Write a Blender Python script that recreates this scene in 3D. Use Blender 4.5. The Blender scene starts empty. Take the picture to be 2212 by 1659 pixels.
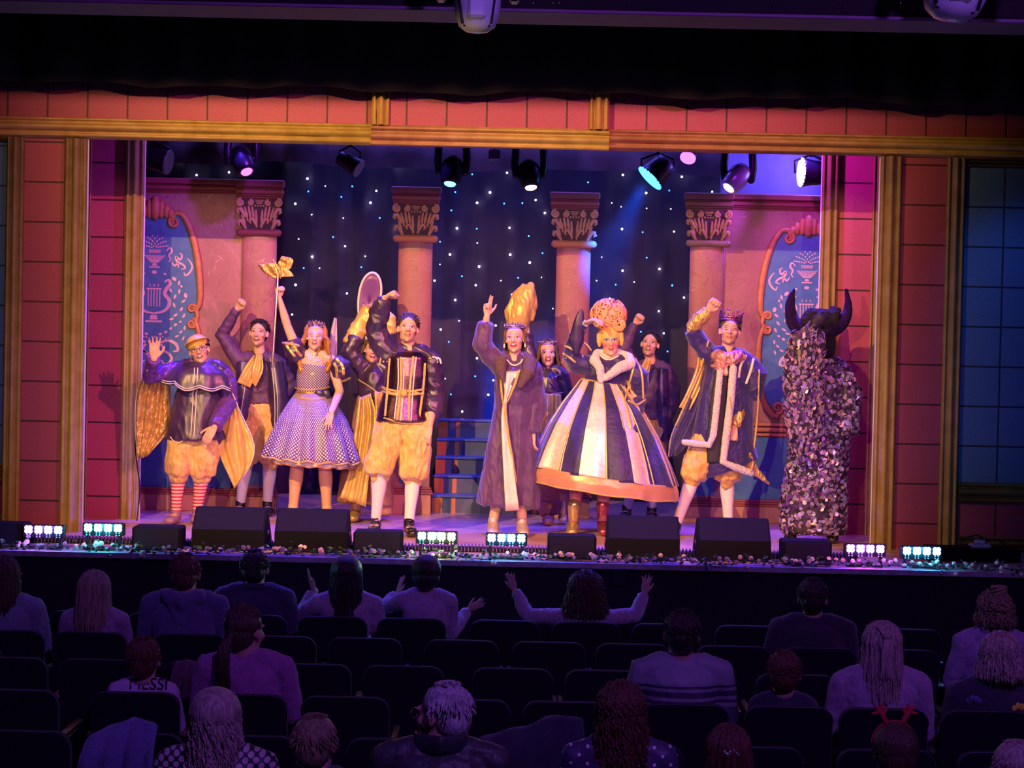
import bpy, math, random
import numpy as np
from mathutils import Vector, Matrix, Euler
from mathutils.bvhtree import BVHTree
C = bpy.context.scene.collection
SC = bpy.context.scene
random.seed(7); RNG = np.random.RandomState(7)
R = math.radians

# ------------------------------------------------------------------ camera
W, H, FPX = 2212, 1659, 4000.0
PITCH, ROLL, CAMZ = R(1.36), R(1.25), 2.73
STZ = 1.10                                     # stage floor height above the hall floor
_f = Vector((0, math.cos(PITCH), -math.sin(PITCH))); _r0 = Vector((1, 0, 0)); _u0 = Vector((0, math.sin(PITCH), math.cos(PITCH)))
_r = _r0*math.cos(ROLL) + _u0*math.sin(ROLL); _u = -_r0*math.sin(ROLL) + _u0*math.cos(ROLL)
CP = Vector((0, 0, CAMZ))
cd = bpy.data.cameras.new('camera'); cam = bpy.data.objects.new('camera', cd); C.objects.link(cam)
cd.sensor_width = 36; cd.lens = 36*FPX/W; cd.clip_end = 100; cd.clip_start = .05
m = Matrix((( _r.x, _u.x, -_f.x, 0), (_r.y, _u.y, -_f.y, 0), (_r.z, _u.z, -_f.z, CAMZ), (0, 0, 0, 1)))
cam.matrix_world = m
SC.camera = cam
def ray(px, py): return _f + _r*((px-W/2)/FPX) + _u*((H/2-py)/FPX)
def at(px, py, Y):
    d = ray(px, py); return CP + d*(Y/d.y)
def gx(px, py, Y): return at(px, py, Y).x
def gz(px, py, Y): return at(px, py, Y).z

# ------------------------------------------------------------------ world, view, lights
SC.view_settings.view_transform = 'Standard'; SC.view_settings.look = 'None'
SC.view_settings.gamma = 1; SC.view_settings.exposure = 0.45
try: SC.view_settings.use_curve_mapping = False
except Exception: pass
wd = bpy.data.worlds.new('dark_hall'); SC.world = wd; wd.use_nodes = True
wd.node_tree.nodes['Background'].inputs[0].default_value = (.012, .006, .05, 1); wd.node_tree.nodes['Background'].inputs[1].default_value = .25
try:
    SC.cycles.max_bounces = 5; SC.cycles.diffuse_bounces = 3; SC.cycles.glossy_bounces = 2; SC.cycles.transmission_bounces = 3
    SC.cycles.volume_bounces = 0; SC.cycles.use_denoising = True; SC.cycles.sample_clamp_indirect = 3; SC.cycles.volume_step_rate = 4
    SC.cycles.caustics_reflective = False; SC.cycles.caustics_refractive = False
except Exception: pass
def aim(o, tgt):
    o.rotation_euler = (Vector(tgt)-o.location).to_track_quat('-Z', 'Y').to_euler()
def spot(name, loc, tgt, col, power, size, blend=.3, rad=.05):
    d = bpy.data.lights.new(name, 'SPOT'); d.color = col; d.energy = power; d.spot_size = R(size); d.spot_blend = blend; d.shadow_soft_size = rad
    o = bpy.data.objects.new(name, d); C.objects.link(o); o.location = loc; aim(o, tgt); return o
def area(name, loc, tgt, col, power, sx, sy):
    d = bpy.data.lights.new(name, 'AREA'); d.color = col; d.energy = power; d.shape = 'RECTANGLE'; d.size = sx; d.size_y = sy
    o = bpy.data.objects.new(name, d); C.objects.link(o); o.location = loc; aim(o, tgt); return o
def N(nt, t, **kw):
    n = nt.nodes.new(t)
    for k, v in kw.items(): setattr(n, k, v)
    return n
def shutter(o, x0, x1, z0, z1, Y, sx=.5, sz=.12):
    """profile-spot shutters: keep the beam between x0..x1 and z0..z1 on the plane Y, with soft edges (metres)"""
    d = o.data; d.use_nodes = True; nt = d.node_tree; L = nt.links.new; em = nt.nodes['Emission']
    tc = N(nt, 'ShaderNodeTexCoord'); Q = o.rotation_euler.to_matrix(); p = o.location
    def dot(v):
        n = N(nt, 'ShaderNodeVectorMath', operation='DOT_PRODUCT'); L(tc.outputs['Normal'], n.inputs[0]); n.inputs[1].default_value = v; return n.outputs['Value']
    dx, dy, dz = dot(tuple(Q[0])), dot(tuple(Q[1])), dot(tuple(Q[2])); D = Y-p.y
    def div(a):
        n = N(nt, 'ShaderNodeMath', operation='DIVIDE'); L(a, n.inputs[0]); L(dy, n.inputs[1]); return n.outputs[0]
    rx, rz = div(dx), div(dz); out = None
    for r_, lo, hi, s, c in ((rx, x0, x1, sx, p.x), (rz, z0, z1, sz, p.z)):
        for e, sg in ((lo, 1), (hi, -1)):
            mr = N(nt, 'ShaderNodeMapRange', interpolation_type='SMOOTHSTEP'); mr.inputs[1].default_value = (e-sg*s/2-c)/D; mr.inputs[2].default_value = (e+sg*s/2-c)/D
            L(r_, mr.inputs[0])
            if out is None: out = mr.outputs[0]
            else: m_ = N(nt, 'ShaderNodeMath', operation='MULTIPLY'); L(out, m_.inputs[0]); L(mr.outputs[0], m_.inputs[1]); out = m_.outputs[0]
    L(out, em.inputs['Strength']); return o
# front of house profile spots on the bridge: amber from the left, pink from the right (both about 20 degrees up)
FOH = [((-3.9, 7.8, 6.7), (.3, 16.3, 2.25), (1, .56, .15), 3000, (-3.3, 2.7, .35, 4.74)),
       ((3.9, 7.8, 6.7), (-.3, 16.3, 2.25), (1, .19, .36), 2000, (-3.5, 2.3, .35, 4.74))]
for i, (l, t, c, p, sh) in enumerate(FOH):
    shutter(spot('front_of_house_light', l, t, c, p, 75, .3, .025), *sh, 14.6, 2.6, .16)
shutter(spot('front_of_house_centre_light', (.4, 7.8, 6.8), (.2, 16.4, 2.0), (1, .64, .34), 450, 70, .6, .025), -3.0, 2.4, .35, 4.4, 14.6, 2.6, .5)
# frontal fill spots added near the camera, shuttered to the stage opening
for x, c_, p in ((-3.0, (1, .56, .24), 1800), (3.0, (1, .36, .42), 1400)):
    shutter(spot('added_front_fill_light', (x, .6, 4.0), (0, 15.8, 2.4), c_, p, 40, .4, .04), -3.05, 3.0, .95, 4.0, 15.0, .6, .3)
# coloured overhead washes from the lighting bars behind the header
for x, c, p in ((-2.6, (.10, .03, 1), 700), (-.9, (.08, .04, 1), 650), (.9, (.06, .05, 1), 650), (2.6, (.12, .03, 1), 700)):
    spot('overhead_wash_light', (x, 16.35, 4.95), (x*.95, 14.9, 1.1), c, p, 62, .6, .06)
for x, c, p in ((-3.0, (.35, .04, 1), 120), (3.0, (.6, .03, 1), 160)):
    spot('side_wash_light', (x*.62, 15.5, 4.75), (x*1.06, 16.3, 3.4), c, p, 90, .8, .05)
area('starcloth_wash_light', (0, 17.3, 6.0), (0, 19.0, 2.2), (.17, .11, 1), 150, 5.5, .3)
spot('blue_beam_light', (1.15, 16.42, 4.18), (.30, 18.7, 2.2), (.0, .09, 1), 1700, 29, .9, .05)
spot('violet_beam_light', (2.45, 16.5, 4.35), (.6, 18.0, 2.6), (.35, .05, .9), 80, 34, .9, .05)
spot('mover_beam_light', (-.555, 16.38, 4.02), (-.75, 17.2, 1.2), (.02, .06, 1), 60, 16, .9, .03)
spot('mover_beam_light', (.16, 16.38, 4.0), (.35, 17.2, 1.2), (1, .55, .35), 40, 14, .9, .03)
spot('added_wing_fill_light', (3.4, 13.9, 4.2), (4.5, 15.0, 2.6), (.05, .22, 1), 20, 80, .9, .1)  # blue fill added to lift the right wing flat, not a known lantern
spot('added_hall_fill_light', (2.2, 1.5, 7.2), (.3, 10.2, .9), (.36, .11, 1), 800, 58, .8, .3)  # violet fill added for the audience's backs, not a known hall lamp
spot('hall_side_light', (-4.8, 9.2, 6.0), (0, 10.5, .9), (.25, .08, 1), 60, 90, .8, .2)
spot('hall_side_light', (4.9, 8.0, 5.6), (-1.5, 11.0, .9), (.6, .10, .9), 60, 90, .8, .2)

# ------------------------------------------------------------------ tagging
def tag(o, label=None, cat=None, group=None, kind=None):
    if label: o['label'] = label
    if cat: o['category'] = cat
    if group: o['group'] = group
    if kind: o['kind'] = kind
    return o
def empty(name, loc=(0, 0, 0), label=None, cat=None, group=None, rz=0):
    o = bpy.data.objects.new(name, None); C.objects.link(o); o.location = loc; o.rotation_euler = (0, 0, rz); o.empty_display_size = .1
    return tag(o, label, cat, group)
def copy_tree(o, parent=None):
    c = o.copy(); C.objects.link(c)
    if parent is not None:
        c.parent = parent
    for ch in list(o.children): copy_tree(ch, c)
    return c
ORD = ['first','second','third','fourth','fifth','sixth','seventh','eighth','ninth','tenth','eleventh','twelfth','thirteenth']

# ------------------------------------------------------------------ materials
def mat(name, col, rough=.6, metal=0, col2=None, nscale=8, stretch=(1, 1, 1), bump=0, bscale=None, emit=None, estr=1, sheen=0, spec=.5, coord='Object', ndet=3, bstretch=None, coat=0):
    m = bpy.data.materials.new(name); m.use_nodes = True; nt = m.node_tree; b = nt.nodes['Principled BSDF']
    b.inputs['Base Color'].default_value = (*col, 1); b.inputs['Roughness'].default_value = rough; b.inputs['Metallic'].default_value = metal
    b.inputs['Specular IOR Level'].default_value = spec
    if sheen: b.inputs['Sheen Weight'].default_value = sheen
    if coat: b.inputs['Coat Weight'].default_value = coat
    L = nt.links.new
    if col2 or bump:
        tc = N(nt, 'ShaderNodeTexCoord')
        def noise(sc, st):
            mp = N(nt, 'ShaderNodeMapping'); mp.inputs['Scale'].default_value = st
            no = N(nt, 'ShaderNodeTexNoise'); no.inputs['Scale'].default_value = sc; no.inputs['Detail'].default_value = ndet
            L(tc.outputs[coord], mp.inputs[0]); L(mp.outputs[0], no.inputs['Vector']); return no
    if col2:
        no = noise(nscale, stretch)
        cr = N(nt, 'ShaderNodeValToRGB'); cr.color_ramp.elements[0].color = (*col, 1); cr.color_ramp.elements[1].color = (*col2, 1)
        cr.color_ramp.elements[0].position = .38; cr.color_ramp.elements[1].position = .62
        L(no.outputs['Fac'], cr.inputs[0]); L(cr.outputs[0], b.inputs['Base Color'])
    if bump:
        nb = noise(bscale or nscale, bstretch or stretch)
        bp = N(nt, 'ShaderNodeBump'); bp.inputs['Strength'].default_value = bump; bp.inputs['Distance'].default_value = .02
        L(nb.outputs['Fac'], bp.inputs['Height']); L(bp.outputs[0], b.inputs['Normal'])
    if emit:
        b.inputs['Emission Color'].default_value = (*emit, 1); b.inputs['Emission Strength'].default_value = estr
    return m
def tile_mat(name, col, line, pxw, ox, pzw, oz, lw=.015, rough=.55):
    """painted blockwork: thin joint lines on a regular world grid"""
    m = mat(name, col, rough, col2=tuple(c*.86 for c in col), nscale=60, bump=.25, bscale=220, coord='Object')
    nt = m.node_tree; L = nt.links.new; b = nt.nodes['Principled BSDF']
    src = b.inputs['Base Color'].links[0].from_socket
    g = N(nt, 'ShaderNodeNewGeometry'); s = N(nt, 'ShaderNodeSeparateXYZ'); L(g.outputs['Position'], s.inputs[0])
    fac = None
    for ax, p, o in ((0, pxw, ox), (2, pzw, oz)):
        if not p: continue
        a = N(nt, 'ShaderNodeMath', operation='SUBTRACT'); a.inputs[1].default_value = o-lw/2; L(s.outputs[ax], a.inputs[0])
        w = N(nt, 'ShaderNodeMath', operation='FLOORED_MODULO'); w.inputs[1].default_value = p; L(a.outputs[0], w.inputs[0])
        c = N(nt, 'ShaderNodeMath', operation='LESS_THAN'); c.inputs[1].default_value = lw; L(w.outputs[0], c.inputs[0])
        if fac is None: fac = c.outputs[0]
        else:
            mx = N(nt, 'ShaderNodeMath', operation='MAXIMUM'); L(fac, mx.inputs[0]); L(c.outputs[0], mx.inputs[1]); fac = mx.outputs[0]
    mix = N(nt, 'ShaderNodeMix', data_type='RGBA'); L(fac, mix.inputs[0]); L(src, mix.inputs[6]); mix.inputs[7].default_value = (*line, 1)
    L(mix.outputs[2], b.inputs['Base Color']); return m
def sequin_mat(name, c1, c2, scale=90, rough=.25, metal=1, glint=(1, 1, 1)):
    m = bpy.data.materials.new(name); m.use_nodes = True; nt = m.node_tree; b = nt.nodes['Principled BSDF']; L = nt.links.new
    tc = N(nt, 'ShaderNodeTexCoord'); v = N(nt, 'ShaderNodeTexVoronoi'); v.inputs['Scale'].default_value = scale; L(tc.outputs['Object'], v.inputs['Vector'])
    cr = N(nt, 'ShaderNodeValToRGB'); cr.color_ramp.elements[0].color = (*c1, 1); cr.color_ramp.elements[1].color = (*c2, 1)
    L(v.outputs['Color'], cr.inputs[0]); L(cr.outputs[0], b.inputs['Base Color'])
    bp = N(nt, 'ShaderNodeBump'); bp.inputs['Strength'].default_value = .9; bp.inputs['Distance'].default_value = .01
    sp = N(nt, 'ShaderNodeSeparateColor'); L(v.outputs['Color'], sp.inputs[0]); L(sp.outputs[1], bp.inputs['Height']); L(bp.outputs[0], b.inputs['Normal'])
    b.inputs['Roughness'].default_value = rough; b.inputs['Metallic'].default_value = metal
    return m
def emat(name, col, s, sample=True):
    m = mat(name, (0, 0, 0), emit=col, estr=s)
    if not sample:
        try: m.cycles.emission_sampling = 'NONE'
        except Exception: pass
    return m

# ------------------------------------------------------------------ geometry
class G:
    def __init__(s): s.v = []; s.f = []; s.mi = []; s.n = 0; s.cur = 0
    def add(s, V, F):
        V = np.asarray(V, float).reshape(-1, 3); s.v.append(V); n = s.n
        s.f.extend(tuple(i+n for i in f) for f in F); s.mi.extend([s.cur]*len(F)); s.n += len(V); return s
    def verts(s): return np.concatenate(s.v) if s.v else np.zeros((0, 3))
    def xf(s, M, start=0):
        for i in range(start, len(s.v)):
            h = np.c_[s.v[i], np.ones(len(s.v[i]))]; s.v[i] = (h @ np.array(M).T)[:, :3]
        return s
    def box(s, a, b, bev=0):
        x0, y0, z0 = a; x1, y1, z1 = b
        if bev:
            c = min(bev, abs(x1-x0)/2.01, abs(y1-y0)/2.01, abs(z1-z0)/2.01); V = []
            for x, dx in ((x0, c), (x1, -c)):
                for y, dy in ((y0, c), (y1, -c)):
                    for z, dz in ((z0, c), (z1, -c)):
                        V += [(x, y+dy, z+dz), (x+dx, y, z+dz), (x+dx, y+dy, z)]
            def I(i, j, k, w): return (i*4+j*2+k)*3+w
            F = []
            for i in (0, 1): F.append([I(i, 0, 0, 0), I(i, 1, 0, 0), I(i, 1, 1, 0), I(i, 0, 1, 0)]); F.append([I(0, i, 0, 1), I(1, i, 0, 1), I(1, i, 1, 1), I(0, i, 1, 1)]); F.append([I(0, 0, i, 2), I(1, 0, i, 2), I(1, 1, i, 2), I(0, 1, i, 2)])
            for i in (0, 1):
                for j in (0, 1):
                    F.append([I(i, j, 0, 0), I(i, j, 1, 0), I(i, j, 1, 1), I(i, j, 0, 1)])
                    F.append([I(i, 0, j, 0), I(i, 1, j, 0), I(i, 1, j, 2), I(i, 0, j, 2)])
                    F.append([I(0, i, j, 1), I(1, i, j, 1), I(1, i, j, 2), I(0, i, j, 2)])
                    for k in (0, 1): F.append([I(i, j, k, 0), I(i, j, k, 1), I(i, j, k, 2)])
            return s.add(V, F)
        V = [(x0, y0, z0), (x1, y0, z0), (x1, y1, z0), (x0, y1, z0), (x0, y0, z1), (x1, y0, z1), (x1, y1, z1), (x0, y1, z1)]
        return s.add(V, [(0, 3, 2, 1), (4, 5, 6, 7), (0, 1, 5, 4), (1, 2, 6, 5), (2, 3, 7, 6), (3, 0, 4, 7)])
    def ell(s, c, r, M=None, seg=16, ring=10):
        r = (r, r, r) if not hasattr(r, '__len__') else r
        V = [(0, 0, 1)]
        for i in range(1, ring):
            t = math.pi*i/ring
            for j in range(seg):
                p = 2*math.pi*j/seg; V.append((math.sin(t)*math.cos(p), math.sin(t)*math.sin(p), math.cos(t)))
        V.append((0, 0, -1)); V = np.array(V)*np.array(r)
        if M is not None: V = V @ np.array(M.to_3x3()).T
        V = V + np.array(c); F = []
        for j in range(seg): F.append((0, 1+j, 1+(j+1) % seg))
        for i in range(ring-2):
            for j in range(seg):
                a = 1+i*seg+j; b2 = 1+i*seg+(j+1) % seg; F.append((a, a+seg, b2+seg, b2))
        e = len(V)-1
        for j in range(seg): F.append((e, e-seg+(j+1) % seg, e-seg+j))
        return s.add(V, F)
    def sweep(s, pts, rads, seg=12, up=None, rnd=True, closed=False):
        P = np.array([tuple(p) for p in pts], float); n = len(P)
        if not hasattr(rads, '__len__'): rads = [rads]*n
        RR = [(r, r) if not hasattr(r, '__len__') else tuple(r) for r in rads]
        T = np.zeros_like(P)
        for i in range(n):
            a = P[(i-1) % n] if (closed or i > 0) else P[i]; b = P[(i+1) % n] if (closed or i < n-1) else P[i]
            d = b-a; T[i] = d/(np.linalg.norm(d)+1e-12)
        rings = []; A = None
        for i in range(n):
            t = T[i]
            if up is not None: a = np.array(up, float); a = a-t*np.dot(a, t)
            else:
                if A is None:
                    a = np.array((0, 0, 1.)) if abs(t[2]) < .9 else np.array((1., 0, 0))
                else: a = A
                a = a-t*np.dot(a, t)
            l = np.linalg.norm(a); a = a/l if l > 1e-9 else np.array((1., 0, 0)); A = a; b = np.cross(t, a)
            rings.append((P[i], a, b, RR[i][0], RR[i][1]))
        if rnd and not closed:
            def cap(i, sg):
                c, a, b, ra, rb = rings[i]; t = T[i]; rm = min(ra, rb); o = []
                for k in (30, 60, 84): o.append((c+sg*t*rm*math.sin(R(k)), a, b, ra*math.cos(R(k)), rb*math.cos(R(k))))
                return o
            rings = cap(0, -1)[::-1]+rings+cap(n-1, 1)
        V = []
        for c, a, b, ra, rb in rings:
            for j in range(seg):
                p = 2*math.pi*j/seg; V.append(c+a*ra*math.cos(p)+b*rb*math.sin(p))
        F = []; m = len(rings)
        for i in range(m if closed else m-1):
            for j in range(seg):
                k = (j+1) % seg; i2 = (i+1) % m; F.append((i*seg+j, i*seg+k, i2*seg+k, i2*seg+j))
        if not closed: F.append(tuple(range(seg))[::-1]); F.append(tuple((m-1)*seg+j for j in range(seg)))
        return s.add(V, F)
    def lathe(s, prof, c=(0, 0, 0), seg=20, a0=0, M=None):
        V = []
        for r, z in prof:
            for j in range(seg): p = 2*math.pi*j/seg+a0; V.append((r*math.cos(p), r*math.sin(p), z))
        V = np.array(V)
        if M is not None: V = V @ np.array(M.to_3x3()).T
        V = V+np.array(c); F = []; m = len(prof)
        for i in range(m-1):
            for j in range(seg): k = (j+1) % seg; F.append((i*seg+j, i*seg+k, (i+1)*seg+k, (i+1)*seg+j))
        F.append(tuple(range(seg))[::-1]); F.append(tuple((m-1)*seg+j for j in range(seg)))
        return s.add(V, F)
    def prism(s, poly, y0, y1):
        """polygon in x,z extruded from y0 to y1"""
        n = len(poly); V = [(x, y0, z) for x, z in poly]+[(x, y1, z) for x, z in poly]
        return s.add(V, [tuple(range(n)), tuple(range(n, 2*n))[::-1]]+[(i, i+n, (i+1) % n+n, (i+1) % n) for i in range(n)])
    def grid(s, P, thick=0, wrap=False):
        """P: (rows, cols, 3) sheet, given thickness along its normals"""
        P = np.asarray(P, float); r, c = P.shape[:2]
        F = []
        for i in range(r-1):
            for j in range(c if wrap else c-1): F.append((i*c+j, i*c+(j+1) % c, (i+1)*c+(j+1) % c, (i+1)*c+j))
        if not thick: return s.add(P.reshape(-1, 3), F)
        du = np.gradient(P, axis=0); dv = (np.roll(P, -1, 1)-np.roll(P, 1, 1)) if wrap else np.gradient(P, axis=1)
        nn = np.cross(dv, du); nn /= np.linalg.norm(nn, axis=2, keepdims=True)+1e-12
        A = (P+nn*thick/2).reshape(-1, 3); B = (P-nn*thick/2).reshape(-1, 3); k = r*c
        FF = F+[tuple(i+k for i in f)[::-1] for f in F]
        def edge(ids):
            for a, b in zip(ids, ids[1:]): FF.append((a, a+k, b+k, b))
        top = list(range(c)); bot = [(r-1)*c+j for j in range(c)]
        if wrap: top.append(0); bot.append((r-1)*c)
        edge(top); edge(bot[::-1])
        if not wrap: edge([i*c for i in range(r)][::-1]); edge([i*c+c-1 for i in range(r)])
        return s.add(np.concatenate([A, B]), FF)
def mkmesh(name, g, mats, smooth=True):
    me = bpy.data.meshes.new(name); V = g.verts(); me.from_pydata(V.tolist(), [], g.f)
    for m in (mats if isinstance(mats, (list, tuple)) else [mats]): me.materials.append(m)
    if isinstance(mats, (list, tuple)): me.polygons.foreach_set('material_index', g.mi)
    if smooth: me.polygons.foreach_set('use_smooth', [True]*len(me.polygons))
    me.validate(); me.update(); return me
def build(name, g, mats, parent=None, smooth=False, **kw):
    me = mkmesh(name, g, mats, smooth); o = bpy.data.objects.new(name, me); C.objects.link(o)
    if parent is not None: o.parent = parent; me.transform(root_m(parent).inverted())
    return tag(o, **kw) if kw else o
def root_m(p):
    """world matrix of the thing a part belongs to (parts themselves carry no transform)"""
    while p.parent is not None: p = p.parent
    return Matrix.Translation(p.location) @ p.rotation_euler.to_matrix().to_4x4()
TMP = bpy.data.scenes.new('tmp')
def remesh(V, F, vox, sm=2, fac=.5):
    me = bpy.data.meshes.new('t'); me.from_pydata(V.tolist(), [], F); o = bpy.data.objects.new('t', me); TMP.collection.objects.link(o)
    md = o.modifiers.new('r', 'REMESH'); md.mode = 'VOXEL'; md.voxel_size = vox; md.adaptivity = 0
    if sm: s = o.modifiers.new('s', 'SMOOTH'); s.factor = fac; s.iterations = sm
    vl = TMP.view_layers[0]; vl.update(); e = o.evaluated_get(vl.depsgraph); r = bpy.data.meshes.new_from_object(e)
    bpy.data.objects.remove(o); bpy.data.meshes.remove(me); return r
def coords(me):
    a = np.empty(len(me.vertices)*3); me.vertices.foreach_get('co', a); return a.reshape(-1, 3)
def normals(me):
    a = np.empty(len(me.vertices)*3); me.vertex_normals.foreach_get('vector', a); return a.reshape(-1, 3)
def waves(V, f, seed=0, n=6, st=(1, 1, 1)):
    r = np.random.RandomState(seed); k = r.normal(size=(n, 3)); k /= np.linalg.norm(k, axis=1, keepdims=True); k *= f*(.6+r.rand(n, 1)*1.1)*2*math.pi; k = k*np.array(st)
    ph = r.rand(n)*6.28; return np.sin(V @ k.T+ph).mean(1)*1.6
def solid(name, g, mats, parent=None, vox=.01, sm=3, fold=None, fn=None, zone=None, **kw):
    """fold=(amplitude, frequency, stretch xyz): cloth wrinkles pushed along the normals"""
    me = remesh(g.verts(), g.f, vox, sm); me.name = name
    V = coords(me)
    if fold:
        nn = normals(me)
        for q, (a, f, st) in enumerate(fold if isinstance(fold, list) else [fold]):
            w = waves(V, f, 11+q+len(V) % 7, 7, st); V = V+nn*(a*(1-np.abs(w))[:, None]*1.4-a*.5)
    if fn: V = fn(V)
    me.vertices.foreach_set('co', V.ravel()); me.update()
    ml = mats if isinstance(mats, (list, tuple)) else [mats]
    me.materials.clear()
    for m in ml: me.materials.append(m)
    me.polygons.foreach_set('use_smooth', [True]*len(me.polygons))
    if zone:
        Cn = np.empty(len(me.polygons)*3); me.polygons.foreach_get('center', Cn); me.polygons.foreach_set('material_index', zone(Cn.reshape(-1, 3)).astype(int))
    o = bpy.data.objects.new(name, me); C.objects.link(o)
    if parent is not None: o.parent = parent; me.transform(root_m(parent).inverted())
    return tag(o, **kw) if kw else o
def bvh(o):
    me = o.data; mw = root_m(o)
    return BVHTree.FromPolygons([mw @ v.co for v in me.vertices], [tuple(p.vertices) for p in me.polygons])
def spl(pts, n=8):
    """Catmull-Rom through points"""
    P = [np.array(tuple(p), float) for p in pts]; Q = [2*P[0]-P[1]]+P+[2*P[-1]-P[-2]]; out = []
    for i in range(1, len(Q)-2):
        for k in range(n):
            t = k/n; a, b, c, d = Q[i-1], Q[i], Q[i+1], Q[i+2]
            out.append(.5*((2*b)+(c-a)*t+(2*a-5*b+4*c-d)*t*t+(3*b-a-3*c+d)*t**3))
    out.append(P[-1]); return out
# ================================================================== palette
M = {}
M['black'] = mat('black_cloth', (.010, .009, .013), .9, bump=.2, bscale=60)
M['hall'] = mat('dark_hall_paint', (.018, .015, .03), .9, col2=(.012, .01, .02), nscale=3)
M['carpet'] = mat('dark_carpet', (.012, .010, .02), .95, col2=(.02, .016, .03), nscale=40)
M['stage'] = mat('scuffed_stage_floor', (.60, .36, .34), .32, col2=(.46, .26, .28), nscale=2.5, stretch=(1, 3, 1), bump=.05, bscale=30)
M['lip'] = mat('worn_stage_edge', (.42, .40, .42), .6, col2=(.30, .28, .30), nscale=20)
M['gold'] = mat('painted_gold_moulding', (.36, .25, .09), .48, col2=(.29, .19, .06), nscale=9, stretch=(1, 1, 1), bump=.12, bscale=120)
M['goldd'] = mat('dark_gold_groove', (.10, .045, .012), .7)
M['rosem'] = mat('rose_cornice_paint', (.30, .075, .06), .55, col2=(.30, .07, .065), nscale=30)
M['terra'] = mat('terracotta_scroll_paint', (.55, .22, .09), .5, col2=(.46, .17, .07), nscale=20)
M['ringm'] = mat('orange_ring_paint', (.62, .24, .08), .45)
M['leaf_cap'] = mat('capital_leaf_paint', (.56, .30, .16), .55, col2=(.46, .24, .13), nscale=30)
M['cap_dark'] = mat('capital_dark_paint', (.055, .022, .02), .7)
M['blue'] = mat('blue_panel_paint', (.075, .20, .38), .6, col2=(.06, .17, .33), nscale=14)
M['stencil'] = mat('pale_pink_stencil', (.66, .46, .50), .6)
M['dado'] = mat('pink_base_paint', (.56, .25, .18), .6, col2=(.50, .21, .16), nscale=5)
M['metal'] = mat('black_fixture_metal', (.02, .02, .024), .35, metal=.6)
M['chrome'] = mat('bright_metal', (.7, .7, .75), .2, metal=1)
M['white_plastic'] = mat('pale_grey_housing', (.62, .62, .70), .35, coat=.3)
M['white_edge'] = mat('pale_cut_edge', (.8, .78, .8), .5)
TZ, TX = 86/4000*15.0, 86/4000*15.0
Yo, Yi, Yf, Yc = 15.0, 16.1, 17.0, 17.15      # proscenium, inner return, scenery flats, columns
def marble(name):
    m = mat(name, (.30, .105, .125), .5, col2=(.36, .15, .16), nscale=2.2, stretch=(1, 1, .6), bump=1.0, bscale=3.4, ndet=7)
    nt = m.node_tree; L = nt.links.new; b = nt.nodes['Principled BSDF']; src = b.inputs['Base Color'].links[0].from_socket
    tc = N(nt, 'ShaderNodeTexCoord'); no = N(nt, 'ShaderNodeTexNoise'); no.inputs['Scale'].default_value = 2.6; no.inputs['Detail'].default_value = 8; no.inputs['Distortion'].default_value = 1.8
    L(tc.outputs['Object'], no.inputs['Vector'])
    def vein(c, w, col, src):
        a = N(nt, 'ShaderNodeMath', operation='SUBTRACT'); L(no.outputs['Fac'], a.inputs[0]); a.inputs[1].default_value = c
        ab = N(nt, 'ShaderNodeMath', operation='ABSOLUTE'); L(a.outputs[0], ab.inputs[0])
        mr = N(nt, 'ShaderNodeMapRange'); mr.inputs[1].default_value = 0; mr.inputs[2].default_value = w; mr.inputs[3].default_value = .75; mr.inputs[4].default_value = 0; L(ab.outputs[0], mr.inputs[0])
        mx = N(nt, 'ShaderNodeMix', data_type='RGBA'); L(mr.outputs[0], mx.inputs[0]); L(src, mx.inputs[6]); mx.inputs[7].default_value = (*col, 1); return mx.outputs[2]
    s = vein(.47, .010, (.24, .075, .09), src); s = vein(.60, .0045, (.62, .36, .36), s); s = vein(.38, .008, (.28, .09, .10), s)
    L(s, b.inputs['Base Color']); return m
M['marble'] = marble('pink_marbled_paint')
ox = gx(103, 230, Yo); 
M['tile'] = tile_mat('red_block_paint', (.30, .055, .12), (.05, .008, .012), TX, ox, 0, 0)
M['tilel'] = tile_mat('red_block_paint_left', (.32, .055, .11), (.05, .008, .012), 0, 0, TZ, gz(95, 393, Yo))
M['tiler'] = tile_mat('red_block_paint_right', (.32, .055, .11), (.05, .008, .012), 0, 0, TZ, gz(1990, 443, Yo))
M['tileil'] = tile_mat('red_block_paint_inner_left', (.46, .075, .12), (.05, .008, .012), 0, 0, 80/4000*Yi, gz(235, 432, Yi))
M['tileir'] = tile_mat('red_block_paint_inner_right', (.46, .075, .12), (.05, .008, .012), 0, 0, 77/4000*Yi, gz(1848, 473, Yi))
M['bluetile'] = tile_mat('blue_block_paint', (.07, .17, .36), (.012, .02, .05), TX, gx(2165, 600, Yo), TZ, gz(2150, 448, Yo))

# ================================================================== room shell
def struct(name, g, m, **kw): return build(name, g, m, kind='structure', smooth=kw.get('smooth', False))
struct('floor', G().box((-5.4, -1.2, -.1), (5.4, 20.6, 0)), M['carpet'])
struct('ceiling', G().box((-5.4, -1.2, 8.0), (5.4, 20.6, 8.1)), M['hall'])
struct('wall_left', G().box((-5.5, -1.2, 0), (-5.4, 20.6, 8)), M['hall'])
struct('wall_right', G().box((5.4, -1.2, 0), (5.5, 20.6, 8)), M['hall'])
struct('wall_back', G().box((-5.4, 20.5, 0), (5.4, 20.6, 8)), M['hall'])
struct('wall_rear', G().box((-5.4, -1.3, 0), (5.4, -1.2, 8)), M['hall'])
YE = 13.58                                      # stage front edge
zE = STZ
g = G(); g.box((-5.4, YE+.03, 0), (5.4, YE+.08, STZ-.045)); g.box((-5.4, YE+.08, STZ-.30), (5.4, 20.5, STZ-.045))
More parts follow.
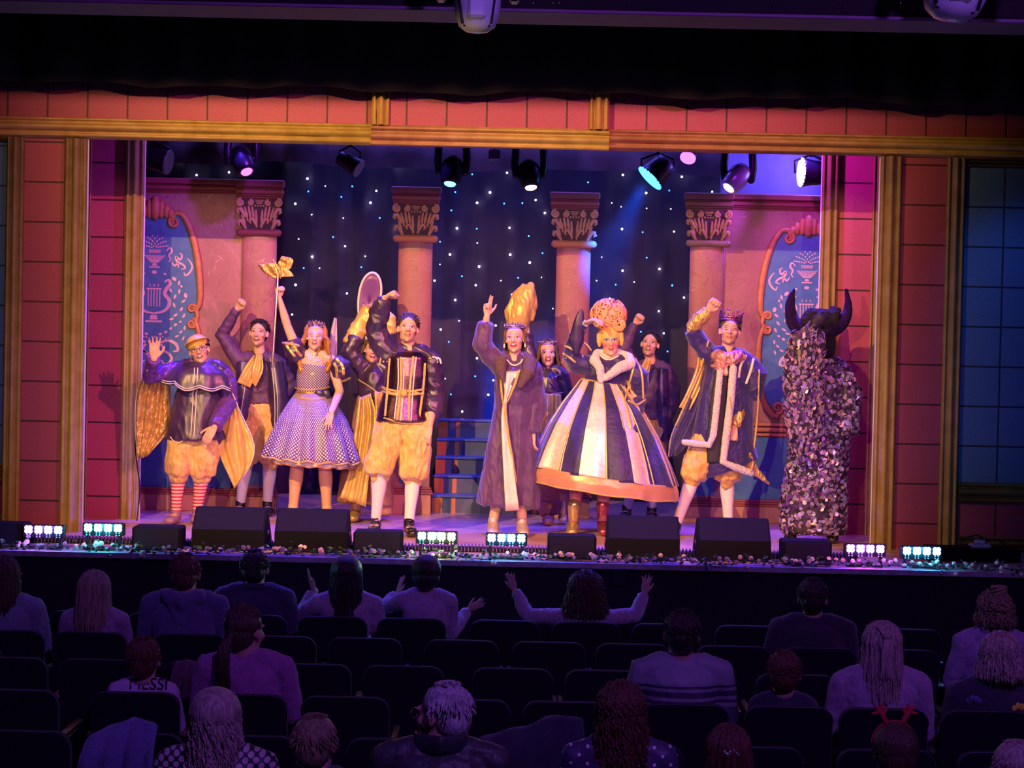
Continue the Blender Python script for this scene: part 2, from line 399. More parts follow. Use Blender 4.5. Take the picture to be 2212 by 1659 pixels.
stage = build('stage', g, M['black'], label='raised black-fronted theatre stage with a pinkish scuffed floor', cat='stage', kind='structure')
build('stage_floor', G().box((-5.4, YE+.02, STZ-.045), (5.4, 20.5, STZ)), M['stage'], stage)
g = G(); g.box((-5.4, YE-.01, STZ-.035), (5.4, YE+.02, STZ+.003)); build('stage_edge_trim', g, M['lip'], stage, label='pale worn edge strip')
g = G(); hx = at(1330, 1236, YE); g.box((hx.x-.03, YE-.0, hx.z-.10), (hx.x+.09, YE+.03, hx.z+.02), .004); build('access_hatch', g, M['metal'], stage)

# ================================================================== mouldings
PR = [(0, 0), (0, .010), (.06, .018), (.10, .045), (.17, .058), (.24, .045), (.27, .018), (.34, .018), (.38, .034), (.46, .060), (.55, .070), (.64, .060), (.72, .034), (.76, .016), (.82, .016), (.86, .038), (.91, .044), (.96, .034), (1, .012), (1, 0)]
def mould(g, a, b, wdir, w, scale=1, flip=False, out=(0, -1, 0)):
    """straight moulding from a to b, profile spread over width w along wdir, standing out towards the hall"""
    a, b, wd, od = (np.array(tuple(q), float) for q in (a, b, wdir, out)); V = []
    for e in (a, b):
        for u, h in PR:
            uu = 1-u if flip else u; V.append(e+wd*w*uu+od*h*scale)
    n = len(PR); F = [(i, (i+1) % n, (i+1) % n+n, i+n) for i in range(n)]+[tuple(range(n)), tuple(range(n, 2*n))[::-1]]
    g.add(V, F); return g
def vmould(g, x0, x1, z0, z1, y, **k): return mould(g, (x0, y, z0), (x0, y, z1), (1, 0, 0), x1-x0, **k)
def hmould(g, x0, x1, z0, z1, y, **k): return mould(g, (x0, y, z0), (x1, y, z0), (0, 0, 1), z1-z0, **k)
# ------------------------------------------------------------------ header
zb = gz(1060, 319, Yo); zt0 = gz(1060, 276, Yo); ztop = gz(1060, 130, Yo)
zg0, zg1 = gz(700, 312, Yo), gz(700, 266, Yo)
hd = build('proscenium_header', G().box((-5.35, Yo, zb), (5.35, Yo+.03, ztop)), M['tile'], label='long painted header flat of red blocks and gold moulding over the stage opening', cat='header')
x0, x1, x2, x3 = gx(803, 290, Yo), gx(843, 260, Yo), gx(1272, 270, Yo), gx(1315, 290, Yo)
[build('gold_moulding', hmould(G(), a_, b_, zg0, zg1, Yo), M['gold'], hd, smooth=True) for a_, b_ in ((-5.35, x0), (x3, 5.35))]
g = G(); hmould(g, x0, x3, zb-.01, zt0, Yo-.045, flip=True); vmould(g, x0, x1, zt0-.004, ztop, Yo-.045); vmould(g, x2, x3, zt0-.004, ztop, Yo-.045, flip=True)
build('centre_frame', g, M['gold'], hd, smooth=True, label='raised gold frame round the middle blocks')
g = G(); g.box((x1, Yo-.05, zt0), (x2, Yo+.0, ztop)); build('centre_panel', g, M['tile'], hd)
# ------------------------------------------------------------------ outer posts
zs = STZ
def outer(side):
    if side < 0:
        xg0, xg1, xt1, xi = gx(10, 700, Yo), gx(48, 700, Yo), gx(134, 700, Yo), gx(184, 700, Yo); tm = M['tilel']; lab = 'left'
    else:
        xi, xt1, xg1, xg0 = gx(1893, 700, Yo), gx(1941, 700, Yo), gx(2037, 700, Yo), gx(2077, 700, Yo); tm = M['tiler']; lab = 'right'
    xa, xb = sorted((xg0, xi))
    o = build('proscenium_post', G().box((xa, Yo, zs), (xb, Yo+.03, zb-.003)), tm, label=f'outer {lab} painted post of red blocks between two gold mouldings', cat='stage post', group='painted posts beside the stage opening')
    g = G(); a, b = sorted((xg0, xg1)); vmould(g, a, b, zs, zb-.003, Yo, flip=side > 0); build('gold_moulding', g, M['gold'], o, smooth=True)
    g = G(); a, b = sorted((xt1, xi)); vmould(g, a, b, zs, zb-.003, Yo, flip=side > 0); build('gold_moulding', g, M['gold'], o, smooth=True)
    e = G(); e.box((xi-.004, Yo+.0, zs), (xi+.004, Yo+.032, zb)); build('cut_edge', e, M['white_edge'], o)
    # far wing panel: blue blocks above, red blocks below
    xo = side*5.35; a, b = sorted((xo, xg0))
    zl1, zl0 = gz(2140, 1043, Yo) if side > 0 else gz(5, 1000, Yo), gz(2140, 1088, Yo) if side > 0 else gz(5, 1045, Yo)
    zu = gz(2140, 358, Yo) if side > 0 else gz(0, 303, Yo)
    p = build('wing_flat', G().box((a, Yo, zs), (b, Yo+.03, zb-.003)), M['bluetile'], label=f'{lab} wing flat painted with blue blocks above a row of red blocks', cat='stage flat')
    g = G(); hmould(g, a, b, zu-.01, zb-.003, Yo, scale=.7); build('gold_rail', g, M['gold'], p, smooth=True); build('gold_rail', hmould(G(), a, b, zl0, zl1, Yo), M['gold'], p, smooth=True); build('gold_rail', hmould(G(), a, b, zs, zs+.12, Yo, scale=.8), M['gold'], p, smooth=True)
    build('base_panel', G().box((a, Yo-.006, zs+.1), (b, Yo+.01, zl0)), M['tile'], p)
outer(-1); outer(1)
# ------------------------------------------------------------------ inner returns (a metre upstage)
def inner(side):
    if side < 0: xs = [gx(180, 700, Yi), gx(193, 700, Yi), gx(266, 700, Yi), gx(307, 700, Yi)]; lab = 'left'; tm = M['tileil']
    else: xs = [gx(1768, 700, Yi), gx(1805, 700, Yi), gx(1878, 700, Yi), gx(1903, 700, Yi)]; lab = 'right'; tm = M['tileir']
    o = build('inner_post', G().box((xs[0]-.25*(side < 0), Yi, zs), (xs[3]+.25*(side > 0), Yi+.03, 4.62)), tm, label=f'inner {lab} painted post of narrow red blocks edged with gold', cat='stage post', group='inner painted posts')
    for a, b in ((xs[0], xs[1]), (xs[2], xs[3])):
        g = G(); vmould(g, a, b, zs, 4.6, Yi, scale=.8, flip=side > 0); build('gold_moulding', g, M['gold'], o, smooth=True)
    xe = xs[3] if side < 0 else xs[0]; build('cut_edge', G().box((xe-.004, Yi, zs), (xe+.004, Yi+.032, 4.6)), M['white_edge'], o)
inner(-1); inner(1)

# ================================================================== upstage flats
def spiral(c, r0, turns, start, cw=1, n=40, e=.15):
    out = []
    for i in range(n+1):
        t = i/n; a = start+cw*turns*2*math.pi*t; r = r0*(1-t*(1-e)); out.append((c[0]+r*math.cos(a), c[1]+r*math.sin(a)))
    return out
def ptube(g, pts2, rad, y, seg=8):
    rads = rad if hasattr(rad, '__len__') else [rad]*len(pts2)
    g.sweep([(x, y, z) for x, z in pts2], [(r*.8, r) for r in rads], seg=seg, up=(0, 1, 0)); return g
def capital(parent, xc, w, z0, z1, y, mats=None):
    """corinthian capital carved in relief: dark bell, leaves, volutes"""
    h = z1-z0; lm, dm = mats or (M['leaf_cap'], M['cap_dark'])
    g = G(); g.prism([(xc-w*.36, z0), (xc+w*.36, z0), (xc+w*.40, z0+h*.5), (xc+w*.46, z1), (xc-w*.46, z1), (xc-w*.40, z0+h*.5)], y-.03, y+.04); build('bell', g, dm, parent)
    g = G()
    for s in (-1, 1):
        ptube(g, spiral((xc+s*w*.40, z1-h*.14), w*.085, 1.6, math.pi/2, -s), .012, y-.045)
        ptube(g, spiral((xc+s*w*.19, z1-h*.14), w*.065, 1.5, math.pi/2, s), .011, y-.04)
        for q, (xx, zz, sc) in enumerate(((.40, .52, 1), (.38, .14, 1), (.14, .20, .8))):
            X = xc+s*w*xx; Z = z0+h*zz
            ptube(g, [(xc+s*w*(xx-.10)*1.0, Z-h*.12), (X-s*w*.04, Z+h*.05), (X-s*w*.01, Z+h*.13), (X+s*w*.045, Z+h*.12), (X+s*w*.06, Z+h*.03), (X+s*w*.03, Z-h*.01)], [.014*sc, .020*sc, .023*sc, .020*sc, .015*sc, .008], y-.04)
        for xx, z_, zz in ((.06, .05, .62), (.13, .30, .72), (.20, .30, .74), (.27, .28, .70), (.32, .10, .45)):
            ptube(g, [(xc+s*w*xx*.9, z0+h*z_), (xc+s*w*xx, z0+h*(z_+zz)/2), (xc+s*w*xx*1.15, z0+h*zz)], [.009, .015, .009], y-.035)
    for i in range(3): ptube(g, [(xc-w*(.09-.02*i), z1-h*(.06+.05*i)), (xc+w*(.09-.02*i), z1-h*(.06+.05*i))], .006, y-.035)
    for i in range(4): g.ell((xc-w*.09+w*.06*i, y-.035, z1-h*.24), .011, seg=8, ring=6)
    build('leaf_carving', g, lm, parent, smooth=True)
def entab(g, x0, x1, z0, z1, y, proj=.06):
    """stacked cornice bands"""
    h = z1-z0
    for a, b, p in ((0, .12, .3), (.12, .24, .5), (.24, .50, .75), (.50, .62, .55), (.62, 1, 1)):
        g.box((x0-proj*p*.4, y-proj*p, z0+h*a), (x1+proj*p*.4, y+.03, z0+h*b), .008)
def pilaster(parent, xc, wsh, wcap, zabt, zab, zcap, zring, z0, y, em=None, rm=None, cm=None, full=False):
    g = G(); entab(g, xc-wcap/2+.03, xc+wcap/2-.03, zab, zabt, y); build('abacus', g, em or M['rosem'], parent)
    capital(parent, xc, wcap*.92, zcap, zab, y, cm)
    g = G(); g.sweep([(xc-wsh*.56, y-.03, (zcap+zring)/2), (xc+wsh*.56, y-.03, (zcap+zring)/2)], (zcap-zring)/2*1.05, seg=12); build('collar', g, rm or M['ringm'], parent, smooth=True)
    g = G()
    n = 14; P = [[(xc-wsh/2*math.cos(math.pi*j/n), y+.02-.055*math.sin(math.pi*j/n), z) for j in range(n+1)] for z in (z0, zring)]
    g.grid(np.array(P)); g.box((xc-wsh/2, y+.01, z0), (xc+wsh/2, y+.05, zring)); build('shaft', g, M['marble'], parent, smooth=True)
def pedestal(parent, xc, w, z0, z1, y, inset=True):
    g = G(); g.box((xc-w/2, y-.10, z0), (xc+w/2, y+.04, z0+(z1-z0)*.24), .004); build('plinth', g, M['dado'], parent)
    g = G(); zz = z0+(z1-z0)*.24
    for i in range(3): g.sweep([(xc-w/2-.01+.008*i, y-.09+.012*i, zz+.014+.022*i), (xc+w/2+.01-.008*i, y-.09+.012*i, zz+.014+.022*i)], .013, seg=8)
    build('plinth_moulding', g, M['rosem'], parent, smooth=True)
    g = G(); g.box((xc-w*.46, y-.06, zz), (xc+w*.46, y+.03, z1), .004); build('pedestal_die', g, M['marble'], parent)
    if inset: build('blue_inset', G().box((xc-w*.26, y-.068, zz+.1), (xc+w*.26, y-.05, z1-.05), .004), M['blue'], parent)
def leaf2(g, x, z, a, l, w, y):
    pts = [(x+math.cos(a)*l*t-math.sin(a)*w*math.sin(math.pi*t)*s, z+math.sin(a)*l*t+math.cos(a)*w*math.sin(math.pi*t)*s) for s, ts in ((1, (0, .2, .4, .6, .8, 1)), (-1, (.8, .6, .4, .2))) for t in ts]
    g.prism(pts, y, y+.004)
def dot2(g, x, z, rx, rz, a, y, n=14):
    g.prism([(x+rx*math.cos(t)*math.cos(a)-rz*math.sin(t)*math.sin(a), z+rx*math.cos(t)*math.sin(a)+rz*math.sin(t)*math.cos(a)) for t in (2*math.pi*k/n for k in range(n))], y, y+.004)
def rib2(g, pts, ws, y):
    """flat painted stroke of varying width"""
    P = [np.array(p) for p in pts]; L_, R_ = [], []
    for i, p in enumerate(P):
        d = P[min(i+1, len(P)-1)]-P[max(i-1, 0)]; d = d/(np.linalg.norm(d)+1e-9); nrm = np.array((-d[1], d[0])); w = ws[i] if hasattr(ws, '__len__') else ws
        L_.append(p+nrm*w); R_.append(p-nrm*w)
    n = len(P); V = [(q[0], y, q[1]) for q in L_+R_]; g.add(V, [(i, i+1, n+i+1, n+i) for i in range(n-1)])
def stencil(g, xc, z0, s, y):
    """urn over a lyre with garlands; s = metres per unit, local units about 1 wide each side, z from 0 (urn flowers) downwards"""
    def P(x, z): return (xc+x*s, z0+z*s)
    def S(pts, w):
        for sx in (-1, 1):
            q = spl([(*P(sx*x, z), 0) for x, z in pts], 5); rib2(g, [(a[0], a[1]) for a in q], [w*s*(.45+.55*math.sin(math.pi*k/(len(q)-1))) for k in range(len(q))], y)
    for k in range(5):
        for i in range(4+k):
            a = math.pi*(i+.5)/(4+k); dot2(g, *P(math.cos(a)*(.10+.07*k), -.42+math.sin(a)*(.06+.075*k)), .020*s, .030*s, a-math.pi/2, y)
    for i in range(9): g.prism([P(-.16+i*.04-.012, -.46), P(-.16+i*.04+.012, -.46), P(-.15+i*.037+.010, -.56), P(-.15+i*.037-.010, -.56)], y, y+.004)
    for i in range(11):
        u = (i-5)/5; g.prism([P(u*.30-.016, -.62), P(u*.30+.016, -.62), P(u*.10+.010, -.84), P(u*.10-.010, -.84)], y, y+.004)
    g.prism([P(-.05, -.86), P(.05, -.86), P(.07, -.93), P(-.07, -.93)], y, y+.004); g.prism([P(-.15, -.95), P(.15, -.95), P(.15, -.99), P(-.15, -.99)], y, y+.004)
    S([(.34, -.50), (.44, -.40), (.50, -.50), (.42, -.62), (.46, -.74), (.40, -.82)], .030)
    S([(.72, -.55), (.80, -.62), (.74, -.74), (.62, -.66), (.66, -.80), (.82, -.88), (.90, -.98), (.78, -1.02)], .034)
    S([(.95, -.70), (1.04, -.80), (1.10, -.95), (1.02, -1.12), (.90, -1.20), (.86, -1.10)], .030)
    S([(.50, -.82), (.58, -.92), (.68, -.86), (.70, -.98)], .028)
    for i in range(9):                                   # bead garland
        a = math.pi*(.5+(i-4)*.105)
        X, Z = math.cos(a)*.95, -2.0+math.sin(a)*.88
        if i % 2 == 0: dot2(g, *P(X, Z), .075*s, .05*s, a-math.pi/2, y)
        else: dot2(g, *P(X, Z), .055*s, .040*s, a-math.pi/2, y, 4)
    for i in range(5): g.prism([P(-.17+i*.085-.014, -1.62), P(-.17+i*.085+.014, -1.62), P(-.17+i*.085+.014, -2.12), P(-.17+i*.085-.014, -2.12)], y, y+.004)
    g.prism([P(-.22, -1.58), P(.22, -1.58), P(.22, -1.62), P(-.22, -1.62)], y, y+.004)
    for i in range(3): dot2(g, *P(-.12+i*.12, -1.50), .016*s, .040*s, 0, y)
    S([(.30, -1.40), (.42, -1.34), (.46, -1.46), (.36, -1.60), (.32, -1.76), (.44, -1.92), (.42, -2.12), (.26, -2.26), (0, -2.32)], .055)
    g.prism([P(-.09, -2.36), P(.09, -2.36), P(.12, -2.50), P(-.12, -2.50)], y, y+.004); g.prism([P(-.24, -2.52), P(.24, -2.52), P(.24, -2.58), P(-.24, -2.58)], y, y+.004)
    for sx in (-1, 1):
        for (x, z, a) in ((.58, -1.9, 1.2), (.52, -1.7, 2.2), (.72, -1.75, 1.4), (.80, -2.0, .7), (.62, -2.15, 1.9), (.76, -2.25, 1.0), (.56, -2.4, .5), (.70, -1.5, 1.3), (.44, -2.5, .3), (.84, -2.45, 1.1)):
            leaf2(g, *P(sx*x, z), a if sx > 0 else math.pi-a, .17*s, .035*s, y)
        for (x, z, a) in ((.50, -2.75, .6), (.64, -2.64, .6), (.78, -2.55, .7), (.36, -2.86, .4), (.20, -2.92, .2)):
            dot2(g, *P(sx*x, z), .055*s, .038*s, a*sx, y, 4 if int(x*50) % 2 else 14)
    for i in range(12): dot2(g, *P(-.44+.08*i, -3.02-.03*math.sin(i*2)), .024*s, .024*s, 0, y)
    S([(.15, -3.2), (.42, -3.1), (.66, -3.2), (.72, -3.38), (.58, -3.42)], .045); S([(.1, -3.5), (.35, -3.42), (.55, -3.62), (.38, -3.8), (.24, -3.68)], .04)
    S([(.1, -3.1), (.3, -3.35), (.08, -3.6)], .035)
    for sx in (-1, 1):
        for (x, z, a) in ((.75, -2.9, .8), (.85, -3.1, 1.2), (.62, -3.0, .4), (.9, -2.8, 1.5)): leaf2(g, *P(sx*x, z), a if sx > 0 else math.pi-a, .15*s, .03*s, y)

def side_flat(side):
    Y = Yf; k = Y/4000.
    lab = 'left' if side < 0 else 'right'
    if side < 0:
        A = lambda px, py: (gx(px, py, Y), gz(px, py, Y))
        xin = A(590, 700)[0]; zc1, zc0 = A(420, 386)[1], A(420, 418)[1]; xp = A(562, 460)[0]
        zab1, zab, zcp, zrg = A(560, 390)[1], A(560, 430)[1], A(560, 496)[1], A(560, 511)[1]
        zd1, zd0 = A(420, 936)[1], A(420, 912)[1]; zm = A(420, 1058)[1]; xfr = A(432, 560)[0]; xcen = A(334, 600)[0]; zfr1, zfr0 = A(350, 440)[1], A(380, 905)[1]
    else:
        A = lambda px, py: (gx(px, py, Y), gz(px, py, Y))
        xin = A(1488, 700)[0]; zc1, zc0 = A(1690, 421)[1], A(1690, 455)[1]; xp = A(1530, 460)[0]
        zab1, zab, zcp, zrg = A(1530, 418)[1], A(1530, 456)[1], A(1530, 520)[1], A(1530, 534)[1]
        zd1, zd0 = A(1690, 916)[1], A(1690, 945)[1]; zm = A(1690, 1085)[1]; xfr = A(1645, 620)[0]; xcen = A(1742, 620)[0]; zfr1, zfr0 = A(1742, 480)[1], A(1700, 900)[1]
    if side < 0: zd1, zd0 = A(420, 905)[1], A(420, 932)[1]
    xo = side*5.0; a, b = sorted((xin, xo))
    root = build('scenery_flat', G().box((a, Y, STZ), (b, Y+.03, zc1)), M['marble'], label=f'{lab} pink marbled scenery flat with blue cartouche panel and pilaster', cat='scenery flat', group='marbled palace flats')
    g = G(); xe = xp-side*.0; ca, cb = sorted((xo, xp+side*.2)); entab(g, ca, cb, zc0, zc1, Y-.0, .05); build('cornice', g, M['rosem'], root)
    pa, pb = sorted((xo, xin+side*.0)); 
    build('dado_panel', G().box((pa, Y-.012, STZ+.18), (pb, Y, zd0)), M['blue'], root)
    g = G(); 
    for i in range(3): g.sweep([(pa, Y-.012, zd0+.02+i*(zd1-zd0-.03)/2), (pb, Y-.012, zd0+.02+i*(zd1-zd0-.03)/2)], .016+.006*(i == 1), seg=8)
    build('dado_rail', g, M['terra'], root, smooth=True)
    build('skirting', G().box((pa, Y-.03, STZ), (pb, Y, zm-.04), .004), M['dado'], root)
    g = G()
    for i in range(3): g.sweep([(pa, Y-.026, zm-.035+.022*i), (pb, Y-.026, zm-.035+.022*i)], .013, seg=8)
    build('skirting_moulding', g, M['rosem'], root, smooth=True)
    # cartouche
    w = abs(xcen-xfr); hh = zfr1-zfr0; s = -side  # s points from centre of panel towards the pilaster
    out = []
    def Q(u, v): return (xcen+s*w*u, zfr0+hh*v)
    edge = [(.0, .965), (.30, .955), (.55, .94), (.78, .86), (.93, .74), (.985, .62), (.96, .52), (.90, .485), (.84, .47), (.90, .455), (.97, .42), (1.0, .32), (.97, .20), (.85, .10), (.70, .05), (.4, .03), (0, .03)]
    e = spl([(*Q(u, v), 0) for u, v in edge], 5)
    poly = [(p[0], p[1]) for p in e]+[(2*xcen-p[0], p[1]) for p in e[::-1][1:-1]]
    pn = build('blue_panel', G().prism(poly if s > 0 else poly[::-1], Y-.012, Y+.002), M['blue'], root)
    g = G(); stencil(g, xcen, zfr0+hh*.86, w*.80/1.05, Y-.017); build('stencil_pattern', g, M['stencil'], pn, label='pale pink urn and lyre stencil')
    g = G()
    for sx in (1, -1):
        def q(u, v): return (xcen+sx*s*w*u, zfr0+hh*v)
        up = [q(.42, .955), q(.60, .950), q(.80, .875), q(.95, .75), q(1.02, .62), q(1.01, .54), q(.93, .505)]
        p = [(a_[0], a_[1]) for a_ in spl([(*t, 0) for t in up], 6)]; ptube(g, p, [.020+.012*math.sin(math.pi*i/len(p)) for i in range(len(p))], Y-.02)
        ptube(g, spiral(q(.42, .915), w*.125, 1.6, math.pi/2, sx*s), [.020-.012*i/40 for i in range(41)], Y-.022)
        ptube(g, spiral(q(.85, .515), w*.10, 1.5, -.3 if sx*s > 0 else math.pi+.3, sx*s), [.017-.010*i/40 for i in range(41)], Y-.022)
        ptube(g, spiral(q(.85, .445), w*.10, 1.5, .3 if sx*s > 0 else math.pi-.3, -sx*s), [.017-.010*i/40 for i in range(41)], Y-.022)
        ptube(g, [q(.95, .515), q(.97, .48), q(.95, .45)], .018, Y-.02)
        lo = [q(.93, .465), q(1.01, .40), q(1.04, .30), q(1.01, .19), q(.90, .08), q(.72, .015), q(.58, .0)]
        p = [(a_[0], a_[1]) for a_ in spl([(*t, 0) for t in lo], 6)]; ptube(g, p, [.018+.012*math.sin(math.pi*i/len(p)) for i in range(len(p))], Y-.02)
        ptube(g, spiral(q(.58, .045), w*.13, 1.5, -math.pi/2, -sx*s), [.018-.010*i/40 for i in range(41)], Y-.022)
        ptube(g, [q(.0, .0), q(.45, .0)], .02, Y-.02)
        for i, (u, r_, z_) in enumerate(((.13, .30, .975), (.25, .22, .965), (.34, .16, .955))): g.ell((*[q(u, z_)[0]], Y-.02, q(u, z_)[1]), (w*.085, .03, hh*.045*(1-.25*i)), seg=12, ring=8)
    g.ell((q(0, .98)[0], Y-.025, q(0, .98)[1]), (w*.12, .04, hh*.058), seg=14, ring=8)
    build('scroll_frame', g, M['terra'], root, smooth=True)
    pil_e = M['rosem'] if side < 0 else mat('brown_gold_cornice_paint', (.20, .085, .03), .55)
    pilaster(root, xp, 74*k, 109*k, zab1, zab, zcp, zrg, STZ+.5, Y-.035, pil_e, M['rosem'] if side < 0 else M['gold'], None if side < 0 else (mat('gold_leaf_carving', (.46, .27, .07), .5), M['cap_dark']))
    pedestal(root, xp, 98*k, STZ, STZ+.62, Y-.03)
side_flat(-1); side_flat(1)
# two free-standing cut-out columns
for px, lab, t, r1 in ((897, 'column left of centre with carved capital, behind the man in gold breeches', 404, 0), (1239, 'column right of centre with carved capital, behind the raised white glove', 416, 12)):
    Y = Yc; k = Y/4000; dz = lambda p: gz(px, p, Y); xc = gx(px, 560, Y)
    root = empty('palace_column', (xc, Y, STZ), 'pink marbled '+lab, 'column', 'free-standing palace columns')
    pilaster(root, xc, 73*k, 111*k, dz(t), dz(t+38), dz(t+104), dz(t+120), STZ+.7, Y)
    pedestal(root, xc, 90*k, STZ, STZ+.76, Y)
# ------------------------------------------------------------------ plaid steps
def plaid():
    m = mat('plaid_step_paint', (.085, .11, .24), .55); nt = m.node_tree; L = nt.links.new; b = nt.nodes['Principled BSDF']
    g = N(nt, 'ShaderNodeNewGeometry'); s = N(nt, 'ShaderNodeSeparateXYZ'); L(g.outputs['Position'], s.inputs[0])
    cr = N(nt, 'ShaderNodeValToRGB'); cr.color_ramp.interpolation = 'CONSTANT'; xs = (gx(935, 1040, 17.4), gx(1203, 1040, 17.4))
    mr = N(nt, 'ShaderNodeMapRange'); mr.inputs[1].default_value = xs[0]; mr.inputs[2].default_value = xs[1]; L(s.outputs[0], mr.inputs[0]); L(mr.outputs[0], cr.inputs[0])
    E = cr.color_ramp.elements; w = xs[1]-xs[0]; E[0].position = 0; E[0].color = (.52, .13, .05, 1)
    stops = [(.095, (.04, .07, .20)), (.175, (.60, .22, .12)), (.215, (.09, .12, .25)), (.94, (.60, .22, .12)), (.98, (.04, .07, .20)), (1.06, (.52, .13, .05))]
    E[1].position = stops[0][0]/w; E[1].color = (*stops[0][1], 1)
    for p, c in stops[1:]: e = E.new(min(1, p/w)); e.color = (*c, 1)
    L(cr.outputs[0], b.inputs['Base Color']); return m
M['plaid'] = plaid(); M['tread'] = mat('blue_tread_paint', (.06, .12, .42), .45)
xs0, xs1 = gx(936, 1040, 17.4), gx(1200, 1040, 17.4)
st = empty('stage_steps', (0, 17.3, STZ), 'wide flight of blue and orange plaid painted steps at centre stage', 'steps')
g = G(); t_ = G(); nose = [1108, 1070, 1033, 997, 950]; hs = [.165, .33, .49, .65, .83]
for i in range(5):
    y0 = 17.30+.27*i; g.box((xs0, y0, STZ if i == 0 else STZ+hs[i-1]), (xs1, y0+.28 if i < 4 else y0+.42, STZ+hs[i]-.02)); t_.box((xs0-.005, y0-.02, STZ+hs[i]-.02), (xs1+.005, y0+.27, STZ+hs[i]), .004)
build('riser', g, M['plaid'], st); build('tread', t_, M['tread'], st, label='blue step treads')

# ================================================================== star cloth
def drape(x0, x1, z0, z1, y, amp, wl, seed=0, nx=240, nz=14, thick=.01, hem=None):
    r = np.random.RandomState(seed); X = np.linspace(x0, x1, nx); ph = np.cumsum(r.normal(1, .35, nx)); ph = ph/ph[-1]*(x1-x0)/wl*2*math.pi; P = np.zeros((nz, nx, 3))
    for i in range(nz):
        t = i/(nz-1); P[i, :, 0] = X; P[i, :, 1] = y+amp*np.sin(ph+.4*math.sin(t*2))*(.7+.3*t); zb_ = z0+(hem(X) if hem else 0); P[i, :, 2] = z1+(zb_-z1)*t
    return G().grid(P, thick)
M['starcloth'] = mat('midnight_blue_serge', (.05, .032, .10), .9, col2=(.04, .026, .085), nscale=2, stretch=(4, 1, .3))
sc = build('star_cloth', drape(-4.2, 4.2, STZ, 8.0, 19.0, .035, .30, 3), M['starcloth'], smooth=True, label='midnight blue drape across the back of the stage dotted with tiny lights', cat='backdrop curtain')
stars = []
def SZ(ox_, oy_, s, L, r, c): stars.extend((ox_+x/s, oy_+y/s, r, c) for x, y in L)
A_ = (600, 320, 4.367)
SZ(*A_, [(280, 287), (165, 525), (325, 1025), (168, 1290), (875, 515), (1160, 165)], 3, 'w'); SZ(*A_, [(135, 1570), (915, 37), (1110, 760), (635, 925), (652, 1370), (930, 403), (1300, 50)], 2.4, 'w')
SZ(*A_, [(148, 35), (825, 1020), (618, 660), (448, 357), (133, 125), (197, 857), (320, 627), (395, 1133)], 1.6, 'w'); SZ(*A_, [(873, 147), (703, 360), (600, 460), (288, 408), (962, 658), (522, 838), (788, 1122), (245, 1132)], 2, 'b')
A_ = (920, 320, 4.367)
SZ(*A_, [(605, 418), (483, 515), (293, 757), (795, 1005), (227, 1003), (502, 1117), (980, 1080)], 3, 'w'); SZ(*A_, [(788, 752), (1035, 490), (1122, 612), (765, 232), (82, 1250), (470, 1293), (277, 1433), (813, 1382)], 2.5, 'w')
SZ(*A_, [(500, 115), (708, 1250), (312, 1630), (132, 1097), (485, 895), (1197, 1513), (1090, 1220)], 1.4, 'w'); SZ(*A_, [(437, 247), (277, 415), (240, 587), (480, 760), (133, 883), (340, 1208), (45, 1557), (870, 1223), (970, 830), (1100, 990), (910, 518), (738, 523), (1197, 70)], 2, 'b')
A_ = (1260, 320, 4.364)
SZ(*A_, [(373, 252), (593, 423), (365, 762), (370, 1155), (718, 1138), (928, 270), (250, 1420)], 2.8, 'w'); SZ(*A_, [(948, 1410), (855, 787), (1215, 410)], 2.3, 'w'); SZ(*A_, [(268, 515), (357, 552), (597, 568), (825, 573), (173, 1028), (480, 1262), (712, 1540), (1065, 250), (125, 1250)], 1.4, 'w')
SZ(*A_, [(45, 322), (598, 1033), (838, 1297), (305, 1287), (1132, 88), (293, 185), (482, 188), (810, 400), (560, 793), (122, 825)], 1.9, 'b')
A_ = (900, 640, 3.455)
SZ(*A_, [(288, 28), (180, 248), (487, 380), (450, 463), (572, 627), (535, 735), (340, 860), (338, 1000), (590, 218)], 2.6, 'w'); SZ(*A_, [(213, 615), (317, 183)], 1.5, 'w'); SZ(*A_, [(240, 340), (437, 597), (255, 732), (230, 943), (480, 985)], 2, 'b')
A_ = (300, 290, 3.687)
SZ(*A_, [(450, 50), (305, 193), (460, 325), (718, 303), (1230, 88)], 2.6, 'w'); SZ(*A_, [(935, 228), (590, 203)], 2.2, 'b')
A_ = (980, 580, 2.765); SZ(*A_, [(1255, 387), (1375, 173), (1225, 255)], 2.2, 'w'); SZ(*A_, [(1305, 100), (1277, 495), (1118, 378)], 2, 'b')
M['sw'] = emat('white_star_light', (1, .97, .92), 14, False); M['sb'] = emat('blue_star_light', (.02, .22, 1), 12, False)
stars.sort(key=lambda s: -s[2]); rest = G()
for i, (px, py, r, c) in enumerate(stars):
    p = at(px, py, 18.93)
    if p.z < STZ+.05: continue
    if i < 99: build('star_light', G().ell(p, r*.0038, seg=8, ring=6), M['sw' if c == 'w' else 'sb'], sc, smooth=True)
    else: rest.ell(p, r*.0038, seg=8, ring=6)
if rest.v: build('small_star_light', rest, M['sw'], sc, smooth=True, kind='stuff')

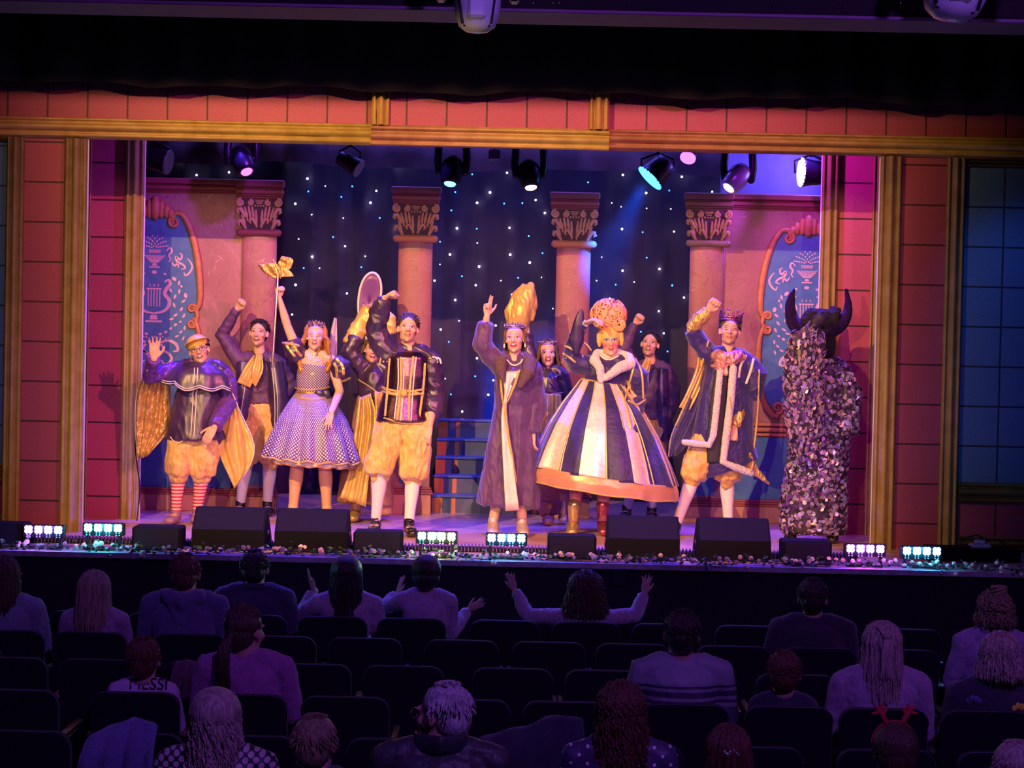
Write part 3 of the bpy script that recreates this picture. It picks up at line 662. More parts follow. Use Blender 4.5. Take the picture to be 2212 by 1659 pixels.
# ================================================================== masking cloths
M['border'] = mat('taupe_border_cloth', (.16, .11, .10), .9, col2=(.12, .08, .085), nscale=3)
hemf = lambda X: .02*np.sin(X*2.1)+.012*np.sin(X*5.3+1)
zbo = gz(700, 358, 17.9)
build('border_cloth', drape(-4.2, 4.2, zbo, 8.0, 17.9, .03, .5, 5, thick=.008, hem=hemf), M['border'], smooth=True, label='taupe masking border cloth hanging above the star cloth, behind the lanterns', cat='border curtain')
zv = gz(1000, 196, 14.8)
hemv = lambda X: .018*np.sin(X*3.1+.5)+.012*np.sin(X*7.3+1)+.012*np.maximum(0, np.sin(X*1.7))-.012
M['valance'] = mat('black_velvet_valance', (.006, .005, .007), .95, col2=(.004, .0035, .005), nscale=4)
build('black_valance', drape(-5.35, 5.35, zv, 8.0, 14.80, .035, .45, 9, nx=340, thick=.012, hem=hemv), M['valance'], smooth=True, label='wide black pleated valance hanging above the red block header', cat='valance curtain')
# ================================================================== stage-edge kit
def fl(px, py_, Y): return gx(px, py_, Y)
# --- wedge monitors
M['cab'] = mat('dark_cabinet_paint', (.003, .0028, .006), .8, bump=.3, bscale=300, spec=.12)
M['grille'] = mat('charcoal_speaker_cloth', (.011, .008, .024), .9, bump=.5, bscale=260, spec=.12)
def yzprism(g, poly, x0, x1):
    n = len(poly); V = [(x0, y, z) for y, z in poly]+[(x1, y, z) for y, z in poly]
    return g.add(V, [tuple(range(n))[::-1], tuple(range(n, 2*n))]+[(i, (i+1) % n, (i+1) % n+n, i+n) for i in range(n)])
def wedge(loc, label):
    r = empty('stage_monitor', loc, label, 'stage monitor', 'sloping floor monitors along the stage front'); x, y, z = loc; w = .272
    g = G(); yzprism(g, [(y, z), (y, z+.15), (y+.17, z+.305), (y+.21, z+.31), (y+.45, z+.06), (y+.45, z)], x-w, x+w); build('cabinet', g, M['cab'], r)
    g = G(); a = np.array((0, .17, .155)); a = a/np.linalg.norm(a); q = [(y+.006-.006, z+.158), (y+.163-.006, z+.300)]
    yzprism(g, [(y+.002, z+.158), (y+.163, z+.304), (y+.170, z+.298), (y+.009, z+.152)], x-w+.012, x+w-.012); build('top_panel', g, M['grille'], r)
    g = G(); yzprism(g, [(y+.222, z+.312), (y+.455, z+.07), (y+.445, z+.06), (y+.212, z+.30)], x-w+.012, x+w-.012); build('front_grille', g, M['grille'], r)
    for s in (-1, 1): build('side_handle', G().box((x+s*w-.006, y+.16, z+.11), (x+s*w+.006, y+.26, z+.14), .004), M['metal'], r)
    return r
YW = 13.88
w0 = None
for i, (px, lab) in enumerate(((492, 'sloping black floor monitor in front of the striped socks'), (671, 'sloping black floor monitor below the spotted skirt'), (1391, 'sloping black floor monitor right of the wrinkled boots'), (1588, 'sloping black floor monitor below the crowned man'))):
    loc = Vector((gx(px, 1160, YW), YW, STZ))
    if w0 is None: w0 = wedge(loc, lab)
    else: c = copy_tree(w0); c.location = loc; c['label'] = lab
def sub(loc, label):
    x, y, z = loc; r = empty('speaker_box', loc, label, 'speaker', 'low black speaker boxes at the stage front'); w = .182
    build('cabinet', G().box((x-w, y, z), (x+w, y+.24, z+.175), .012), M['cab'], r)
    build('grille', G().box((x-w+.015, y-.006, z+.012), (x+w-.015, y+.004, z+.163), .003), M['grille'], r); return r
w0 = None
for px, lab in ((337, 'low black speaker box right of the cyan light bar'), (815, 'low black speaker box under the patent shoe'), (1236, 'low black speaker box below the gold boots'), (1745, 'low black speaker box at the foot of the horned sequin figure'), (-2, 'low black speaker box at the far left of the stage edge')):
    loc = Vector((gx(px, 1180, 13.8), 13.8, STZ))
    if w0 is None: w0 = sub(loc, lab)
    else: c = copy_tree(w0); c.location = loc; c['label'] = lab
# --- LED footlight bars
def ledbar(px, py, cols, label, grp='four-cell light bars on the stage edge'):
    Y = 13.72; p = at(px, py, Y); x = p.x; z = p.z; r = empty('led_bar', (x, Y, STZ), label, 'stage light', grp)
    build('housing', G().box((x-.155, Y+.012, z-.055), (x+.155, Y+.075, z+.04), .006), M['metal'], r)
    g = G(); [g.box((x+s*.12-.01, Y+.02, STZ), (x+s*.12+.01, Y+.06, z-.05)) for s in (-1, 1)]; g.box((x-.13, Y+.0, STZ), (x+.13, Y+.1, STZ+.012)); build('stand', g, M['metal'], r)
    for i, c in enumerate(cols):
        X = x+(i-1.5)*.0735; em = emat('led_cell', c, 13); g = G()
        for a in (-1, 1):
            for b in (-1, 1): g.ell((X+a*.0125, Y+.008, z+.005+b*.0125), (.0175, .010, .0175), seg=10, ring=6)
        build('led_cell', g, em, r, smooth=True)
        g = G(); em2 = emat('led_reflection_dot', c, 1.2)  # glowing dots added below each cell as its reflection
        for a in (-1, 1):
            for b in (0, 1): g.ell((X+a*.0115, Y+.008, z-.033-.016*b), (.006, .006, .005), seg=8, ring=5)
        build('led_reflection_dot', g, em2, r, smooth=True)
    c_ = [sum(c[k] for c in cols)/4 for k in range(3)]; d = bpy.data.lights.new('led_bar_glow', 'POINT'); d.color = tuple(v**1.6 for v in c_); d.energy = 5; d.shadow_soft_size = .05; lo_ = bpy.data.objects.new('led_bar_glow', d); C.objects.link(lo_); lo_.location = (x, Y-.10, z+.03)
vi, bl, cy, ye, gr = (.55, .22, 1), (.20, .42, 1), (.10, .75, .95), (1, .85, .40), (.55, .9, .7)
ledbar(93, 1146, [vi, (.5, .25, 1), (.35, .3, 1), bl], 'light bar glowing violet to blue at the far left stage edge')
ledbar(222, 1142, [cy, cy, cy, cy], 'cyan glowing light bar at the foot of the inner left post')
ledbar(943, 1160, [cy, gr, (.8, .9, .5), ye], 'light bar glowing cyan to yellow right of the black lace-up shoe')
ledbar(1094, 1164, [bl, (.15, .55, 1), (.12, .6, 1), (.12, .6, 1)], 'blue glowing light bar below the long velvet gown')
ledbar(1870, 1187, [(.6, .2, 1)]*4, 'purple glowing light bar right of the horned sequin figure')
ledbar(1992, 1192, [(.08, .6, 1), (.1, .6, 1), (.12, .55, 1), (.15, .5, 1)], 'azure glowing light bar at the foot of the outer right post')
# --- ribbed trunking behind the monitors
r = empty('ribbed_cable_ramp', (0, 14.15, STZ), 'long low ribbed black cable ramp running behind the monitors', 'cable ramp')
xa, xb = gx(45, 1180, 14.2), gx(1850, 1190, 14.2)
build('ramp_body', G().box((xa, 14.13, STZ), (xb, 14.25, STZ+.035), .01), M['metal'], r)
g = G(); n = int((xb-xa)/.027)
for i in range(n): X = xa+.013+i*.027; g.sweep([(X, 14.125, STZ+.008), (X, 14.135, STZ+.042), (X, 14.19, STZ+.055), (X, 14.25, STZ+.035)], .0055, seg=6)
build('ribs', g, mat('violet_sheen_rib', (.10, .06, .20), .3, metal=.3), r, smooth=True)
# --- rose garland
M['rose'] = mat('pink_silk_rose', (.85, .40, .42), .6, col2=(.95, .62, .52), nscale=30)
M['rose2'] = mat('peach_silk_rose', (.85, .52, .36), .6, col2=(.95, .70, .50), nscale=30)
M['leafg'] = mat('dark_ivy_leaf', (.035, .075, .03), .5, col2=(.06, .11, .04), nscale=20)
M['vine'] = mat('brown_vine', (.05, .035, .02), .8)
gar = empty('rose_garland', (0, YE, STZ), 'trailing garland of pink roses and dark ivy along the stage edge', 'flower garland')
rr = random.Random(5)
def gy(x): return YE+.10+.05*math.sin(x*3.1)+.03*math.sin(x*7.7)
vp = [(x, gy(x), STZ+.02+.012*math.sin(x*11)) for x in np.linspace(-3.95, 4.1, 160)]
build('vine', G().sweep(vp, .003, seg=6), M['vine'], gar, smooth=True)
lg = G()
for i in range(900):
    x = rr.uniform(-3.95, 4.1); y = gy(x)+rr.gauss(0, .05); y = max(y, YE-.02); z = STZ+.012+abs(rr.gauss(0, .022)); l = rr.uniform(.026, .050); a = rr.uniform(0, 6.28); t = rr.uniform(-.8, .8)
    if y < YE+.01: z -= rr.uniform(0, .03)
    Mx = Matrix.Translation((x, y, z)) @ Euler((t, rr.uniform(-.7, .7), a)).to_matrix().to_4x4(); P = [(0, 0, 0), (l*.5, l*.45, .004), (l*1.1, .1*l, .002), (l*.5, -l*.42, .004), (l*.6, 0, -.006)]
    lg.add([tuple(Mx @ Vector(p)) for p in P], [(0, 4, 1), (1, 4, 2), (2, 4, 3), (3, 4, 0)])
build('leaves', lg, M['leafg'], gar, kind='stuff')
def rose(r):
    g = G()
    for ring, (n, rad, tilt, sz) in enumerate(((5, .95, .35, .75), (4, .6, .9, .62), (3, .28, 1.25, .5))):
        for k in range(n):
            a = 2*math.pi*k/n+ring*.6; Mx = Matrix.Rotation(a, 4, 'Z') @ Matrix.Translation((rad*r*.45, 0, r*.12*ring)) @ Matrix.Rotation(-tilt, 4, 'Y'); g.ell(tuple(Mx.translation), (r*sz*.62, r*sz*.66, r*.13), Mx, 8, 5)
    g.ell((0, 0, r*.3), r*.26, seg=8, ring=5); return g
rm = [mkmesh('rose', rose(.025), M['rose']), mkmesh('rose', rose(.022), M['rose2']), mkmesh('rosebud', rose(.018), M['rose'])]
dens = [(40, 70, 4), (120, 180, 5), (195, 275, 9), (285, 360, 6), (360, 560, 12), (560, 700, 12), (740, 870, 10), (870, 980, 9), (980, 1180, 12), (1190, 1250, 8), (1260, 1340, 9), (1340, 1420, 6), (1420, 1560, 11), (1560, 1700, 12), (1690, 1830, 12), (1830, 1960, 7), (1960, 2100, 9), (2100, 2212, 8)]
nr = 0; left = G()
for a, b, n in dens:
    for k in range(n):
        px = rr.uniform(a, b); x = gx(px, 1200, YE+.1); y = max(YE-.035, gy(x)+rr.gauss(0, .05)); z = STZ+rr.uniform(.02, .06) if y > YE+.01 else STZ-rr.uniform(-.02, .02)
        me = rr.choice(rm); Mx = Matrix.Translation((x, y, z)) @ Euler((rr.uniform(.5, 1.7), rr.uniform(-.6, .6), 0)).to_matrix().to_4x4()
        if nr < 99:
            o = bpy.data.objects.new('rose', me); C.objects.link(o); o.parent = gar; o.location = Mx.translation-gar.location; o.rotation_euler = Mx.to_euler()
        else:
            k0 = len(left.v); q = rose(.021); q.xf(Mx); left.add(q.verts(), q.f)
        nr += 1
if left.v: build('more_roses', left, M['rose2'], gar, kind='stuff', smooth=True)
# --- bits at the far right: flight case, adaptor, cable
x = gx(2120, 1200, 14.3)
build('flight_case', G().box((x-.42, 14.2, STZ), (x+.28, 14.5, STZ+.10), .012), M['cab'], label='flat black equipment case lying at the far right of the stage', cat='case')
r = empty('power_adaptor', (x-.02, 14.3, STZ+.10), 'pale plug adaptor with looping cable on the black case', 'adaptor')
build('adaptor_body', G().box((x-.09, 14.26, STZ+.10), (x+.07, 14.36, STZ+.135), .012).box((x-.05, 14.28, STZ+.13), (x+.03, 14.34, STZ+.165), .01), mat('pale_plastic', (.5, .42, .45), .5), r)
build('cable', G().sweep(spl([(x+.02, 14.3, STZ+.16), (x-.04, 14.3, STZ+.20), (x-.14, 14.3, STZ+.16), (x-.17, 14.3, STZ+.12), (x-.12, 14.28, STZ+.108), (x+.1, 14.3, STZ+.17), (x+.2, 14.32, STZ+.115)]), .006, seg=6), M['metal'], r, smooth=True)
c = [at(px, py, 16.0) for px, py in ((296, 905), (292, 960), (297, 1010), (302, 1050), (300, 1085))]+[at(296, 1112, 15.95)]; c[-1].z = STZ+.006
build('hanging_cable', G().sweep(spl(c, 5), .006, seg=6), M['metal'], smooth=True, label='thin black cable trailing down the inner left post', cat='cable')

# ================================================================== lanterns
Yl = 16.5; zbar = gz(1000, 300, Yl)+.12
def clampz(g, x, y, z0, z1): g.sweep([(x, y, z0), (x, y, z1)], .014, seg=8)
def rotM(loc, d): return Matrix.Translation(loc) @ Vector(d).normalized().to_track_quat('-Z', 'Y').to_matrix().to_4x4()
bar = build('lighting_bar', G().sweep([(-5.39, Yl, zbar), (5.39, Yl, zbar)], .03, seg=12), M['metal'], smooth=True, label='long black pipe behind the header carrying the lanterns', cat='lighting bar')
def par(px, py, d, col, es, label, R_=.11, L_=.24, seen=True):
    p = at(px, py, Yl); r = empty('par_lantern', (p.x, p.y, p.z), label, 'stage lantern', 'short can lanterns on the lighting bar'); Mx = rotM(p, d)
    g = G(); g.lathe([(R_*.55, L_), (R_*.8, L_*.93), (R_*.86, L_*.5), (R_*.95, .03), (R_, 0), (R_, -.02), (R_*.93, -.02), (R_*.90, .03), (.01, .035)], seg=20); g.xf(Mx); build('can', g, M['metal'], r, smooth=True)
    g = G(); n = 0
    for k, q in ((1, .0), (6, .4), (11, .75)):
        for j in range(k): a = 2*math.pi*j/k; g.ell((R_*q*math.cos(a), R_*q*math.sin(a), -.004), (R_*.13, R_*.13, .02), seg=8, ring=6)
    g.lathe([(R_*.95, -.012), (R_*1.0, -.012), (R_*1.0, -.024), (R_*.93, -.024)], seg=24); g.xf(Mx); build('lens', g, emat('lantern_lens', col, es), r, smooth=True)
    g = G(); c = Mx @ Vector((0, 0, L_*.4)); g.sweep([(c.x-R_*1.05, c.y, c.z), (c.x-R_*1.1, c.y, c.z+.1), (c.x, c.y, c.z+.16), (c.x+R_*1.1, c.y, c.z+.1), (c.x+R_*1.05, c.y, c.z)], .011, seg=6); clampz(g, c.x, c.y, c.z+.15, zbar-.02); build('yoke', g, M['metal'], r, smooth=True)
par(360, 350, (.97, -.16, -.2), (.10, .04, .2), .15, 'dark can lantern at the top left corner of the opening')
par(772, 362, (.85, -.18, -.5), (.10, .05, .25), .2, 'dark can lantern between the first and second columns', .085, .2)
par(1407, 382, (-.68, -.12, -.70), (.02, .30, 1), 10, 'can lantern with a bright blue face throwing a beam', .135, .2)
par(1487, 338, (-.3, -.7, -.8), (.3, .04, 1), 7, 'can lantern with a violet face just under the header', .07, .15)
par(1735, 372, (-1, -.12, .02), (.55, .45, 1), 3, 'black can lantern facing left beside the inner right post', .13, .17)
par(1875, 342, (-.25, -.6, -.9), (.6, .08, 1), 9, 'can lantern with a magenta face above the right return', .085, .16)
def mover(px, py, d, col, es, label, s=1., hm=None, Y=None, bz=None, name='moving_head'):
    Y = Y or Yl-.1; p = at(px, py, Y); r = empty(name, (p.x, p.y, p.z), label, 'moving head light', 'moving head lanterns'); Mx = rotM(p, d); hm = hm or M['metal']
    g = G(); g.lathe([(.03*s, .26*s), (.07*s, .25*s), (.095*s, .20*s), (.10*s, .10*s), (.085*s, .02*s), (.07*s, -.0*s), (.06*s, -.005*s), (.055*s, .012*s), (.002, .014*s)], seg=20); g.xf(Mx); build('head', g, hm, r, smooth=True)
    g = G(); g.ell((0, 0, 0), (.052*s, .052*s, .018*s), seg=14, ring=8); g.xf(Mx); build('lens', g, emat('moving_head_lens', col, es), r, smooth=True)
    c = Mx @ Vector((0, 0, .15*s)); bz = bz or zbar-.06; g = G(); zt = bz-.10*s
    for k in (-1, 1): g.sweep([(c.x+k*.115*s, c.y, c.z-.03*s), (c.x+k*.13*s, c.y, c.z+.06*s), (c.x+k*.12*s, c.y, max(zt, c.z+.12*s))], (.035*s), seg=8, up=(0, 1, 0)); g.ell((c.x+k*.10*s, c.y, c.z), .035*s, seg=10, ring=6)
    g.box((c.x-.14*s, c.y-.05*s, max(zt, c.z+.12*s)-.02*s), (c.x+.14*s, c.y+.05*s, max(zt, c.z+.12*s)+.03*s), .01); build('yoke', g, M['metal'], r, smooth=True)
    zt = max(zt, c.z+.12*s); build('base', G().box((c.x-.15*s, c.y-.10*s, zt+.03*s), (c.x+.15*s, c.y+.10*s, zt+.14*s), .015), M['metal'], r); g = G(); clampz(g, c.x, c.y, zt+.12*s, max(bz, zt+.16*s)+.04); build('clamp', g, M['metal'], r, smooth=True); return r
mover(533, 371, (.35, -.45, -.75), (1, .05, .9), 6, 'moving head with a magenta lens above the left pilaster')
mover(972, 397, (-.10, -.35, -.9), (.05, .45, 1), 9, 'moving head with a blue lens right of the second column')
mover(1147, 405, (.12, -.35, -.9), (1, .55, .45), 8, 'moving head with a peach lens left of the third column')
mover(1574, 406, (-.5, -.3, -.62), (1, .35, .3), 8, 'pale moving head with a red lens above the right pilaster', 1.0, mat('silver_moving_head', (.55, .5, .75), .3, metal=.4))
p = at(1068, 335, Yl); build('hazer_box', G().box((p.x-.05, p.y-.05, p.z-.045), (p.x+.05, p.y+.05, p.z+.05), .008).sweep([(p.x, p.y, p.z+.04), (p.x, p.y, zbar)], .01), mat('violet_lit_box', (.12, .08, .18), .3, metal=.5), label='small square box hanging from the bar between two moving heads', cat='box')
# violet masking leg at upper right
xl0, xl1 = gx(1556, 380, 17.5), 4.2
build('masking_leg', drape(xl0, xl1, STZ, 8.0, 17.5, .012, .9, 12, nx=80), mat('slate_masking_cloth', (.20, .17, .34), .85, col2=(.16, .13, .30), nscale=3), smooth=True, label='slate masking cloth glowing violet behind the right flat', cat='masking curtain')
spot('masking_leg_light', (2.9, 16.9, 4.55), (1.9, 17.5, 4.05), (.20, .13, 1), 110, 125, .9, .05)
# --- front bridge beam with two big moving heads
Yb = 8.0; zb0 = gz(1000, 20, Yb)
bm = build('front_bridge_beam', G().box((-5.39, Yb, zb0), (5.39, Yb+.25, zb0+.45), .01), mat('purple_grey_beam', (.016, .011, .014), .7, spec=.15), label='long dark steel beam crossing the hall at the top of the view', cat='beam')
build('lower_flange', G().box((-5.39, Yb-.03, zb0-.012), (5.39, Yb+.28, zb0+.004), .003), mat('mauve_flange', (.22, .10, .20), .6), bm)
for px in (1152, 1195, 1208, 1360, 1515, 1675, 1815, 1945):
    p = at(px, 6, Yb); build('rivet', G().ell((p.x, Yb, p.z), .006, seg=6, ring=4), M['chrome'], bm)
def bigmover(px, pyb, w, tilt, label):
    Y = Yb-.32; s = w/4000*Y/.25; q = at(px, pyb, Y); r = empty('bridge_moving_head', (q.x, q.y, q.z), label, 'moving head light', 'moving heads under the front bridge'); x, z = q.x, q.z
    Mx = Matrix.Translation((x, Y, z+.13*s)) @ Matrix.Rotation(tilt, 4, 'Y')
    g = G(); g.lathe([(.02*s, -.13*s), (.06*s, -.122*s), (.095*s, -.095*s), (.115*s, -.04*s), (.122*s, .03*s), (.118*s, .12*s), (.09*s, .16*s)], seg=24); g.xf(Mx); build('head_shell', g, M['white_plastic'], r, smooth=True)
    g = G(); g.box((-.045*s, -.128*s, -.07*s), (.045*s, -.10*s, .06*s), .015*s); g.xf(Mx); build('raised_panel', g, mat('light_grey_panel', (.75, .75, .82), .3), r)
    g = G(); [g.sweep([(k*.075*s, -.085*s, -.09*s), (k*.092*s, -.09*s, .05*s)], .006*s, seg=6) for k in (-1, 1)]; g.xf(Mx); build('panel_seam', g, M['metal'], r, smooth=True)
    for k in (-1, 1): g = G().ell((k*.062*s, -.06*s, -.098*s), .008*s, seg=8, ring=6); g.xf(Mx); build('screw', g, M['metal'], r, smooth=True)
    g = G(); [g.sweep([(k*.12*s, 0, .08*s), (k*.17*s, 0, .09*s)], .028*s, seg=12) for k in (-1, 1)]; g.xf(Mx); build('pivot', g, M['white_plastic'], r, smooth=True)
    g = G(); [g.box((k*.19*s-.025*s, -.06*s, .03*s), (k*.19*s+.025*s, .06*s, .32*s), .01) for k in (-1, 1)]; g.box((-.215*s, -.08*s, .30*s), (.215*s, .08*s, .37*s), .01); g.xf(Mx); build('yoke', g, M['metal'], r)
    build('base', G().box((x-.18*s, Y-.12*s, z+.50*s), (x+.18*s, Y+.12*s, z+.62*s), .01).box((x-.03, Y-.02, z+.6*s), (x+.03, Yb+.01, z+.66*s)), M['metal'], r)
bigmover(1030, 72, 104, 0, 'pale blue-white moving head hanging from the bridge beam at top centre')
bigmover(2062, 47, 150, R(8), 'violet-lit moving head hanging from the bridge beam at top right')
spot('bridge_head_light', (.1, 5.6, 3.3), (-.12, 7.7, 4.15), (.30, .35, 1), 8, 26, .8, .05)
spot('bridge_head_light', (2.4, 6.2, 3.0), (1.9, 7.7, 4.2), (.38, .16, 1), 10, 26, .8, .05)
# --- thin haze hanging over the stage
hz = bpy.data.materials.new('stage_haze'); hz.use_nodes = True; nt = hz.node_tree; nt.nodes.remove(nt.nodes['Principled BSDF']); vs = N(nt, 'ShaderNodeVolumeScatter'); vs.inputs['Density'].default_value = .03; vs.inputs['Anisotropy'].default_value = .2; vs.inputs['Color'].default_value = (.8, .85, 1, 1)
nt.links.new(vs.outputs[0], nt.nodes['Material Output'].inputs['Volume'])
build('haze', G().box((-2.05, 16.5, 2.2), (2.0, 18.7, 5.4)), hz, label='thin stage haze catching the coloured beams in front of the star cloth', cat='haze', kind='stuff')
# ================================================================== people: shared builders
def face_mat(name, skin=(.72, .42, .30), lips=(.50, .12, .10), brow=(.10, .05, .03), mouth=(.016, .007), teeth=True, blush=.25, shadow=None, stubble=0, eye=(.05, .03, .02), closed=False, browz=.030, blushc=(.70, .14, .12)):
    m = mat(name, skin, .5, col2=tuple(c*.93 for c in skin), nscale=25, spec=.35); nt = m.node_tree; L = nt.links.new; b = nt.nodes['Principled BSDF']
    b.inputs['Subsurface Weight'].default_value = .0
    at_ = N(nt, 'ShaderNodeAttribute', attribute_name='hp'); s = N(nt, 'ShaderNodeSeparateXYZ'); L(at_.outputs['Vector'], s.inputs[0])
    ab = N(nt, 'ShaderNodeMath', operation='ABSOLUTE'); L(s.outputs[0], ab.inputs[0])
    fr = N(nt, 'ShaderNodeMath', operation='LESS_THAN'); L(s.outputs[1], fr.inputs[0]); fr.inputs[1].default_value = -.035
    cb = N(nt, 'ShaderNodeCombineXYZ'); L(ab.outputs[0], cb.inputs[0]); L(s.outputs[2], cb.inputs[1])
    col = b.inputs['Base Color'].links[0].from_socket
    def ell(cx, cz, rx, rz, soft=.25, rot=0):
        a = N(nt, 'ShaderNodeMapping', vector_type='TEXTURE'); a.inputs['Location'].default_value = (cx, cz, 0); a.inputs['Rotation'].default_value = (0, 0, rot); a.inputs['Scale'].default_value = (rx, rz, 1)
        L(cb.outputs[0], a.inputs[0]); ln = N(nt, 'ShaderNodeVectorMath', operation='LENGTH'); L(a.outputs[0], ln.inputs[0])
        mr = N(nt, 'ShaderNodeMapRange', interpolation_type='SMOOTHSTEP'); mr.inputs[1].default_value = 1+soft; mr.inputs[2].default_value = 1-soft; L(ln.outputs['Value'], mr.inputs[0]); return mr.outputs[0]
    def put(mask, c, k=1):
        nonlocal col
        a = N(nt, 'ShaderNodeMath', operation='MULTIPLY'); L(mask, a.inputs[0]); L(fr.outputs[0], a.inputs[1])
        a2 = N(nt, 'ShaderNodeMath', operation='MULTIPLY'); L(a.outputs[0], a2.inputs[0]); a2.inputs[1].default_value = k
        mx = N(nt, 'ShaderNodeMix', data_type='RGBA'); L(a2.outputs[0], mx.inputs[0]); L(col, mx.inputs[6]); mx.inputs[7].default_value = (*c, 1); col = mx.outputs[2]
    if stubble: put(ell(0, -.085, .062, .050, .5), (skin[0]*.55, skin[1]*.5, skin[2]*.5), stubble)
    if blush: put(ell(.042, -.028, .024, .022, .9), blushc, blush)
    if shadow: put(ell(.031, .013, .025, .017, .35), shadow, .9)
    if closed: put(ell(.031, -.001, .016, .0035, .4, .12), (.10, .04, .03), .9)
    else:
        put(ell(.031, .0065, .0165, .0070, .3), (.16, .07, .05), .75); put(ell(.031, .002, .0145, .0062, .3), (.72, .68, .66)); put(ell(.031, .003, .0062, .0062, .3), eye)
    put(ell(.034, browz, .021, .0042, .4, -.10), brow, .85)
    put(ell(0, -.060, mouth[0]+.009, mouth[1]+.0065, .3), lips, .9)
    if mouth[1] > .003:
        put(ell(0, -.060, mouth[0], mouth[1], .25), (.09, .015, .015))
        if teeth: put(ell(0, -.0585+mouth[1]*.35, mouth[0]*.85, mouth[1]*.55, .3), (.85, .80, .74))
    L(col, b.inputs['Base Color']); return m
def headM(c, yaw=0, pitch=0, roll=0, s=1):
    return Matrix.Translation(c) @ (Euler((0, R(roll), 0)).to_matrix() @ Euler((0, 0, R(yaw))).to_matrix() @ Euler((R(-pitch), 0, 0)).to_matrix()).to_4x4() @ Matrix.Scale(s, 4)
def head_prims(g, Mh, nose=1., jaw=1., ears=True, mouth_open=0):
    h = G()
    h.ell((0, .020, .036), (.077, .094, .084), seg=24, ring=16); h.ell((0, -.018, -.02), (.063, .070, .088), seg=24, ring=16)
    h.ell((0, -.030, -.075-.004*mouth_open), (.046*jaw, .048, .040), seg=20, ring=12); h.ell((0, -.070, -.098-.006*mouth_open), (.022*jaw, .018, .017))
    for k in (-1, 1):
        h.ell((k*.041, -.055, -.022), (.024, .026, .022)); h.ell((k*.031, -.077, .024), (.026, .013, .009)); h.ell((k*.040*jaw, -.015, -.066), (.018, .03, .028))
        h.ell((k*.0125, -.094*nose, -.031), .0085)
        if ears: h.ell((k*.079, .012, -.004), (.008, .017, .030), Euler((R(-12), 0, R(k*18))).to_matrix()); h.ell((k*.076, .005, -.022), (.007, .010, .012))
    h.sweep([(0, -.082, .014), (0, -.096*nose, -.010), (0, -.107*nose, -.028)], [.0075, .009, .0125], seg=10)
    h.ell((0, -.086, -.0535+.002*mouth_open), (.024, .011, .0065)); h.ell((0, -.084, -.0665-.006*mouth_open), (.021, .011, .0070))
    h.xf(Mh); g.add(h.verts(), h.f)
def face_dent(V, Mh, s=1, mo=0):
    """eye sockets and open mouth, pressed in after the surface is grown"""
    inv = np.array(Mh.inverted()); L = (np.c_[V, np.ones(len(V))] @ inv.T)[:, :3]; D = np.zeros_like(L); fr = L[:, 1] < -.03
    for k in (-1, 1):
        w = np.exp(-(((L[:, 0]-k*.031)/.015)**2+((L[:, 2]-.004)/.009)**2)); D[:, 1] += w*.0065*fr
        w = np.exp(-(((L[:, 0]-k*.031)/.009)**2+((L[:, 2]-.002)/.0055)**2)); D[:, 1] -= w*.004*fr
    w = np.exp(-((L[:, 0]/.016)**2+((L[:, 2]+.060)/(.004+.5*mo))**2)); D[:, 1] += w*(.003+mo*.7)*fr
    return V+D @ np.array(Mh.to_3x3()).T, L
def hand(g, w, d, n, s=1, pose='relax', ts=1):
    """w wrist, d pointing direction, n palm normal, ts thumb side"""
    w = np.array(tuple(w)); d = np.array(tuple(d), float); d /= np.linalg.norm(d); n = np.array(tuple(n), float); n -= d*n.dot(d); n /= np.linalg.norm(n)+1e-9; sd = np.cross(d, n)*ts
    g.sweep([w, w+d*.03*s, w+d*.062*s, w+d*.090*s], [(.014*s, .026*s), (.016*s, .034*s), (.0155*s, .041*s), (.013*s, .040*s)], seg=16, up=n)
    cu = {'fist': (75, 95, 60), 'relax': (18, 28, 22), 'open': (2, 6, 5), 'point': (5, 8, 8), 'grip': (55, 65, 45), 'wave': (8, 12, 10), 'droop': (30, 25, 20)}[pose]
    spr = {'fist': 0, 'grip': 0, 'relax': 3, 'open': 9, 'point': 2, 'wave': 6, 'droop': 4}[pose]
    for i, (o, l) in enumerate(zip((.030, .011, -.010, -.030), (.072, .081, .075, .060))):
        c_ = cu
        if pose == 'point' and i >= 2: c_ = (70, 85, 50)
        k = R(spr*(1.5-i)); dd = d*math.cos(k)+sd*math.sin(k); p = w+d*.088*s+sd*o*s; pts = [p-dd*.01*s]; a = 0
        pts.append(p)
        for q, f in enumerate((.42, .33, .27)):
            a += R(c_[q]); v = dd*math.cos(a)+n*math.sin(a); p = p+v*l*f*s; pts.append(p)
        g.sweep(pts, [.0092*s, .0094*s, .0088*s, .0082*s, .0072*s], seg=8)
    b = w+d*.022*s+sd*.026*s
    if pose in ('fist', 'grip'): tp = [b, b+(d*.030+sd*.016+n*.014)*s, b+(d*.055+sd*.002+n*.030)*s, b+(d*.062-sd*.022+n*.032)*s]
    else: tp = [b, b+(d*.026+sd*.024+n*.006)*s, b+(d*.050+sd*.040+n*.010)*s, b+(d*.072+sd*.046+n*.012)*s]
    g.sweep(tp, [.013*s, .0115*s, .010*s, .0085*s], seg=8)
def px2(Y):
    def P(t):
        if t[0] == 'F': p = at(t[1], 1100, Y+t[3]); return np.array((p.x, p.y, STZ+t[2]))
        return np.array(tuple(at(t[0], t[1], Y+(t[2] if len(t) > 2 else 0))))
    return P
def guv(o, r, c):
    a = o.data.attributes.new('guv', 'FLOAT_VECTOR', 'POINT'); j, i = np.meshgrid(np.arange(c)/c, np.arange(r)/r); u = np.stack([j.ravel(), i.ravel(), np.zeros(r*c)], 1); u = np.concatenate([u]*(len(o.data.vertices)//(r*c)))
    if len(u) == len(o.data.vertices): a.data.foreach_set('vector', u.astype(np.float32).ravel())
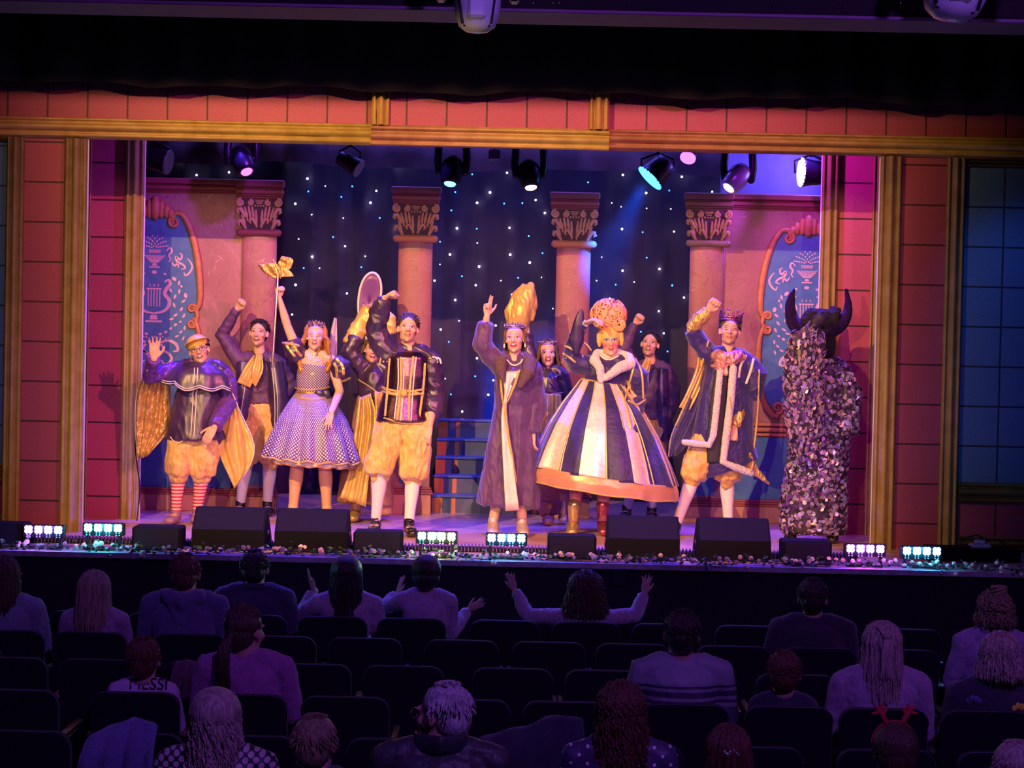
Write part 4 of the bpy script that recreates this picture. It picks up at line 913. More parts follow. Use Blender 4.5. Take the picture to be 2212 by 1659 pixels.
def dots_mat(name, base, dot, sc, rad=.28, attr='guv', rough=.5):
    m = mat(name, base, rough); nt = m.node_tree; L = nt.links.new; b = nt.nodes['Principled BSDF']
    if attr: v = N(nt, 'ShaderNodeAttribute', attribute_name=attr).outputs['Vector']
    else:
        g_ = N(nt, 'ShaderNodeTexCoord'); sp_ = N(nt, 'ShaderNodeSeparateXYZ'); L(g_.outputs['Object'], sp_.inputs[0]); cb_ = N(nt, 'ShaderNodeCombineXYZ'); L(sp_.outputs[0], cb_.inputs[0]); L(sp_.outputs[2], cb_.inputs[1]); v = cb_.outputs[0]
    mu = N(nt, 'ShaderNodeVectorMath', operation='MULTIPLY'); L(v, mu.inputs[0]); mu.inputs[1].default_value = (*sc, 0)
    outs = []
    for off in ((0, 0, 0), (.5, .5, 0)):
        ad = N(nt, 'ShaderNodeVectorMath', operation='ADD'); L(mu.outputs[0], ad.inputs[0]); ad.inputs[1].default_value = off
        fr = N(nt, 'ShaderNodeVectorMath', operation='FRACTION'); L(ad.outputs[0], fr.inputs[0]); su = N(nt, 'ShaderNodeVectorMath', operation='SUBTRACT'); L(fr.outputs[0], su.inputs[0]); su.inputs[1].default_value = (.5, .5, 0)
        ln = N(nt, 'ShaderNodeVectorMath', operation='LENGTH'); L(su.outputs[0], ln.inputs[0]); lt = N(nt, 'ShaderNodeMath', operation='LESS_THAN'); L(ln.outputs['Value'], lt.inputs[0]); lt.inputs[1].default_value = rad*.8; outs.append(lt.outputs[0])
    mx = N(nt, 'ShaderNodeMath', operation='MAXIMUM'); L(outs[0], mx.inputs[0]); L(outs[1], mx.inputs[1])
    mi = N(nt, 'ShaderNodeMix', data_type='RGBA'); L(mx.outputs[0], mi.inputs[0]); mi.inputs[6].default_value = (*base, 1); mi.inputs[7].default_value = (*dot, 1); L(mi.outputs[2], b.inputs['Base Color']); return m
class Fig:
    """one performer; joints are given where the photograph shows them, at the performer's own depth"""
    def __init__(s, Y, J, label, cat='person', group=None, name='person', s_=1.):
        s.Y = Y; s.P = px2(Y); s.k = Y/FPX; s.J = {k: s.P(v) for k, v in J.items()}; s.s = s_; f = s.J.get('foot', s.J['pe'])
        for k in ('ls', 'rs'): s.J[k] = s.J[k]*.86+s.J['ne']*.14+np.array((0, 0, -.006))
        s.root = empty(name, (float(f[0]), Y, STZ), label, cat, group); s.bv = []
    def pt(s, q): return s.J[q] if isinstance(q, str) else s.P(q)
    def body(s, head, skin, build_=1., hands=(), vox=.0058, mo=0, legs=True, **hk):
        J = s.J; b = build_; g = G(); px, py, yaw, pitch, roll, hs = head; hs *= 1.06
        hc = s.P((px, py) if not isinstance(px, tuple) else px); s.Mh = headM(hc, yaw, pitch, roll, hs); s.hs = hs
        head_prims(g, s.Mh, mouth_open=mo*120, **hk)
        nk = np.array(tuple(s.Mh @ Vector((0, .022, -.06)))); ne = J['ne']
        g.sweep([nk, (nk+ne)/2+np.array((0, .008, 0)), ne+np.array((0, .01, 0))], [.050*b*hs, .050*b*hs, .062*b], seg=16)
        ls, rs = J['ls'], J['rs']; ch = J.get('ch', (ls+rs)/2+np.array((0, 0, -.12))); wa = J['wa']; pe = J['pe']; up = (0, 1, 0)
        sw = np.linalg.norm(ls-rs)/2
        g.sweep([ne+np.array((0, .01, -.02)), (ne+ch)/2, ch, (ch+wa)/2, wa, (wa+pe)/2, pe], [(.06*b, .08*b), (.095*b, sw*.82), (.115*b, sw*.86), (.105*b, .15*b), (.095*b, .135*b), (.11*b, .155*b), (.105*b, .16*b)], seg=20, up=up)
        i_ = .013; s.shell = [([ne+np.array((0, .012, -.015)), (ne+ch)/2, ch, (ch+wa)/2, wa, (wa+pe)/2, pe], [(.06*b+i_, .085*b), (.098*b+i_, sw*.84+i_), (.116*b+i_, sw*.88+i_), (.108*b+i_, .152*b+i_), (.098*b+i_, .137*b+i_), (.112*b+i_, .157*b+i_), (.107*b+i_, .16*b+i_)])]
        for k in ('l', 'r'):
            sh = J[k+'s']; s.shell.append(([ne*.72+sh*.28+np.array((0, .01, .008)), ne*.45+sh*.55+np.array((0, .002, .017)), sh], [.052*b+i_*.7, .053*b+i_, .056*b+i_*1.2]))
            g.sweep([ne+np.array((0, .01, -.01)), ne*.45+sh*.55+np.array((0, 0, .015)), sh], [.05*b, .052*b, .055*b], seg=12)
            if k+'e' in J:
                e, w = J[k+'e'], J[k+'w']; g.sweep([sh, sh*.6+e*.4, e], [.055*b, .050*b, .041*b], seg=14); g.sweep([e, e*.7+w*.3, w], [.041*b, .042*b, .028*b], seg=14)
            if legs and k+'h' in J:
                h_, kn, a = J[k+'h'], J[k+'k'], J[k+'a']; g.sweep([h_, h_*.5+kn*.5, kn], [.090*b, .078*b, .056*b], seg=16)
                g.sweep([kn, kn*.68+a*.32+np.array((0, .012, 0)), kn*.35+a*.65, a], [.054*b, .058*b, .044*b, .037*b], seg=14)
                t = J.get(k+'t', a+np.array((0, -.16, -.05))); hl = a+np.array((0, .035, -.045)); g.sweep([hl, a*.5+t*.5+np.array((0, 0, -.008)), t], [(.03, .034), (.03, .042), (.02, .036)], seg=12, up=(0, 0, 1))
        for k, d, n, pose, ts in hands:
            w = J[k+'w']; e = J[k+'e']; dd = (w-e) if d is None else np.array(d, float); hand(g, w, dd, n, 1.08*b*hs, pose, ts)
        box = {}
        def fn(V):
            V2, L_ = face_dent(V, s.Mh, hs, mo); box['L'] = L_; return V2
        o = solid('body', g, skin, s.root, vox, 2, fn=fn)
        a = o.data.attributes.new('hp', 'FLOAT_VECTOR', 'POINT'); a.data.foreach_set('vector', box['L'].astype(np.float32).ravel()); s.bodyo = o
        return o
    def cloth(s, name, m, sw, vox=.009, fold=(.006, 5, (1, 1, .5)), sm=3, parent=None, keep=True, zone=None, shell=0, **kw):
        """sw: list of (points, px radii, flatness); built as one cloth surface"""
        g = G()
        if shell:
            for i, (p_, r_) in enumerate(s.shell):
                if i == 0: g.sweep(p_[:shell], r_[:shell], seg=24, up=(0, 1, 0), rnd=False)
                else: g.sweep(p_, r_, seg=16)
        for q in sw:
            pts, rads, fl_ = q[0], q[1], (q[2] if len(q) > 2 else 1)
            P = [s.pt(p) for p in pts]; rads = rads if hasattr(rads, '__len__') else [rads]*len(P)
            kk = s.k*(.86 if 'sleeves' in name or name == 'shirt' else 1)
            rc = fl_ == 1 and rads[-1] < 9
            if fl_ == 1: g.sweep(P, [r*kk for r in rads], seg=18, rnd=rc)
            else: g.sweep(P, [(r*s.k*fl_, r*s.k) for r in rads], seg=22, up=(0, 1, 0), rnd=False)
        o = solid(name, g, m, parent or s.root, vox, sm, fold, zone=zone, **kw)
        if keep: s.bv.append(bvh(o))
        return o
    def hit(s, px, py, off=.004, dflt=0):
        d = ray(px, py).normalized(); best = None
        for b in s.bv:
            h = b.ray_cast(CP, d)
            if h[0] is not None and (best is None or h[3] < best[1]): best = (h[0], h[3])
        return np.array(tuple(best[0]-d*off)) if best else s.P((px, py, dflt))
    def trim(s, name, m, lines, r=.005, off=.003, parent=None, flat=None, dflt=0, step=14, **kw):
        """cords and braid laid on the clothes along the given picture lines"""
        o = None
        for ln in lines:
            g = G(); q = [(a[0], a[1]) for a in spl([(x, y, 0) for x, y in ln], max(2, step//max(1, len(ln)-1)))]
            P = [s.hit(x, y, off, dflt) for x, y in q]; P = np.array(P)
            for _ in range(2):
                if len(P) > 3: P[1:-1, 1] = (P[:-2, 1]+2*P[1:-1, 1]+P[2:, 1])/4
            g.sweep(P, r if flat is None else [(r*flat, r)]*len(P), seg=8, up=None if flat is None else (0, 1, 0))
            o = build(name, g, m, parent or s.root, smooth=True, **kw)
        return o
    def sheet(s, name, m, L_, R_, n=28, fold=(.02, 5), thick=.006, bow=0, parent=None, keep=False, fseed=0, **kw):
        """hanging cloth between a left and a right outline"""
        a = np.array([s.P(t) for t in L_]); b = np.array([s.P(t) for t in R_]); a = np.array(spl(a, 5)); b = np.array(spl(b, 5)); k = min(len(a), len(b))
        rs = lambda q: np.stack([np.interp(np.linspace(0, len(q)-1, 26), np.arange(len(q)), q[:, c_]) for c_ in range(3)], 1)
        a = rs(a); b = rs(b); r = np.random.RandomState(fseed); ph = r.rand(3)*6
        P = np.zeros((26, n, 3))
        for i in range(26):
            for j in range(n):
                u = j/(n-1); p = a[i]*(1-u)+b[i]*u; v = i/25
                p[1] += fold[0]*(math.sin(u*fold[1]*6.28+ph[0]+.8*math.sin(v*3+ph[1]))+.25*math.sin(u*fold[1]*(11 if n > 20 else 4)+ph[2]+v*4))*(.4+.6*math.sin(math.pi*min(1, v+.15)))-bow*math.sin(math.pi*u)
                P[i, j] = p
        o = build(name, G().grid(P, thick), m, parent or s.root, smooth=True, **kw); guv(o, 26, n)
        if keep: s.bv.append(bvh(o))
        return o
    def skirt(s, name, mats, rings, n=120, nf=14, amp=.05, ratio=.72, thick=.006, gores=None, parent=None, nr=24, keep=True, yo=0, fpow=1.3, **kw):
        """rings: (cx, cy, half width px, tilt px) top to hem"""
        A = np.array(spl([np.array(r) for r in rings], 8)) if False else None
        Rg = np.array(rings, float); t = np.linspace(0, 1, len(Rg)); T = np.linspace(0, 1, nr); I = np.stack([np.interp(T, t, Rg[:, q]) for q in range(4)], 1); P = np.zeros((nr, n, 3)); r_ = np.random.RandomState(3); ph = r_.rand(nf+3)*.8
        for i in range(nr):
            cx, cy, hw, tl = I[i]; c = s.P((cx, cy, yo))
            for j in range(n):
                f = 2*math.pi*j/n; w = 1+amp*(T[i]**fpow)*math.sin(nf*f+ph[j*nf//n]*.6)+amp*.4*(T[i]**fpow)*math.sin(nf*2.3*f+1)
                P[i, j] = (c[0]+hw*s.k*w*math.cos(f), c[1]+hw*s.k*w*ratio*math.sin(f), c[2]-tl*s.k*math.cos(f)+.4*hw*s.k*amp*T[i]**2*math.sin(nf*f))
        g = G().grid(P, thick, wrap=True)
        if gores:
            nfc = (nr-1)*n; mi = [gores(2*math.pi*((q % nfc) % n+.5)/n) for q in range(2*nfc)]; g.mi = mi+[0]*(len(g.f)-2*nfc)
        o = build(name, g, mats, parent or s.root, smooth=True, **kw); guv(o, nr, n)
        if keep: s.bv.append(bvh(o))
        s.hem = P[-1]; return o
def locks(g, Mh, N_=140, L_=.2, r=.0065, amax=125, spread=.25, curl=0, cf=60, t1=1.75, seed=1, R3=(.086, .103, .096), c=(0, .022, .034), pull=None, t0=(.05, 1.1), jit=.004, lower=.0, inward=0):
    q = random.Random(seed); am = R(amax); Ms = G()
    for i in range(N_):
        az = q.uniform(-math.pi, math.pi); a0 = q.uniform(*t0); T1 = t1*q.uniform(.9, 1.05); pts = []; sg = 1 if az > 0 else -1; ph = q.uniform(0, 6.28); rr_ = 1+q.uniform(-.02, .06)
        n1 = 6; l = L_*q.uniform(.8, 1.05)
        for k in range(n1+1):
            t = a0+(T1-a0)*k/n1; e = az if abs(az) < am else az+(sg*am-az)*min(1, (t/1.1))**.8
            pts.append([c[0]+R3[0]*rr_*math.sin(t)*math.sin(e), c[1]+R3[1]*rr_*math.sin(t)*math.cos(e), c[2]+R3[2]*rr_*math.cos(t)])
        if l > .01:
            n2 = max(2, int(l/.03)); p = pts[-1]; ox_, oy_ = p[0]*spread, (p[1]-c[1])*spread*.6
            for k in range(1, n2+1):
                f = k/n2; pts.append([p[0]+ox_*f-inward*p[0]*f*f, p[1]+oy_*f, p[2]-l*f])
        if pull is not None:
            tx, ty, tz = pull; pts = pts[:5]+[[(pts[4][0]*(1-f)+tx*f), (pts[4][1]*(1-f)+ty*f), pts[4][2]*(1-f)+tz*f] for f in (.4, .75, 1)]
        if curl:
            pts = spl(pts, 3); out = []
            for k, p in enumerate(pts): a = k*.012*cf+ph; f = min(1, k/6); out.append([p[0]+curl*f*math.cos(a), p[1]+curl*f*math.sin(a), p[2]+curl*.3*math.sin(a*1.3)])
            pts = out
        pts = [[a+q.uniform(-jit, jit)*.5 for a in p] for p in pts]
        m_ = len(pts); Ms.sweep(pts, [r*(.7+.3*math.sin(math.pi*min(1, k/m_+.2)))*(1 if k < m_-1 else .4) for k in range(m_)], seg=5)
    Ms.xf(Mh); g.add(Ms.verts(), Ms.f); return g
def hair_cap(g, Mh, big=1., low=True, up=0):
    h = G(); h.ell((0, .028, .045+up), (.0835*big, .097*big, .081*big), seg=28, ring=16)
    if low: h.ell((0, .050, -.005), (.070*big, .074*big, .078*big), seg=24, ring=14)
    h.xf(Mh); g.add(h.verts(), h.f); return g
def hair_mat(name, c, rough=.45):
    return mat(name, c, rough, col2=tuple(x*.55 for x in c), nscale=70, stretch=(1, 1, .15), bump=.6, bscale=160, bstretch=(1, 1, .1), spec=.6)
def short_hair(fig, m, quiff=0, seed=1, r=.007, n=260, name='hair', parent=None, fringe=0):
    g = G(); hair_cap(g, fig.Mh); q = random.Random(seed); h = G()
    for i in range(n):
        az = q.uniform(-math.pi, math.pi); t = q.uniform(.0, 1.15) if abs(az) > 1.9 else q.uniform(0, 1.65); R3 = (.083, .097, .082); c = (0, .028, .045)
        if abs(az) > 2.1 and t > .80: t = q.uniform(0, .80)
        p = np.array((c[0]+R3[0]*math.sin(t)*math.sin(az), c[1]+R3[1]*math.sin(t)*math.cos(az), c[2]+R3[2]*math.cos(t))); nn = (p-np.array(c)); nn /= np.linalg.norm(nn)
        dv = np.array((q.uniform(-.3, .3)+.3*math.sin(az), -.5 if not quiff else .8, -.35 if not quiff else (.22 if abs(az) > 2 else -.1))) if abs(az) > 1.5 else np.array((.2*math.sin(az), .1, -1)); L_ = q.uniform(.016, .03)*(1.5 if quiff and abs(az) > 2 else 1)*(1+fringe*(abs(az) > 2))
        h.sweep([p-nn*.004, p+nn*.006+dv*L_*.4, p+nn*(.008 if not fringe else .004)+dv*L_], [r, r*.8, r*.3], seg=5)
    h.xf(fig.Mh); g.add(h.verts(), h.f); return build(name, g, m, parent or fig.root, smooth=True)
# ================================================================== the cast
M['velvet'] = mat('violet_velvet', (.075, .026, .13), .55, col2=(.11, .04, .18), nscale=7, bump=.4, bscale=26, bstretch=(1, 1, .4), sheen=.4)
M['satin'] = mat('dark_violet_satin', (.036, .016, .065), .36, col2=(.065, .03, .11), nscale=6, bump=.6, bscale=9, bstretch=(1, 1, .3), spec=.8)
M['navy'] = mat('royal_navy_velvet', (.014, .006, .10), .5, col2=(.028, .010, .17), nscale=9, bump=.4, bscale=30, sheen=.5)
M['plum'] = mat('plum_shirt_cotton', (.085, .032, .10), .6, col2=(.12, .045, .14), nscale=8, bump=.4, bscale=18)
M['gold_satin'] = mat('gold_satin', (.70, .44, .10), .42, metal=.3, col2=(.80, .54, .16), nscale=6, bump=.9, bscale=16, bstretch=(1, 1, .45))
M['gold_velvet'] = mat('gold_velvet', (.66, .38, .09), .5, col2=(.82, .55, .20), nscale=14, bump=.9, bscale=24, bstretch=(1, 1, .5), sheen=.3)
M['gold_lame'] = mat('crinkled_gold_lame', (.82, .56, .18), .34, metal=.55, col2=(.66, .38, .12), nscale=14, bump=1.3, bscale=34, bstretch=(1, .6, .5))
M['gold_braid'] = mat('gold_braid', (.78, .55, .20), .4, metal=.4, bump=.6, bscale=150)
M['cream_braid'] = mat('cream_braid', (.80, .70, .62), .5)
M['fur'] = mat('white_fur', (.86, .80, .80), .95, col2=(.74, .66, .68), nscale=60, bump=.9, bscale=110, sheen=.5)
M['tights'] = mat('white_tights', (.80, .74, .76), .6); M['tan_tights'] = mat('tan_tights', (.66, .36, .20), .5); M['pink_tights'] = mat('rose_tights', (.62, .16, .26), .5)
M['patent'] = mat('black_patent', (.012, .01, .014), .12, spec=.9); M['blackfur'] = mat('black_fur', (.012, .008, .02), .8, bump=1, bscale=120)
M['pearl'] = mat('pearl', (.9, .85, .8), .15, coat=.6); M['seqg'] = sequin_mat('gold_sequins', (.80, .50, .12), (.95, .72, .32), 130, .35, .35); M['seqd'] = sequin_mat('dark_plum_sequins', (.10, .04, .12), (.35, .18, .32), 110, .3)
M['seqp'] = sequin_mat('blush_foil_sequins', (.86, .66, .60), (1, .90, .86), 46, .4, .35)
M['crown_m'] = mat('tarnished_crown', (.45, .16, .30), .3, metal=.9); M['tiara_m'] = mat('bright_tiara', (.9, .75, .6), .15, metal=1)
M['brown_hair'] = hair_mat('dark_brown_hair', (.07, .035, .02)); M['black_hair'] = hair_mat('near_black_hair', (.022, .014, .012)); M['red_hair'] = hair_mat('copper_curls', (.62, .24, .07)); M['mouse_hair'] = hair_mat('mid_brown_hair', (.15, .075, .035)); M['grey_hair'] = hair_mat('greying_hair', (.12, .09, .08))
def ring_band(fig, name, m, z0, rx, ry, spikes, hgt, base=.012, tilt=0, c=(0, .02), parent=None, a0=-80, a1=80, ball=0, cross=True, sm=.003):
    """crown or tiara on the head, in head space; angles measured from the front"""
    g = G(); n = 40; A = [R(a0+(a1-a0)*i/n) for i in range(n+1)]
    def P(a, z, k=1): return (c[0]+rx*k*math.sin(a), c[1]-ry*k*math.cos(a)+tilt*(z-z0), z)
    g.sweep([P(a, z0) for a in A], base*.5, seg=6); g.sweep([P(a, z0+base) for a in A], base*.35, seg=6)
    for i in range(spikes):
        a = R(a0+(a1-a0)*(i+.5)/spikes); w = R((a1-a0)/spikes)*.5; h = hgt*(1 if not ball else (.55+.45*math.cos(math.radians((i-(spikes-1)/2)*160/spikes))))*(1 if i % 2 == 0 or not cross else .72)
        g.sweep([P(a-w, z0+base*.5), P(a, z0+h, 1.04)], [sm*1.3, sm], seg=6); g.sweep([P(a+w, z0+base*.5), P(a, z0+h, 1.04)], [sm*1.3, sm], seg=6)
        g.ell(P(a, z0+h, 1.04), sm*2.2, seg=8, ring=6); g.ell(P(a, z0+base*1.6, 1.01), sm*1.8, seg=8, ring=6)
    g.xf(fig.Mh); return build(name, g, m, parent or fig.root, smooth=True)
def shoe(f, k, m, name='shoe', heel=0, boot=0, laces=False):
    a, t = f.J[k+'a'], f.J.get(k+'t', f.J[k+'a']+np.array((0, -.16, -.06))); fl_ = STZ+.03; g = G(); hl = a+np.array((0, .03, 0)); hl[2] = fl_+heel+.012; tt = t.copy(); tt[1] -= .012; tt[2] = fl_+.006; mid = (hl+tt)/2; mid[2] = fl_+.01+heel*.4
    g.sweep([hl, mid, tt], [(.036, .046), (.042, .056), (.032, .048)], seg=14, up=(0, 0, 1)); top = a.copy(); top[2] = a[2]+(boot or .01); g.sweep([hl+np.array((0, -.01, .02)), a*.6+hl*.4, top], [.046, .046, .047 if not boot else .058], seg=14)
    if heel: hb = hl.copy(); hb[2] = STZ+.006; g.sweep([hl, hb], [.024, .014], seg=10)
    o = solid(name, g, m, f.root, .007, 2)
    if laces:
        g = G(); c = a*.45+tt*.55
        for q in range(3):
            p = a*(.75-.16*q)+tt*(.25+.16*q)+np.array((0, -.012, .035-.006*q)); g.sweep([p+np.array((-.02, 0, 0)), p+np.array((.02, 0, .004))], .0035, seg=6)
        g.sweep([a*.80+tt*.20+np.array((0, -.014, .040)), a*.43+tt*.57+np.array((0, -.012, .020))], .003, seg=6); p = a*.75+tt*.25+np.array((0, -.014, .037)); [g.sweep([p, p+np.array((s*.025, -.01, .012)), p+np.array((s*.03, -.015, -.012))], .0035, seg=6) for s in (-1, 1)]; build('laces', g, M['metal'], o, smooth=True)
    return o
def leg_sleeves(f, name, m, r0=25, r1=15, top=None, **kw):
    g = G()
    for k in ('l', 'r'):
        kn, a = f.J[k+'k'], f.J[k+'a']; g = G(); b = top or 0; st = kn*(1-b)+f.J[k+'h']*b
        g.sweep([st, kn, kn*.66+a*.34+np.array((0, .012, 0)), kn*.35+a*.65, a+np.array((0, 0, -.01))], [.066, .060, .0625, .048, .041], seg=16); solid(name, g, m, f.root, .009, 2, **kw)
def breeches(f, m, puff=1., name='breeches', lo=.12, **kw):
    g = G(); J = f.J; g.sweep([J['wa']*.3+J['pe']*.7+np.array((0, 0, .05)), J['pe'], (J['lh']+J['rh'])/2+np.array((0, 0, -.05))], [(.105, .145), (.115, .16), (.11, .155)], seg=20, up=(0, 1, 0))
    for k in ('l', 'r'):
        h_, kn, a = J[k+'h'], J[k+'k'], J[k+'a']; e = kn*(1-lo)+a*lo
        g.sweep([h_, h_*.5+kn*.5, kn+np.array((0, 0, .03)), e+np.array((0, 0, .03)), e], [.100*puff, .108*puff, .108*puff, .098*puff, .064], seg=20)
    o = solid(name, g, m, f.root, .009, 3, [(.020, 4.5, (1, 1, .35)), (.009, 10, (1, 1, .6))], **kw); f.bv.append(bvh(o)); return o
def collar(f, m, name='shirt_collar', sp=1.):
    """two turned-down collar points"""
    g = G(); ne = f.J['ne']
    for s in (-1, 1):
        a = ne+np.array((s*.02*sp, -.075, -.012)); b_ = ne+np.array((s*.075*sp, -.03, .045)); c = ne+np.array((s*.085*sp, -.085, -.045)); d = ne+np.array((s*.055*sp, .04, .055))
        g.add([a, b_, d, c, a+np.array((0, -.008, -.004)), b_+np.array((0, -.008, .004)), c+np.array((0, -.008, 0))], [(0, 1, 3), (1, 2, 3), (4, 6, 5), (0, 4, 5, 1), (0, 3, 6, 4), (1, 5, 6, 3)])
    g.sweep([ne+np.array((-.075, -.02, .03)), ne+np.array((-.05, .05, .05)), ne+np.array((.05, .05, .05)), ne+np.array((.075, -.02, .03))], .014, seg=8); return build(name, g, m, f.root)
A_SK = (.74, .43, .30)

# ---------------------------------------------------------------- 1 man in the gold cap and scalloped capelet
f = Fig(15.85, dict(ne=(432, 786), ls=(376, 800), rs=(487, 803), ch=(432, 838), wa=(428, 880), pe=(424, 915), le=(322, 812, -.18), lw=(333, 776, -.32), re=(494, 866, .02), rw=(464, 922, -.24),
    lh=(402, 918), rh=(450, 918), lk=(386, 1012, -.08), rk=(437, 1016, .0), la=('F', 380, .10, -.02), lt=('F', 366, .03, -.20), ra=('F', 426, .10, .10), rt=('F', 424, .03, -.06), foot=('F', 405, 0, 0)),
    'person in mustard cap, round glasses and dark scalloped capelet, waving an open hand')
skin = face_mat('skin_of_cap_man', A_SK, mouth=(.020, .008), brow=(.06, .035, .02), blush=.35)
f.body((430, 757, 6, 4, -14, .98), skin, 1.0, [('l', (.02, -.05, 1), (.2, -1, .1), 'wave', 1), ('r', (-.55, -.25, -.9), (.35, .9, 0), 'relax', -1)], mo=.004)
short_hair(f, M['black_hair'], seed=2)
g = G(); g.ell((0, .022, .062), (.092, .104, .076), seg=28, ring=14); g.sweep([(-.075, -.045, .075), (-.04, -.095, .078), (0, -.112, .082), (.04, -.095, .078), (.075, -.045, .075)], [(.008, .030)]*5, seg=12, up=(0, 0, 1)); g.xf(f.Mh @ Matrix.Rotation(R(-6), 4, 'Y')); cp = solid('cap', g, mat('mustard_cap', (.72, .46, .05), .5), f.root, .006, 2)
g = G(); q = [(.02+.0*math.cos(t), 0, 0) for t in (0,)]
for s in (-1, 1): g.sweep([(s*.034+.0235*math.cos(t), -.098, .002+.019*math.sin(t)) for t in (2*math.pi*i/20 for i in range(20))], .0022, seg=6, closed=True); g.sweep([(s*.056, -.096, .006), (s*.080, -.03, .006), (s*.084, .01, .0)], .002, seg=6)
g.sweep([(-.011, -.099, .004), (0, -.103, .007), (.011, -.099, .004)], .0022, seg=6); g.xf(f.Mh); build('glasses', g, mat('brown_glasses_frame', (.12, .04, .02), .3), f.root, smooth=True)
leg_sleeves(f, 'striped_sock', None or mat('tmp_sock', (1, 1, 1)), top=0)
sk = bpy.data.materials['tmp_sock']; sk.name = 'red_and_white_striped_sock'; nt = sk.node_tree; gg = N(nt, 'ShaderNodeNewGeometry'); sp = N(nt, 'ShaderNodeSeparateXYZ'); nt.links.new(gg.outputs['Position'], sp.inputs[0]); mm = N(nt, 'ShaderNodeMath', operation='FLOORED_MODULO'); nt.links.new(sp.outputs[2], mm.inputs[0]); mm.inputs[1].default_value = .030; ll = N(nt, 'ShaderNodeMath', operation='LESS_THAN'); nt.links.new(mm.outputs[0], ll.inputs[0]); ll.inputs[1].default_value = .016; mx = N(nt, 'ShaderNodeMix', data_type='RGBA'); nt.links.new(ll.outputs[0], mx.inputs[0]); mx.inputs[6].default_value = (.80, .62, .60, 1); mx.inputs[7].default_value = (.62, .04, .08, 1); nt.links.new(mx.outputs[2], nt.nodes['Principled BSDF'].inputs['Base Color'])
for k in 'lr': shoe(f, k, mat('mauve_buckled_shoe', (.30, .16, .32), .4), 'shoe')
breeches(f, M['gold_velvet'], 1.05, lo=.16)
f.cloth('tunic', M['satin'], shell=6, sw=[(['ne', 'ch', 'wa', 'pe', (424, 948)], [30, 46, 54, 60, 66], .74), ([(450, 935), (460, 955), (466, 974)], [34, 24, 8], .9), ([(395, 935), (384, 950), (374, 962)], [34, 22, 7], .9)], fold=[(.010, 2.6, (1, 1, .3)), (.004, 9, (1, 1, .5))])
f.cloth('sleeves', mat('purple_sleeve_satin', (.12, .04, .26), .3, bump=.4, bscale=18), [(['ls', 'le', 'lw'], [22, 20, 17]), (['rs', (492, 835), 're', 'rw'], [22, 24, 24, 18])], fold=(.007, 8, (1, 1, 1)))
P = []                                               # scalloped capelet
n = 96; T = [0, .25, .5, .75, 1]; rg = [(432, 782, 22, .8), (432, 792, 44, .75), (431, 806, 64, .68), (428, 822, 74, .66), (426, 838, 80, .64)]
for i in range(20):
    t = i/19; v = [np.interp(t, T, [r_[q] for r_ in rg]) for q in range(4)]; c = f.P((v[0], v[1])); row = []
    for j in range(n):
        a = 2*math.pi*j/n; sc_ = t**2*.030*abs(math.sin(a*4.5)); rr_ = v[2]*f.k*(1+.05*t*math.sin(9*a)); row.append((c[0]+rr_*math.cos(a), c[1]+rr_*v[3]*math.sin(a)*1.0-.02, c[2]-sc_+.25*t*0+(.0 if math.cos(a) > -.2 else (-math.cos(a)-.2)*.10*t)))
    P.append(row)
P = np.array(P); g = G().grid(P, .006, wrap=True); cpl = build('capelet', g, M['satin'], f.root, smooth=True); f.bv.append(bvh(cpl))
for off, dz in ((.012, .012), (.012, .030)):
    build('capelet_braid', G().sweep([(p[0]*1+0, p[1]-.008*(1 if p[1] < f.Y else -1), p[2]+dz) for p in P[-1]], .0045, seg=6, closed=True), M['cream_braid'], cpl, smooth=True)
f.trim('front_braid', M['cream_braid'], [[(420, 795), (418, 840), (416, 880), (412, 940)], [(427, 795), (425, 840), (423, 880), (419, 942)]], .005)
f.trim('hem_braid', M['cream_braid'], [[(368, 944), (385, 958), (416, 940), (435, 955), (458, 974), (482, 958)]], .005)
collar(f, mat('purple_collar', (.20, .07, .36), .35))
f.sheet('hanging_sleeve', M['gold_lame'], [(318, 800, -.12), (298, 840, -.05), (293, 900, 0), (298, 992, 0)], [(366, 812, -.05), (366, 870, 0), (362, 930, 0), (318, 985, 0)], fold=(.025, 4), fseed=1, label='hanging sleeve with gold lining spread at the left')
f.sheet('hanging_sleeve', M['gold_satin'], [(498, 852, -.02), (492, 900, -.05), (470, 962, -.02), (500, 1040, .02), (506, 1052, .02)], [(502, 852, .02), (522, 900, .05), (548, 960, .05), (540, 1005, .04), (507, 1054, .02)], fold=(.018, 3), fseed=4, bow=.03, label='kite-shaped gold sleeve lining at the right')
f.trim('sleeve_edging', M['cream_braid'], [[(502, 850), (524, 900), (549, 962), (538, 1010), (506, 1054)], [(318, 800), (297, 845), (292, 905), (297, 994)]], .005, dflt=.03)

# ---------------------------------------------------------------- 2 dancer with gold cravat, back left
f = Fig(16.7, dict(ne=(560, 770), ls=(512, 785), rs=(608, 787), wa=(563, 850), pe=(565, 893), le=(480, 722, .02), lw=(512, 668, -.05), re=(630, 832, .05), rw=(606, 868, -.05), lh=(545, 895), rh=(588, 895), lk=(532, 990, -.05), rk=(584, 992), la=('F', 519, .10, 0), lt=('F', 512, .03, -.14), ra=('F', 577, .10, .02), rt=('F', 580, .03, -.14), foot=('F', 555, 0, 0)),
    'smiling dark-haired person in long waistcoat and gold cravat, fist raised, behind the capelet wearer')
f.body((559, 720, -4, 6, 2, .97), face_mat('skin_of_cravat_man', A_SK, mouth=(.021, .010), brow=(.05, .03, .02)), .96, [('l', (.55, -.2, .8), (.2, -1, 0), 'fist', 1), ('r', (-.5, -.2, -.6), (0, 1, .1), 'relax', -1)], mo=.005, vox=.0065)
short_hair(f, M['black_hair'], seed=5, fringe=.8)
